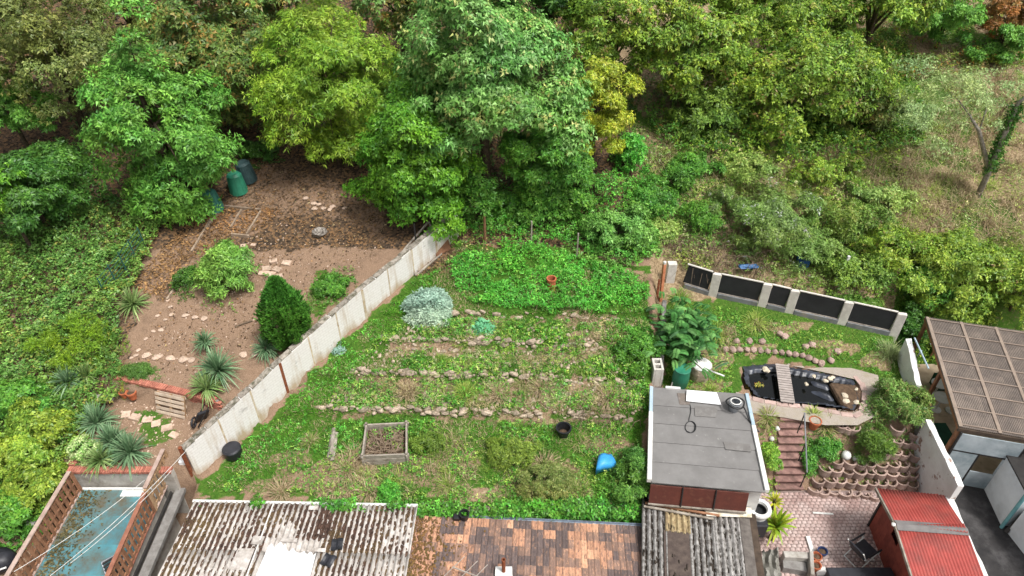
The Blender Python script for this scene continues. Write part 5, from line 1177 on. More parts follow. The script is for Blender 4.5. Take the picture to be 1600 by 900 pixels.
for (a, b, r_, lb) in [(1320, 716, .17, 'white round stone ball on the planter bank'), (1335, 719, .1, 'smaller white ball on the planter bank'), (1214, 672, .09, 'white garden lamp ball beside the steps, upper one'), (1205, 688, .09, 'white garden lamp ball beside the steps, lower one')]:
    p = P(a, b); MB().lathe([(.02, 0), (r_ * .8, r_ * .3), (r_, r_), (r_ * .8, r_ * 1.6), (.02, r_ * 2)], p, 14).build('ball', M['white'], label=lb, cat='ball', smooth=True)

def pebbles(name, label, pts, n, r0, r1, mt, seed):
    pl = poly_px(pts); rg_ = np.random.default_rng(seed); x, y = sample_poly(pl, n, rg_); o = lumps(name, None, np.stack([x, y, H(x, y) + .01], -1), r0 + (r1 - r0) * rg_.random(n) ** 3, mt, .6, seed); tag(o, label, 'debris', kind='stuff')
pebbles('pebbles', 'pale pebbles and crumbs on the bare earth of the left garden', [(210, 570), (300, 420), (440, 345), (600, 390), (480, 490), (400, 545), (300, 600), (200, 600)], 700, .012, .05, M['slab'], 801)
pebbles('clods', 'earth clods on the bare ground of the left garden', [(210, 570), (300, 420), (430, 300), (600, 340), (600, 390), (480, 490), (400, 545), (300, 600)], 800, .012, .045, M['soil'], 802)
pebbles('pebbles', 'small stones in front of the pallet', [(130, 650), (200, 610), (330, 655), (280, 700), (230, 720)], 260, .012, .05, M['slab'], 803)
pebbles('clods', 'loose stones and clods between the terrace rows', [(560, 560), (640, 505), (1005, 510), (1005, 650), (500, 645)], 1500, .02, .09, M['stone'], 804)
pebbles('pebbles', 'gravel grains around the pond', [(1150, 612), (1150, 640), (1290, 664), (1340, 664), (1368, 650), (1380, 620), (1372, 586), (1345, 592), (1348, 640), (1285, 640)], 900, .012, .035, M['gravel'], 805)
# ================================================================ VEGETATION
def nrm(a): return a / np.maximum(np.linalg.norm(a, axis=-1, keepdims=True), 1e-9)
def quadmesh(name, V, C, mt, parent=None, loc=(0, 0, 0)):
    """V (N,q,3) faces of q corners, C (N,3) tint per face"""
    N, q = V.shape[:2]; me_ = bpy.data.meshes.new(name); V = V - np.array(loc)
    me_.vertices.add(N * q); me_.vertices.foreach_set('co', np.ascontiguousarray(V, np.float32).ravel())
    me_.loops.add(N * q); me_.loops.foreach_set('vertex_index', np.arange(N * q, dtype=np.int32))
    me_.polygons.add(N); me_.polygons.foreach_set('loop_start', (np.arange(N) * q).astype(np.int32)); me_.update(calc_edges=True)
    a = me_.attributes.new('tint', 'FLOAT_COLOR', 'FACE'); c4 = np.ones((N, 4), np.float32); c4[:, :3] = np.clip(C, 0, 1); a.data.foreach_set('color', c4.ravel())
    me_.materials.append(mt); o = bpy.data.objects.new(name, me_); COL.objects.link(o); o.parent = parent
    if parent is None: o.location = loc
    return o
def pick(pal, n, rng, blend=.5):
    cols = np.array([c[:3] for c, w in pal]); w = np.array([w for c, w in pal], float); w /= w.sum()
    a = cols[rng.choice(len(pal), n, p=w)]; b = cols[rng.choice(len(pal), n, p=w)]; t = rng.random((n, 1)) * blend
    return a * (1 - t) + b * t
def sprigs(Pp, A, k, L, wr, out, droop, pal, rng, fold=.18, lj=.45, cj=.24):
    T = len(Pp); x_, y_, z_ = Pp[:, 0], Pp[:, 1], Pp[:, 2]; sd_ = int(rng.integers(1000))
    v1 = vnoise(x_ * 1.5 + z_ * 1.1, y_ * 1.5 - z_ * 1.3, sd_); v2 = vnoise(x_ * .8 - z_ * .5, y_ * .8 + z_ * .9, sd_ + 7)
    tc = pick(pal, T, rng) * rng.uniform(1 - cj, 1 + cj, (T, 1)) * (.84 + .5 * v1)[:, None] * np.stack([.84 + .34 * v2, .95 + .1 * v2, 1.06 - .1 * v2], -1)
    ii = np.repeat(np.arange(T), k); n = len(ii)
    a = A[ii]; r = rng.normal(size=(n, 3)); u = nrm(r - (r * a).sum(-1, keepdims=True) * a)
    d = nrm(u * out + a * (1 - out * .6) + np.array([0, 0, -droop])); l = L * rng.uniform(1 - lj, 1 + lj, (n, 1))
    nn = nrm(a + rng.normal(size=(n, 3)) * .45); s = nrm(np.cross(d, nn)); nn = np.cross(s, d)
    b = Pp[ii] + a * rng.uniform(-.5, .5, (n, 1)) * L + d * l * .15
    w = l * wr * .5
    V = np.stack([b + s * w * .9 + d * l * .2, b + d * l - np.array([0, 0, 1]) * l * .1 + s * w * rng.uniform(-.4, .4, (n, 1)), b - s * w * .9 + d * l * .2 + nn * w * fold * 2], 1)
    C = tc[ii] * rng.uniform(.78, 1.25, (n, 1)) * np.array([1.0, 1.14, .92]); return V, C
def crown(c, R, T, seed, nl=40, lr=(.26, .42), shape='round', zb=-.45, cull=.78, nb=9):
    """boughs -> leaf lobes on the boughs -> twigs on the lobes"""
    rng = np.random.default_rng(seed); c = np.array(c); R = np.array(R)
    i = np.arange(nb) + .5; zz0 = 1 - 2 * i / nb; aa = i * 2.399963 + rng.uniform(0, 6); rr_ = np.sqrt(1 - zz0 ** 2)
    d = np.stack([rr_ * np.cos(aa), rr_ * np.sin(aa), zz0], -1) + rng.normal(0, .18, (nb, 3)); q = d * rng.uniform(.42, .66, (nb, 1))
    br_ = rng.uniform(.34, .52, nb)
    if shape == 'pyr':
        zz = np.clip((q[:, 2:3] + .7) / 1.4, 0, 1); q[:, :2] *= np.interp(zz, [0, .38, 1], [.7, 1.12, .2]); q[:, 2] *= 1.15; br_ *= np.clip(1.2 - zz[:, 0] * .75, .4, 1.2)
    if shape == 'dome': q[:, 2] = np.abs(q[:, 2]) * .85 - .28
    bc = c + q * R
    nl = int(nl * 2.5); bi = rng.choice(nb, nl, p=br_ ** 2 / (br_ ** 2).sum()); ld = nrm(rng.normal(size=(nl, 3)) + np.array([0, 0, .15]))
    lc = bc[bi] + ld * (br_[bi][:, None] * R) * rng.uniform(.55, 1.02, (nl, 1)); mR = (R[0] * R[1] * R[2]) ** (1 / 3)
    lrad = rng.uniform(.08, .2, nl)[:, None] * mR * np.array([1.15, 1.15, .72])
    w = (lrad[:, 0] ** 2); w = w / w.sum(); n = int(T * 2.2); li = rng.choice(nl, n, p=w)
    dd = nrm(rng.normal(size=(n, 3)) + np.array([0, -.1, .6])); ok = dd[:, 2] > zb; dd, li = dd[ok], li[ok]
    p = lc[li] + dd * lrad[li] * (.7 + .5 * rng.random((len(dd), 1)) + .55 * rng.random((len(dd), 1)) ** 6)
    keep = np.ones(len(p), bool)
    for j in range(nb):
        m = (((p - bc[j]) / (br_[j] * R)) ** 2).sum(-1) < .62 ** 2; keep &= ~(m & (rng.random(len(p)) < .8))
    p, dd = p[keep][:T], dd[keep][:T]
    ax = nrm(dd * .8 + .5 * nrm((p - c) / R) + np.array([0, 0, .3])); return p, ax, bc, rng
def limbs(base, top, targets, r0, rng, mb):
    base = np.array(base); top = np.array(top); k = 5
    pts = [base + (top - base) * t + np.array([math.sin(t * 5) * .1, math.cos(t * 4) * .08, 0]) * np.linalg.norm(top - base) * .15 for t in np.linspace(0, 1, k)]
    mb.tube([Vector(p) for p in pts], list(np.linspace(r0, r0 * .35, k)), 8)
    for t in targets:
        f = rng.uniform(.35, .95); s = base + (top - base) * f; mid = (s + t) / 2 + np.array([0, 0, .15]) * np.linalg.norm(t - s)
        mb.tube([Vector(s), Vector(mid), Vector(t)], [r0 * .4, r0 * .22, r0 * .07], 6)
def tree(name, label, cat, cpx, rpx, base, pal, T, k=7, L=.22, wr=.45, out=.9, droop=.15, nl=40, lr=(.26, .42), shape='round', seed=1, tr=.16, dY=0, group=None, zscale=1.0, cull=.78, ry=None, nb=12):
    T = int(T * 1.78); L *= .615; k += 2
    b = P(*base); Y = b.y + dY; c = AT(*cpx, Y); s = pxs(c); R = (rpx[0] * s, (ry or rpx[0] * .85) * s, rpx[1] * s * zscale)
    by = Y; gz = hz(c.x, by); root = empty(name, (c.x, by, gz), label, cat, group)
    p, ax, lc, rng = crown(c, R, T, seed, nl, lr, shape, cull=cull, nb=nb)
    zmin = H(p[:, 0], p[:, 1]) + .05; m = p[:, 2] > zmin; p, ax = p[m], ax[m]
    m = (ax[:, 1] < .45) | (rng.random(len(p)) < .12); p, ax = p[m], ax[m]; L *= 1.06; k = max(4, k - 1)
    V, C = sprigs(p, ax, k, L, wr, out, droop, pal, rng)
    quadmesh('crown' if cat == 'tree' else 'foliage', V, C, LEAF, root, (c.x, by, gz))
    mb = MB(); limbs((c.x, by, gz - .2), (c.x, by, c.z + R[2] * .4), lc, tr, rng, mb); mb.build('trunk' if cat == 'tree' else 'stem', M['bark'], root, smooth=True)
    return root
g = lambda r, gg, b, k=1.0: S(r, gg, b, k)
FRESH = [(g(98, 144, 60), 4), (g(126, 168, 78), 2), (g(70, 116, 48), 2)]
OLIVE = [(g(112, 118, 62), 4), (g(92, 102, 56), 2), (g(140, 138, 82), 1.4)]
CHEST = [(g(100, 126, 62), 4), (g(128, 138, 76), 2), (g(150, 116, 66), 1.6), (g(76, 100, 52), 2)]
ASH = [(g(132, 158, 50), 4), (g(156, 174, 72), 2), (g(100, 136, 46), 2.4)]
MAPLE = [(g(104, 146, 72), 4), (g(136, 170, 104), 2.4), (g(76, 120, 52), 2), (g(180, 174, 116), .6)]
LIME = [(g(96, 140, 40), 4), (g(118, 160, 54), 2), (g(70, 116, 38), 2)]
YEL = [(g(166, 172, 52), 3), (g(140, 156, 58), 3), (g(186, 176, 76), 1)]
VINE = [(g(118, 144, 52), 4), (g(150, 166, 64), 2.2), (g(84, 114, 44), 2.6), (g(140, 112, 78), .6)]
DARK = [(g(70, 108, 44), 4), (g(92, 128, 54), 2), (g(54, 88, 40), 2)]
MIDG = [(g(86, 134, 52), 4), (g(110, 150, 62), 2), (g(66, 112, 46), 2)]
BRAM = [(g(96, 130, 60), 4), (g(126, 154, 82), 2), (g(70, 104, 48), 2), (g(146, 138, 74), .7)]
PALE = [(g(150, 164, 112), 4), (g(170, 180, 130), 2), (g(128, 146, 96), 2)]
NET = [(g(84, 154, 56), 4), (g(112, 176, 74), 2.4), (g(60, 126, 44), 1.5), (g(140, 170, 80), .5)]
RUSTY = [(g(146, 96, 60), 3), (g(170, 112, 66), 2), (g(110, 100, 50), 1)]
LGR_ = [(g(136, 158, 84), 4), (g(164, 178, 108), 2), (g(104, 132, 62), 2), (g(170, 152, 106), .6)]
IVYL = [(g(130, 150, 56), 4), (g(158, 170, 74), 2.2), (g(94, 124, 48), 2.6)]

TT_ = 'tree'
tree('broadleaf_tree', 'fresh green broadleaf tree standing above the compost bins', TT_, (240, 196), (122, 160), (256, 330), FRESH, 6200, 7, .25, .42, seed=3, nl=60, lr=(.22, .36), shape='pyr', zscale=1.0, tr=.17, nb=20)
tree('broadleaf_tree', 'olive grey tree in the top left corner', TT_, (75, 70), (150, 125), (110, 215), OLIVE, 6500, 6, .2, .5, seed=5, nl=60, lr=(.2, .34), tr=.2)
tree('broadleaf_tree', 'browning chestnut tree behind the fresh green tree', TT_, (330, 65), (125, 120), (345, 215), CHEST, 6200, 6, .27, .5, seed=7, nl=50, lr=(.22, .36), tr=.22)
tree('broadleaf_tree', 'yellow green feathery tree left of the tall maple', TT_, (508, 130), (122, 165), (508, 262), ASH, 6800, 8, .26, .28, out=.8, droop=.35, seed=9, nl=60, lr=(.2, .34), tr=.17)
tree('maple_tree', 'tall blue green maple, largest tree in the middle', TT_, (752, 120), (168, 170), (770, 318), MAPLE, 8600, 7, .25, .5, droop=.4, seed=11, nl=70, lr=(.2, .33), tr=.24)
tree('broadleaf_tree', 'bright green tree overhanging the far end of the white wall', TT_, (643, 256), (96, 126), (655, 346), LIME, 6200, 7, .2, .55, seed=13, nl=50, lr=(.24, .38), tr=.13)
tree('broadleaf_tree', 'slender yellowing tree at the right side of the maple', TT_, (930, 165), (62, 85), (930, 270), YEL, 2600, 7, .2, .45, seed=15, nl=26, tr=.1)
tree('broadleaf_tree', 'green tree below the maple behind the nettle bed', TT_, (850, 240), (78, 90), (850, 330), MIDG, 3600, 7, .2, .5, seed=16, nl=34, tr=.1)
tree('broadleaf_tree', 'vine hung tree at the top edge right of the maple', TT_, (960, 45), (105, 85), (965, 175), VINE, 4600, 6, .22, .55, seed=17, nl=44, tr=.18)
tree('broadleaf_tree', 'vine hung tree with a dark hollow below at the top edge', TT_, (1095, 70), (95, 85), (1090, 175), VINE, 4300, 6, .22, .55, seed=18, nl=40, tr=.16)
tree('broadleaf_tree', 'tangled yellow green tree at the top edge above the vine mound', TT_, (1250, 30), (110, 60), (1250, 110), VINE, 3600, 6, .2, .5, seed=19, nl=36, tr=.14, cull=.6)
tree('broadleaf_tree', 'light green young tree near the top right corner', TT_, (1485, 15), (62, 48), (1450, 75), FRESH, 2300, 7, .22, .45, seed=20, nl=24, tr=.09)
tree('broadleaf_tree', 'rust brown tree cut by the top right corner', TT_, (1580, 20), (50, 45), (1580, 85), RUSTY, 1700, 7, .2, .5, seed=21, nl=20, tr=.1)
tree('broadleaf_tree', 'green bushy tree at the right edge under the rust brown one', TT_, (1565, 68), (50, 34), (1560, 95), FRESH, 1500, 6, .2, .5, seed=22, nl=20, tr=.08)
tree('broadleaf_tree', 'bright green tree cut by the left edge', TT_, (10, 165), (62, 50), (10, 245), FRESH, 2000, 7, .22, .45, seed=23, nl=24, tr=.12)
tree('broadleaf_tree', 'dark green tree at the left edge above the brambles', TT_, (45, 300), (85, 78), (45, 370), DARK, 3600, 7, .22, .5, seed=24, nl=36, tr=.12)
tree('broadleaf_tree', 'lighter green tree low at the left edge', TT_, (0, 300), (38, 45), (0, 370), LIME, 1300, 7, .2, .5, seed=25, nl=18, tr=.09, dY=-1.2)
# far wood behind, one row more so the slope above closes
for i, (cx, cy, rx, ry_, pal, lb) in enumerate([(180, -40, 130, 90, OLIVE, 'dim olive tree behind the chestnut at the top edge'), (620, -20, 110, 90, CHEST, 'brownish tree behind the maple and the feathery tree'), (860, -10, 80, 80, DARK, 'dark tree between the maple and the vine hung trees'), (1380, -20, 120, 60, VINE, 'thin tangled tree at the top edge, left of the young tree'), (1140, -35, 100, 60, VINE, 'vine hung tree beyond the top edge, between the two vine hung trees'), (430, -30, 100, 80, CHEST, 'brown green tree at the top edge between chestnut and feathery tree')]):
    tree('broadleaf_tree', lb, TT_, (cx, cy), (rx, ry_), (cx, 110), pal, 2500, 6, .26, .5, seed=40 + i, nl=36, tr=.2)

def shrub(label, cpx, rpx, pal, T, k=6, L=.14, wr=.5, seed=1, h=None, nl=26, droop=.1, group=None, out=.9, cat='shrub', name='shrub', lr=(.3, .45), ry=None, cull=.75, skirt=.16):
    T = int(T * 1.25); L *= .76; k = max(6, k)
    b = P(cpx[0], cpx[1] + rpx[1] * .55); s = pxs(b); Rx = rpx[0] * s; h = h or rpx[1] * s * 1.15; Ry = ry or max(Rx * .6, rpx[1] * s * .8)
    c = Vector((b.x, b.y + Ry * .25, hz(b.x, b.y + Ry * .25) + h * .38)); root = empty(name, (c.x, c.y, hz(c.x, c.y)), label, cat, group)
    p, ax, lc, rng = crown(c, (Rx, Ry, h * .75), T, seed, nl, lr, 'dome', zb=-.25, cull=cull)
    m = p[:, 2] > H(p[:, 0], p[:, 1]) - .02; p, ax = p[m], ax[m]
    m = (ax[:, 1] < .5) | (rng.random(len(p)) < .35); p, ax = p[m], ax[m]; ns_ = int(len(p) * skirt); th = rng.uniform(0, 6.283, ns_); ra = np.sqrt(rng.uniform(.3, 1, ns_)) * 1.22 * (.8 + .5 * vnoise(th * 1.9, th * 0 + seed, 3)); sx, sy = c.x + ra * Rx * np.cos(th), c.y + ra * Ry * np.sin(th)
    p = np.concatenate([p, np.stack([sx, sy, H(sx, sy) + rng.uniform(.02, .28, ns_) * h * np.clip(1.5 - ra, .2, 1)], -1)]); ax = np.concatenate([ax, nrm(rng.normal(size=(ns_, 3)) * .5 + np.array([0, 0, 1]))])
    nst = max(3, int(len(p) * .03)); si = rng.choice(len(p), nst); p[si] += ax[si] * rng.uniform(.1, .4, (nst, 1)) * h * .4
    V, C = sprigs(p, ax, k, L, wr, out, droop, pal, rng); quadmesh('foliage', V, C, LEAF, root, root.location)
    mb = MB(); limbs((c.x, c.y, root.location.z - .1), (c.x, c.y, c.z + h * .2), lc, max(.03, .02 * h), rng, mb); mb.build('stem', M['bark'], root, smooth=True)
    return root
shrub('rounded light green shrub on the bare earth of the left garden', (360, 425), (46, 56), [(g(112, 150, 68), 4), (g(140, 172, 92), 2), (g(82, 122, 52), 2)], 2300, 7, .19, .32, seed=61, h=2.7, skirt=.02)
shrub('yellow green feathery bush at the edge of the brambles', (130, 530), (58, 55), [(g(118, 146, 40), 4), (g(142, 164, 56), 2), (g(88, 116, 36), 2)], 3200, 7, .11, .25, seed=62, h=1.7, out=.6)
for i, (x, y, rx, ry_, pal, lb) in enumerate([(28, 625, 62, 50, MIDG, 'mid green ivy bush on the left bank below the brambles'), (75, 668, 50, 45, IVYL, 'yellow green ivy bush beside the planted bed'), (30, 715, 60, 48, IVYL, 'bright yellow green ivy mound at the left edge'), (62, 762, 48, 45, IVYL, 'yellow green ivy mound above the terrace fence'), (14, 800, 48, 45, MIDG, 'darker ivy mound at the lower left edge')]):
    shrub(lb, (x, y), (rx, ry_), pal, 2100, 6, .15, .6, seed=70 + i, h=1.7)
shrub('buddleia bush with dull green leaves above the black fence', (1200, 335), (108, 92), [(g(112, 134, 66), 4), (g(142, 158, 92), 2), (g(84, 108, 52), 2), (g(204, 186, 204), .22)], 5200, 7, .17, .3, seed=80, h=2.6, droop=.3)
shrub('rough green bush right of the buddleia', (1320, 345), (70, 60), [(g(116, 136, 60), 4), (g(90, 116, 50), 3), (g(150, 150, 88), 1)], 2600, 6, .16, .35, seed=81, h=1.9)
shrub('yellow green hedge mass above the canopy', (1440, 425), (95, 65), IVYL, 4600, 6, .16, .5, seed=82, h=2.0)
shrub('bushy growth at the right edge behind the canopy', (1550, 440), (80, 60), VINE, 3400, 6, .16, .5, seed=83, h=1.8)
shrub('ivy hanging over the far left corner of the canopy', (1470, 490), (60, 32), IVYL, 2200, 6, .14, .6, seed=84, h=3.6, ry=1.0)
shrub('ivy creeping over the far right part of the canopy', (1575, 490), (45, 22), IVYL, 1300, 6, .14, .6, seed=85, h=3.2, ry=.9)
shrub('large vine covered mound on the upper slope', (1230, 150), (170, 90), VINE, 8500, 6, .19, .55, seed=86, h=4.2, nl=70, lr=(.16, .28), ry=3.5)
shrub('vine covered bush at the left of the large mound', (1110, 185), (60, 50), [(g(104, 130, 56), 4), (g(130, 150, 66), 2), (g(74, 100, 46), 2)], 2200, 6, .18, .55, seed=87, h=2.6)
shrub('dark thicket under the right end of the vine mound', (1365, 175), (60, 55), [(g(110, 120, 56), 4), (g(84, 100, 46), 2), (g(130, 100, 66), 1)], 2000, 6, .17, .5, seed=88, h=2.2)
shrub('leafy shrub at the right of the nettle bed', (965, 365), (62, 48), [(g(110, 150, 70), 4), (g(134, 170, 92), 2), (g(80, 122, 56), 2)], 2900, 7, .17, .45, seed=89, h=2.0)
shrub('green shrub between the nettle bed and the trees', (870, 325), (58, 40), MIDG, 2200, 6, .17, .5, seed=90, h=1.8)
shrub('bright green self sown sapling in the middle of the slope', (985, 250), (26, 36), NET, 1000, 6, .18, .5, seed=91, h=2.0)
shrub('small dark green bush on the slope path', (1065, 290), (18, 22), DARK, 600, 6, .14, .5, seed=92, h=1.2)
shrub('overgrown green bank beside the slope path', (1020, 300), (40, 60), MIDG, 1700, 6, .16, .45, seed=93, h=1.2)
shrub('dark shrub in the shade between the chestnut and the feathery tree', (405, 238), (30, 18), DARK, 800, 6, .14, .5, seed=94, h=.9)
shrub('dark green low hedge clump left of the rounded shrub', (288, 430), (18, 36), DARK, 700, 6, .1, .5, seed=95, h=.7)
shrub('spreading weeds along the low wall, middle garden side', (995, 520), (34, 70), MIDG, 1900, 6, .13, .45, seed=97, h=.8)
shrub('tall green weeds left of the grey shed', (990, 735), (30, 60), [(g(86, 128, 56), 4), (g(112, 148, 72), 2), (g(60, 98, 44), 2)], 2900, 7, .13, .35, seed=98, h=1.2)
shrub('round green herb bush right of the compost box', (672, 690), (28, 28), [(g(104, 128, 52), 4), (g(128, 146, 64), 2), (g(76, 100, 42), 2)], 1300, 6, .09, .4, seed=99, h=.8)
shrub('ragged green bush in the middle of the front lawn', (800, 700), (48, 36), [(g(112, 132, 54), 4), (g(138, 150, 70), 2), (g(82, 104, 44), 2)], 2000, 6, .1, .3, seed=100, h=.8)
shrub('half dry spreading weed bush left of the blue tub', (860, 745), (55, 42), [(g(136, 140, 76), 4), (g(166, 154, 100), 2), (g(96, 116, 52), 2)], 2300, 6, .11, .25, seed=101, h=.85)
shrub('green low bush on the planter bank beside the ornamental grass', (1285, 700), (22, 22), MIDG, 900, 6, .1, .5, seed=102, h=.6)
shrub('round clipped green shrub in the planter bank', (1358, 688), (30, 40), [(g(92, 118, 50), 4), (g(120, 142, 64), 2), (g(66, 92, 40), 2)], 2600, 7, .1, .22, seed=103, h=1.1, out=.6)
shrub('flowering bush with pinkish leaves by the garden wall', (1410, 625), (50, 45), [(g(112, 140, 66), 4), (g(150, 160, 96), 2), (g(150, 120, 84), 1), (g(80, 108, 52), 2)], 2800, 7, .15, .28, seed=104, h=1.2)
shrub('green border plants left of the stone steps', (1202, 700), (11, 50), [(g(110, 146, 52), 4), (g(150, 168, 70), 2), (g(80, 116, 42), 2)], 1500, 6, .1, .45, seed=105, h=.5)
shrub('green plants along the handrail right of the steps', (1262, 712), (11, 28), MIDG, 900, 6, .1, .5, seed=106, h=.5)
shrub('bank of shrubs behind the black fence', (1330, 425), (75, 30), [(g(108, 136, 58), 4), (g(136, 156, 72), 2), (g(78, 108, 46), 2)], 2800, 6, .15, .45, seed=109, h=1.3)
shrub('leafy clump hiding the fence end below the canopy', (1412, 520), (22, 30), DARK, 1200, 6, .15, .5, seed=110, h=2.0, ry=.7)
shrub('low green growth at the foot of the clipped conifer', (515, 440), (28, 30), MIDG, 1100, 6, .12, .4, seed=111, h=.7)
shrub('small tomato like plant near the diagonal wall', (608, 766), (15, 18), NET, 420, 6, .12, .4, seed=112, h=.6)
shrub('pale sedum with cream flower heads at the corner of the planted bed', (132, 700), (22, 24), [(g(206, 206, 160), 3), (g(140, 170, 90), 3), (g(100, 140, 70), 2)], 800, 6, .1, .6, seed=113, h=.7)
shrub('grassy green cushion on the brick wall end', (215, 580), (34, 14), [(g(88, 122, 56), 4), (g(110, 140, 72), 2), (g(66, 98, 46), 2)], 1400, 6, .09, .25, seed=114, h=.35, ry=.35)
shrub('dense green shrub left of the fresh green tree', (90, 255), (60, 40), DARK, 2000, 6, .18, .5, seed=115, h=1.8)
for i, (x, y, rx, ry_, pal, h_, lb) in enumerate([(1085, 262, 55, 30, MIDG, 1.0, 'low green bush on the slope right of the sapling'), (1165, 262, 50, 26, LGR_, 1.0, 'pale green bush above the buddleia'), (1290, 275, 60, 30, VINE, 1.2, 'yellow green brush above the rough bush'), (1385, 310, 50, 34, LGR_, 1.1, 'pale brush between the rough bush and the fruit tree'), (1100, 340, 34, 40, MIDG, 1.3, 'green bush at the left of the buddleia'), (1390, 385, 60, 40, VINE, 1.7, 'yellow green bush left of the hedge mass'), (1500, 395, 60, 40, IVYL, 1.6, 'bright hedge growth above the middle of the canopy'), (1270, 400, 60, 36, [(g(112, 134, 66), 4), (g(142, 158, 92), 2)], 1.6, 'dull green brush right behind the black fence'), (1420, 180, 40, 40, PALE, 1.4, 'pale bush beside the vine mound'), (1350, 110, 50, 40, VINE, 2.0, 'thin yellow green brush above the vine mound, right side'), (1440, 465, 60, 30, MIDG, 1.8, 'green bush at the end of the black fence'), (905, 290, 45, 50, MIDG, 1.8, 'leafy bush right below the yellowing tree'), (800, 330, 45, 36, MIDG, 1.4, 'leafy bush at the foot of the maple'), (1035, 355, 26, 40, LGR_, 1.1, 'light brush along the boundary above the orange post'), (735, 320, 52, 60, MIDG, 3.0, 'tall leafy bush hiding the trunk of the maple'), (690, 120, 60, 60, DARK, 3.2, 'dark bush in the gap behind the maple'), (610, 175, 45, 60, MIDG, 3.0, 'shaded bush between the feathery tree and the maple'), (255, 150, 50, 50, DARK, 2.4, 'dark bush behind the fresh green tree')]):
    shrub(lb, (x, y), (rx, ry_), pal, int(26 * rx), 6, .15, .42, seed=700 + i, h=h_)
# silver plant, blue-green rosettes
b = P(669, 500); rng = np.random.default_rng(120); root = empty('silver_plant', b, 'large silver grey leafed plant in the upper garden', 'plant'); n = 1500; th = rng.uniform(0, 6.283, n); cz_ = rng.random(n); rr = np.sqrt(1 - cz_ ** 2) * (.82 + .34 * vnoise(th * 2.2, cz_ * 3, 4)) * rng.uniform(.85, 1.08, n)
p = np.stack([b.x + .85 * rr * np.cos(th), b.y + .3 + .72 * rr * np.sin(th), 0 * th], -1); p[:, 2] = H(p[:, 0], p[:, 1]) + .04 + .5 * cz_ * (.8 + .4 * vnoise(p[:, 0] * 4, p[:, 1] * 4, 2)); ax = nrm(np.stack([rr * np.cos(th) * .5, rr * np.sin(th) * .5 - .1, .5 + cz_], -1) + rng.normal(0, .2, (n, 3)))
V, C = sprigs(p, ax, 8, .12, .42, .85, .05, [(g(160, 172, 162), 4), (g(130, 146, 136), 2.4), (g(182, 190, 180), 1.6)], rng, cj=.12); quadmesh('foliage', V, C, LEAF, root, b); MB().tube([b + Vector((0, .35, -.1)), b + Vector((0, .35, .35))], [.05, .03], 6).build('stem', M['bark'], root)
shrub('small silver plant near the diagonal wall', (529, 546), (9, 9), [(g(180, 200, 196), 4), (g(150, 172, 168), 2)], 120, 6, .1, .4, seed=121, h=.25, cat='plant', name='silver_plant')
shrub('blue green cabbage like plant on the second terrace', (754, 511), (15, 11), [(g(110, 176, 146), 4), (g(84, 148, 120), 2)], 160, 6, .2, .6, seed=122, h=.4, cat='plant', name='cabbage_plant')
shrub('orange leaved water plants at the left end of the pond', (1180, 606), (14, 10), [(g(170, 150, 70), 2), (g(120, 140, 60), 2), (g(190, 120, 60), 1)], 240, 6, .1, .5, seed=123, h=.4, cat='plant', name='water_plant')

# ---- clipped conifer
b = P(455, 536); s = pxs(b); Rx, hh = 32 * s, 2.9
root = empty('conifer', b, 'clipped dark green egg shaped conifer beside the white wall', 'conifer'); rng = np.random.default_rng(131); n = 7000
th = rng.uniform(0, 2 * math.pi, n); t = rng.uniform(0, 1, n) ** .85; prof = np.sin(np.clip(t, 0, 1) ** .62 * math.pi) ** .75 * (1 - .1 * t)
lob = 1 + .12 * (vnoise(th * 2.2, t * 6, 5) - .5) + .2 * np.sin(th * 7 + 3 * np.sin(t * 3)) + .08 * np.sin(t * 19 + th * 3) + .06 * np.sin(th * 17 + t * 5); rr = Rx * prof * lob * (rng.uniform(.88, 1.03, n) + .16 * rng.random(n) ** 8)
p = np.stack([b.x + rr * np.cos(th), b.y + rr * np.sin(th), b.z + .05 + t * hh], -1); ax = nrm(np.stack([np.cos(th) * .5, np.sin(th) * .5, .9 + 0 * th], -1))
V, C = sprigs(p, ax, 5, .12, .4, .45, -.3, [(g(74, 118, 46), 4), (g(98, 144, 58), 2), (g(54, 92, 38), 2)], rng); quadmesh('foliage', V, C, LEAF, root, b)
MB().tube([b - Vector((0, 0, .1)), b + Vector((0, 0, 2.2))], [.09, .03], 8).build('trunk', M['bark'], root)

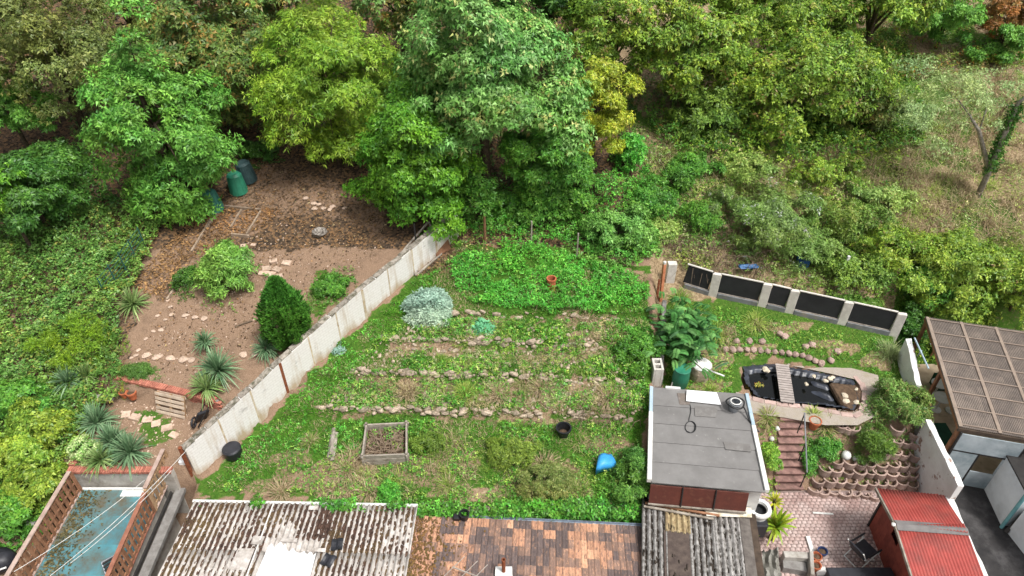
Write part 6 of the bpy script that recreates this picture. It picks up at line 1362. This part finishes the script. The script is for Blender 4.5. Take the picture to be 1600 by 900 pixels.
# ---- blades: grass, straw, swords
def blades(B, D, L, Wd, arch, C, nseg=1, taper=.85):
    n = len(B); s = nrm(np.cross(D, np.array([0, 0, 1.0]) + 1e-3)); out = []
    ts = np.linspace(0, 1, nseg + 1); pp = []
    for t in ts:
        c = B + D * (L * t)[:, None]; c[:, 2] -= arch * L * t * t; w = Wd * (1 - taper * t ** 1.3) * (.55 if t == 0 and nseg > 1 else 1); pp.append((c - s * w[:, None] / 2, c + s * w[:, None] / 2))
    if nseg == 1: return np.stack([pp[0][0], pp[0][1], (pp[1][0] + pp[1][1]) / 2], 1), C
    V = np.stack([np.stack([pp[i][0], pp[i][1], pp[i + 1][1], pp[i + 1][0]], 1) for i in range(nseg)], 1).reshape(-1, 4, 3)
    return V, np.repeat(C, nseg, 0)
def yucca(label, px, py, r, n, h=.55, pal=None, seed=1, stem=.1, w=.068):
    n = int(n * 1.7)
    b = P(px, py); rng = np.random.default_rng(seed); root = empty('yucca', b, label, 'yucca'); V = []; C = []
    th = rng.uniform(0, 6.283, n); el = rng.uniform(.15, 1.45, n) ** 1.0; D = np.stack([np.cos(th) * np.cos(el), np.sin(th) * np.cos(el), np.sin(el)], -1)
    Bs = np.tile(np.array(b) + np.array([0, 0, stem]), (n, 1)) + rng.normal(0, .03, (n, 3)); L = r * rng.uniform(.75, 1.1, n)
    V, C = blades(Bs, D, L, np.full(n, w) * rng.uniform(.8, 1.2, n), .55 * np.cos(el) ** 2, pick(pal, n, rng) * rng.uniform(.8, 1.2, (n, 1)), 4)
    quadmesh('leaves', V, C, LEAF, root, b); MB().tube([b - Vector((0, 0, .1)), b + Vector((0, 0, stem + .15))], [.09, .06], 8).build('stem', M['bark'], root); return root
YU = [(g(112, 146, 106), 4), (g(144, 172, 130), 2), (g(80, 116, 78), 2)]; YG = [(g(130, 158, 92), 4), (g(160, 180, 116), 2), (g(92, 126, 66), 2)]
for i, (x, y, r, n, st, pal, lb) in enumerate([(345, 590, .95, 120, .35, YU, 'tall blue green yucca beside the clipped conifer and wall'), (326, 612, .8, 90, .15, YG, 'green drooping yucca below the tall one, by the pallet'), (326, 548, .6, 60, .4, YU, 'small yucca behind the tall one'), (417, 552, .7, 80, .2, YU, 'yucca tucked against the wall below the conifer'),
        (210, 480, .8, 100, .12, YG, 'solitary yucca on the path edge by the green netting'), (155, 668, .85, 110, .2, YU, 'yucca at the back left of the planted bed'), (178, 695, .8, 100, .15, YU, 'yucca in the middle of the planted bed'), (206, 712, .9, 130, .15, YU, 'largest yucca at the right of the planted bed'), (160, 722, .7, 80, .1, YG, 'light green yucca at the front of the planted bed'),
        (112, 604, .8, 90, .2, YU, 'yucca among the ivy below the feathery bush'), (138, 594, .65, 70, .2, YG, 'smaller yucca beside the one below the feathery bush')]):
    yucca(lb, x, y, r, n, pal=pal, seed=200 + i, stem=st)
yucca('yellow green exotic plant with broad leaves beside the corrugated roof', 1204, 842, .75, 34, pal=[(g(176, 186, 56), 3), (g(140, 170, 50), 3), (g(110, 150, 46), 1)], seed=250, stem=.75, w=.15)
yucca('small yellow green plant beside the round tub', 1204, 800, .42, 16, pal=[(g(186, 184, 60), 3), (g(150, 160, 50), 2)], seed=251, stem=.55, w=.1)
def fronds(label, px, py, n, r, h, pal, seed):
    b = P(px, py); rng = np.random.default_rng(seed); root = empty('sumac', b, label, 'shrub'); VV = []; CC = []; mb = MB()
    for i in range(n):
        a = rng.uniform(0, 6.283); o = np.array(b) + np.array([rng.normal(0, .45), rng.normal(0, .65), rng.uniform(.25, 1) * h]); l = r * rng.uniform(.7, 1.2); el = rng.uniform(.2, 1.0); d = np.array([math.cos(a) * math.cos(el), math.sin(a) * math.cos(el), math.sin(el)])
        ts = np.linspace(.12, 1, 17); pp = o + d * (l * ts)[:, None]; pp[:, 2] -= .55 * l * ts ** 2; s_ = nrm(np.cross(d, [0, 0, 1.0])); c = pick(pal, 1, rng)[0] * rng.uniform(.8, 1.25)
        for sg in (1, -1):
            dr = nrm(s_ * sg + d * .35 + np.array([0, 0, -.25])); ll = (.14 * (1 - .55 * np.abs(ts - .45)))[:, None]; wv = nrm(np.cross(dr, [0, 0, 1.0])) * .024
            VV.append(np.stack([pp, pp + dr * ll * .45 + wv, pp + dr * ll + np.array([0, 0, -.03]), pp + dr * ll * .45 - wv], 1)); CC.append(np.tile(c, (17, 1)) * rng.uniform(.8, 1.2, (17, 1)))
        if i % 6 == 0: mb.tube([b, Vector(o)], [.03, .015], 5)
    quadmesh('foliage', np.concatenate(VV), np.concatenate(CC), LEAF, root, b); mb.build('stem', M['bark'], root)
fronds('feathery green sumac hanging over the low wall by the barrels', 1064, 548, 300, .55, 1.7, [(g(78, 134, 66), 4), (g(116, 166, 90), 2), (g(54, 102, 50), 2)], 96)
def tuft(label, px, py, r, n, pal, seed, h=1.0, w=.02, arch=.5, name='grass_tuft', spread=.25, cat='grass tuft', upr=.5):
    b = P(px, py); rng = np.random.default_rng(seed); th = rng.uniform(0, 6.283, n); el = np.clip(rng.normal(.95, .35, n) * upr * 2, .15, 1.5)
    D = np.stack([np.cos(th) * np.cos(el), np.sin(th) * np.cos(el), np.sin(el)], -1); rad = r * spread * np.sqrt(rng.random(n))
    x = b.x + rad * np.cos(th) + rng.normal(0, r * spread * .3, n); y = b.y + rad * np.sin(th) + rng.normal(0, r * spread * .3, n)
    B = np.stack([x, y, H(x, y)], -1); V, C = blades(B, D, r * h * rng.uniform(.5, 1.1, n), w * rng.uniform(.7, 1.3, n), np.full(n, arch) * rng.uniform(.4, 1.5, n), pick(pal, n, rng) * rng.uniform(.75, 1.2, (n, 1)), 3)
    o = quadmesh(name, V, C, BLADE, None, tuple(b)); tag(o, label, cat)
STRAW = [(g(184, 164, 130), 4), (g(206, 188, 154), 2), (g(146, 124, 96), 2), (g(140, 136, 88), 1)]
LGR = [(g(160, 182, 84), 4), (g(184, 196, 110), 2), (g(130, 156, 66), 2)]; GRN = [(g(126, 162, 66), 4), (g(156, 176, 90), 2), (g(96, 132, 52), 2)]
for i, (x, y, r, n, pal, lb, ar) in enumerate([(603, 610, .45, 260, STRAW, 'small straw coloured tuft on the lowest terrace, left one', .5), (638, 614, .65, 420, STRAW, 'larger straw coloured tuft on the lowest terrace', .5), (727, 615, .65, 360, LGR, 'pale green grass tuft beside the short stone step', .4), (545, 735, .95, 420, STRAW, 'heap of dry straw left of the compost box', .9), (575, 768, .8, 320, STRAW, 'dry straw hanging over the retaining wall', 1.0), (525, 765, .7, 260, STRAW, 'dry straw clump above the mossy roof', 1.0),
        (485, 690, .5, 220, STRAW + GRN, 'half dry grass tuft left of the log pile', .6), (1105, 515, .8, 260, GRN, 'arching green grass tuft below the orange post', .7), (1120, 525, .75, 260, LGR, 'pale arching grass tuft in the upper pond lawn', .7), (1062, 470, .8, 260, GRN, 'bright arching grass clump by the concrete pillar', .7), (1180, 505, .8, 240, LGR, 'yellow green grass clump in front of the black fence', .7), (1388, 555, .75, 380, PALE, 'grey green spiky grass clump by the end of the white wall', .35),
        (1290, 668, .6, 240, STRAW + LGR, 'yellow ornamental grass at the top of the planter bank', .5), (1200, 655, .6, 260, STRAW + LGR, 'yellowish ornamental grass at the top left of the steps', .5), (1270, 650, .5, 160, LGR, 'light green grass tuft at the top of the handrail', .5), (1110, 610, .45, 160, LGR, 'light grass tuft behind the shed', .5), (850, 730, .9, 300, STRAW, 'dry brown grass heap on the front lawn', .8), (780, 620, .8, 260, STRAW, 'withered stalks right of the pale tuft', .6), (845, 608, .8, 280, STRAW, 'withered stalks in the middle of the lowest terrace', .6), (950, 625, .8, 260, STRAW, 'dry stalks near the right end of the lowest terrace', .7), (920, 500, .7, 260, STRAW, 'mat of dry grass over the uppermost stone edge', .9), (555, 715, .8, 420, STRAW, 'tangle of dead stalks between the logs and the compost box', .8), (440, 770, .7, 260, STRAW, 'dry grass heap at the lower left of the lawn', .7), (700, 760, .6, 220, STRAW + GRN, 'half green grass clump above the retaining wall', .6), (905, 770, .7, 240, STRAW + GRN, 'tall dry grass above the right end of the retaining wall', .6), (820, 600, .7, 260, STRAW + GRN, 'brown green stalks on the lowest terrace, middle', .6), (900, 555, .6, 200, STRAW + GRN, 'thin stalks on the third terrace', .6), (690, 565, .5, 180, GRN, 'green grass clump on the third terrace', .5), (195, 612, .25, 50, YEL, 'yellow green plant in the small pot', .3)]):
    tuft(lb, x, y, r, n, pal, 300 + i, arch=ar)
WV = []; WC = []; rr_ = random.Random(99); nw = 0
for (x0, x1, y0, y1, cnt) in ((560, 1000, 515, 640, 30), (400, 980, 690, 775, 34), (1060, 1390, 500, 555, 12), (1340, 1600, 215, 410, 130), (1000, 1340, 235, 310, 100), (1420, 1600, 90, 215, 40)):
    for i in range(cnt):
        x, y = rr_.uniform(x0, x1), rr_.uniform(y0, y1)
        if y > 420 and x < 800 - (y - 440) * 1.25 + 120 and x < 700: x += 120
        b = P(x, y); rng = np.random.default_rng(900 + nw); hill_ = y < 420; n = rr_.randint(60, 150) if hill_ else rr_.randint(40, 110); r = rr_.uniform(.5, .95) if hill_ else rr_.uniform(.3, .6); pal = rr_.choice([STRAW, STRAW, STRAW, STRAW + GRN, LGR]) if hill_ else rr_.choice([STRAW, STRAW + GRN, GRN, LGR, MIDG])
        th = rng.uniform(0, 6.283, n); el = np.clip(rng.normal(1.0, .3, n), .2, 1.5); D = np.stack([np.cos(th) * np.cos(el), np.sin(th) * np.cos(el), np.sin(el)], -1); xx = b.x + rng.normal(0, r * .3, n); yy = b.y + rng.normal(0, r * .3, n)
        V, C = blades(np.stack([xx, yy, H(xx, yy)], -1), D, r * rng.uniform(.5, 1.2, n), np.full(n, .022) * rng.uniform(.7, 1.4, n), np.full(n, .45), pick(pal, n, rng) * rng.uniform(.75, 1.2, (n, 1)), 2)
        WV.append(V); WC.append(C); nw += 1
o = quadmesh('tall_weeds', np.concatenate(WV), np.concatenate(WC), BLADE, None, (0, 17, 0)); tag(o, 'tall mixed weeds and withered stalks scattered over the gardens', 'weeds', kind='stuff')
# bare arching canes over the black fence
def canes(label, px, py, n, l, spread, seed, name='dry_canes'):
    b = P(px, py); r = random.Random(seed); root = MB()
    for i in range(n):
        x = b.x + r.uniform(-spread, spread); y = b.y + r.uniform(-.4, .4); z = hz(x, y); a = r.uniform(0, 6.28); d = Vector((math.cos(a) * .6, -abs(math.sin(a)) * .5, 0)); ll = l * r.uniform(.6, 1.2)
        root.tube([Vector((x, y, z)), Vector((x, y, z + ll * .6)) + d * ll * .3, Vector((x, y, z + ll * .7)) + d * ll * .9, Vector((x, y, z + ll * .3)) + d * ll * 1.5], [.014, .011, .008, .004], 4)
    root.build(name, M['twig'], label=label, cat='dry canes')
canes('dry bramble canes arching behind the black fence', 1140, 425, 60, 1.1, 1.7, 5); canes('dry thicket above the concrete pillar', 1085, 395, 60, .8, 1.0, 6); canes('leafless twigs at the top edge above the vine mound', 1190, 90, 40, 2.6, 1.6, 7, 'bare_shrub'); canes('leafless grey twigs in the old fruit tree', 1580, 190, 26, 1.6, .8, 8, 'bare_shrub'); canes('dead stalks on the lowest terrace by the grey shed', 960, 650, 26, .9, 1.2, 9)
# ---- old fruit tree on the right
b = P(1528, 306); root = empty('fruit_tree', b, 'old leaning fruit tree with an ivy covered trunk and thin pale leaves', 'tree')
t1 = AT(1545, 268, b.y); t2 = AT(1572, 205, b.y - .2); t3 = AT(1592, 160, b.y - .2); t4 = AT(1530, 205, b.y + .2); t5 = AT(1515, 180, b.y + .2)
mb = MB().tube([b - Vector((0, 0, .2)), t1, t2, t3, t3 + Vector((.6, 0, .8))], [.13, .12, .1, .08, .04], 10); mb.tube([t1, t4, t5], [.11, .08, .05], 8); mb.tube([t5, t5 + Vector((-.5, .3, .5)), t5 + Vector((-1.0, .2, .9))], [.035, .025, .012], 6); mb.tube([t4, t4 + Vector((.1, .3, .8)), t4 + Vector((-.2, .3, 1.6))], [.035, .025, .012], 6); mb.build('trunk', M['bark2'] if 'bark2' in M else mat('pale_bark', S(170, 164, 154), S(116, 110, 100), 8, .9, .6, 22, 0), root, smooth=True)
rng = np.random.default_rng(77); n = 700; seg = rng.random(n)[:, None]; pa_ = np.array(t1) * (1 - seg) + np.array(t3) * seg; pa_ += rng.normal(0, .13, (n, 3)); V, C = sprigs(pa_, nrm(rng.normal(size=(n, 3))), 5, .11, .6, .9, .1, DARK, rng); quadmesh('ivy', V, C, LEAF, root, b)
cc = AT(1480, 165, b.y + .6); p, ax, lc, rng = crown(cc, (2.9, 1.8, 2.0), 2400, 78, 34, (.2, .32), cull=.5); V, C = sprigs(p, ax, 4, .13, .3, .8, .2, PALE, rng); quadmesh('crown', V, C, LEAF, root, b)

# ---- ground cover
def carpet(name, label, pts, dens, hgt, L, wr, pal, k=5, seed=1, ns=.7, cat='ground cover', thr=0):
    pl = poly_px(pts); A = poly_area(pl); dens *= 1.3; L *= .85; n = int(A * dens); rng = np.random.default_rng(seed); x, y = sample_poly(pl, n, rng)
    f = fbm(x * ns, y * ns, seed); m = f > thr; x, y, f = x[m], y[m], f[m]
    z = H(x, y) + hgt * np.clip((f - .15) * 1.5, .05, 1.2) * rng.uniform(.55, 1.05, len(x))
    ax = nrm(rng.normal(size=(len(x), 3)) * .45 + np.array([0, 0, 1])); V, C = sprigs(np.stack([x, y, z], -1), ax, k, L, wr, .95, .12, pal, rng)
    c = (float(x.mean()), float(y.mean()), float(z.min())); o = quadmesh(name, V, C, LEAF, None, c); tag(o, label, cat, kind='stuff'); return o
carpet('brambles', 'thick bramble cover on the left bank', [(-60, 380), (60, 385), (150, 335), (262, 345), (225, 430), (190, 480), (190, 600), (115, 690), (75, 760), (-120, 760)], 120, 1.15, .14, .62, BRAM, 5, 401, .55)
carpet('brambles', 'dark undergrowth below the trees at the left edge', [(-60, 250), (130, 240), (200, 330), (150, 350), (60, 390), (-60, 390)], 60, .7, .15, .55, DARK, 5, 402, .6)
carpet('nettles', 'bright green nettle bed in the upper garden', [(700, 415), (735, 388), (800, 380), (900, 402), (1010, 440), (1015, 470), (960, 492), (860, 494), (740, 478), (715, 455)], 170, .5, .11, .5, NET, 5, 403, 1.3, thr=.3)
carpet('weeds', 'green weeds along the foot of the white wall', [(325, 745), (500, 570), (640, 445), (690, 420), (640, 500), (560, 570), (440, 700), (370, 760)], 55, .16, .09, .5, NET + MIDG, 5, 404, 1.3, thr=.42)
carpet('weeds', 'patchy weeds on the terraces', [(560, 560), (640, 500), (1010, 505), (1012, 640), (500, 640)], 120, .3, .1, .45, NET + MIDG + MIDG + LGR, 5, 405, 1.3, thr=.42)
carpet('weeds', 'weeds on the front lawn', [(340, 770), (440, 690), (560, 655), (1000, 665), (990, 785), (560, 780)], 85, .26, .1, .42, MIDG + MIDG + LGR + NET, 5, 406, 1.2, thr=.47)
def ivy_strip(label, x0, x1, n, seed, thr, z1=.2):
    rng = np.random.default_rng(seed); x = rng.uniform(x0, x1, n); y = rng.uniform(13.12, 13.6, n); f = fbm(x * 1.1, y * 1.1, seed); m = f > thr; x, y = x[m], y[m]
    z = -.75 + (z1 + .75) * rng.random(len(x)) ** .6 * (.5 + .8 * fbm(x * .9, y, seed + 3)); V, C = sprigs(np.stack([x, y, z], -1), nrm(rng.normal(size=(len(x), 3)) * .5 + np.array([0, -.5, .9])), 6, .11, .6, .95, .15, NET + DARK + MIDG, rng)
    o = quadmesh('ivy_strip', V, C, LEAF, None, (float(x.mean()), 13.4, -1.5)); tag(o, label, 'ivy', kind='stuff')
ivy_strip('dark green ivy between the retaining wall and the tiled roof', -3.3, 4.35, 3600, 407, .3)
ivy_strip('patches of green weeds hanging over the edge of the mossy roof', -10.3, -3.3, 2200, 408, .52, .45)
carpet('undergrowth', 'green undergrowth behind the nettle bed', [(720, 375), (760, 300), (1000, 290), (1030, 400), (1000, 425), (900, 395), (800, 375)], 75, .8, .13, .5, MIDG + NET, 5, 408, .6, thr=.38)
carpet('undergrowth', 'mixed green undergrowth on the wild slope', [(985, 210), (1150, 230), (1240, 290), (1400, 290), (1420, 400), (1080, 440), (1040, 400)], 75, .5, .14, .4, MIDG + VINE + LGR + STRAW, 5, 409, .9, thr=.49)
carpet('undergrowth', 'bushy undergrowth round the foot of the vine mound', [(1000, 190), (1080, 160), (1440, 160), (1440, 240), (1300, 262), (1060, 250)], 70, .9, .15, .5, VINE + MIDG + DARK, 5, 420, .8, thr=.36)
carpet('undergrowth', 'brown and green scrub at the top of the slope', [(1300, 20), (1640, 10), (1640, 110), (1420, 130), (1330, 150)], 60, 1.0, .16, .4, RUSTY + VINE + DARK, 5, 421, .8, thr=.36)
carpet('undergrowth', 'scattered green growth at the top right of the slope', [(1300, 60), (1640, 40), (1640, 400), (1430, 380), (1380, 250)], 45, .45, .13, .3, VINE + PALE + LGR + STRAW, 5, 410, .9, thr=.54)
carpet('weeds', 'brownish withered weeds among the terraces', [(560, 560), (640, 500), (1010, 505), (1012, 650), (500, 640)], 90, .34, .1, .16, STRAW, 5, 422, 1.4, thr=.52)
carpet('undergrowth', 'dark bushes in the gap between the feathery tree and the maple', [(560, 150), (640, 120), (700, 200), (640, 260), (570, 240)], 60, 1.6, .2, .5, DARK + MIDG, 5, 423, .7, thr=.3)
carpet('pond_lawn', 'low green plants on the lawn around the pond', [(1045, 480), (1090, 475), (1395, 535), (1400, 600), (1330, 565), (1250, 553), (1150, 560), (1145, 620), (1040, 605)], 85, .18, .08, .4, LGR + NET + MIDG, 5, 411, 1.2, thr=.34)
carpet('bank_plants', 'small green plants between the planting stones', [(1262, 700), (1300, 690), (1432, 700), (1432, 755), (1262, 765)], 90, .14, .06, .45, LGR + MIDG, 5, 412, 2.2, thr=.5)
carpet('undergrowth', 'shaded undergrowth under the trees', [(120, 235), (400, 215), (560, 260), (700, 300), (760, 300), (980, 260), (1100, 200), (1100, 120), (100, 120)], 30, .7, .16, .5, DARK + CHEST, 5, 413, .5, thr=.38)
carpet('undergrowth', 'weeds along the left side of the white wall', [(430, 560), (500, 420), (560, 420), (520, 480), (470, 560)], 60, .25, .09, .45, MIDG, 5, 414, 1.2, thr=.45)
# fallen leaves
def litter(label, pts, dens, pal, L, seed, thr=.3, name='fallen_leaves'):
    pl = poly_px(pts); n = int(poly_area(pl) * dens); rng = np.random.default_rng(seed); x, y = sample_poly(pl, n, rng); f = fbm(x * .6, y * .6, seed); m = (f + rng.uniform(-.15, .15, n)) > thr; x, y = x[m], y[m]
    P_ = np.stack([x, y, H(x, y) + .015], -1); ax = nrm(rng.normal(size=(len(x), 3)) * .3 + np.array([0, 0, 1])); V, C = sprigs(P_, ax, 1, L, .6, 1.4, 0, pal, rng)
    o = quadmesh(name, V, C, DRYLEAF, None, (float(x.mean()), float(y.mean()), 0)); tag(o, label, 'fallen leaves', kind='stuff')
LIT = [(g(120, 88, 68), 4), (g(146, 106, 78), 2), (g(90, 68, 56), 3), (g(176, 146, 116), .8)]
litter('orange brown fallen leaves around the compost bins', [(205, 450), (300, 340), (340, 320), (440, 330), (420, 350), (340, 385), (290, 410), (255, 470)], 330, [(g(148, 106, 78), 4), (g(170, 126, 92), 2), (g(114, 82, 62), 2)], .12, 501, .25)
litter('brown fallen leaves over the upper part of the left garden', [(330, 330), (385, 240), (470, 270), (600, 330), (600, 390), (520, 380), (430, 345)], 110, LIT, .1, 502, .4)
litter('scattered fallen leaves on the bare earth', [(230, 520), (300, 400), (440, 345), (600, 390), (480, 500), (400, 540), (300, 600), (200, 590)], 45, LIT, .09, 503, .3)
litter('fallen leaves below the maple at the end of the wall', [(640, 430), (720, 360), (840, 350), (860, 380), (740, 395), (680, 430)], 190, LIT + [(g(200, 190, 120), 1)], .12, 504, .25)
litter('dark fallen leaves on the ground under the trees', [(100, 240), (330, 220), (600, 270), (1000, 250), (1000, 100), (100, 100)], 14, LIT, .16, 505, .2)
rng = np.random.default_rng(555); n = 1500; x = tx0 + .08 + np.abs(rng.normal(0, .42, n)); y = ty - rng.uniform(.05, 4.4, n); k_ = (x < tx1 - .1) & (fbm(x * 1.3, y * 1.3, 12) > .4); x, y = x[k_], y[k_]
V, C = sprigs(np.stack([x, y, np.full(len(x), .012)], -1), nrm(rng.normal(size=(len(x), 3)) * .12 + np.array([0, 0, 1])), 1, .09, .7, 1.6, 0, [(g(104, 90, 68), 4), (g(84, 74, 56), 3), (g(136, 104, 66), 1)], rng); V[..., 2] = np.maximum(V[..., 2], .008)
o = quadmesh('terrace_leaves', V, C, DRYLEAF, None, (tx0, ty - 2, 0)); tag(o, 'brown leaves and dirt drifted along the left side of the terrace', 'fallen leaves', kind='stuff')
# grass
def grass(label, pts, dens, h, pal, seed, w=.022, arch=.35, thr=.3, ns=.9, name='grass', lean=.5, nseg=1):
    pl = poly_px(pts); n = int(poly_area(pl) * dens); rng = np.random.default_rng(seed); x, y = sample_poly(pl, n, rng); f = fbm(x * ns, y * ns, seed) + rng.uniform(-.1, .1, n); m = (f > thr) & ~inpoly(x, y, POND); x, y, f = x[m], y[m], f[m]; n = len(x)
    D = nrm(rng.normal(size=(n, 3)) * np.array([lean, lean, .1]) + np.array([0, 0, .8])); B = np.stack([x, y, H(x, y) - .02], -1)
    V, C = blades(B, D, h * rng.uniform(.5, 1.2, n) * np.clip(.6 + f, .6, 1.3), w * rng.uniform(.7, 1.4, n), np.full(n, arch), pick(pal, n, rng) * rng.uniform(.75, 1.25, (n, 1)), nseg)
    o = quadmesh(name, V, C, BLADE, None, (float(x.mean()), float(y.mean()), float(B[:, 2].min()))); tag(o, label, 'grass', kind='stuff')
GR = [(g(80, 136, 40), 4), (g(104, 156, 52), 2), (g(60, 106, 34), 2), (g(140, 140, 76), .5)]
MG = [(320, 762), (640, 445), (720, 385), (1012, 430), (1015, 640), (1000, 786), (560, 786)]
grass('green grass of the middle garden', MG, 850, .18, GR, 601, .024, thr=.38)
grass('dry straw coloured grass in the middle garden', MG, 420, .22, STRAW, 602, .022, thr=.5, ns=.9)
grass('fresh short grass strip in front of the lowest terrace', [(560, 655), (640, 648), (1000, 668), (990, 690), (700, 680), (560, 690)], 1500, .13, [(g(100, 170, 46), 4), (g(124, 186, 60), 2)], 603, .022, thr=.28)
grass('bright grass along the diagonal wall', [(420, 680), (560, 530), (660, 440), (690, 440), (610, 530), (520, 620), (460, 690)], 1100, .14, [(g(96, 164, 46), 4), (g(118, 178, 56), 2)], 604, .022, thr=.3)
grass('dry grass of the wild slope', [(985, 190), (1100, 230), (1250, 260), (1400, 220), (1640, 80), (1640, 420), (1430, 380), (1250, 430), (1040, 400)], 400, .6, STRAW + STRAW + [(g(150, 158, 84), 2)], 605, .03, .7, .38, .5, 'dry_grass', .8, 1)
grass('green grass of the wild slope', [(985, 190), (1100, 230), (1250, 260), (1400, 220), (1640, 80), (1640, 420), (1430, 380), (1250, 430), (1040, 400)], 190, .4, GRN + LGR, 606, .03, .6, .48, .45, 'grass', .7, 1)
grass('green grass around the pond', [(1045, 480), (1090, 470), (1400, 532), (1405, 605), (1330, 568), (1250, 555), (1150, 562), (1148, 625), (1038, 608)], 700, .14, GR + LGR, 607, .02, thr=.3)
grass('small grass patch beside the stepping stones', [(210, 642), (235, 640), (290, 682), (262, 700), (225, 672)], 700, .09, GR, 608, .02, thr=.35)
# wisps of grass in the left garden and straw bits on the earth
grass('sparse dry stalks on the bare earth of the left garden', [(225, 560), (300, 420), (440, 345), (560, 390), (480, 480), (400, 540), (300, 590)], 26, .1, STRAW + GRN, 609, .02, thr=.45)
print('TRIS', sum(len(o.data.polygons) * 2 for o in sc.objects if o.type == 'MESH'))
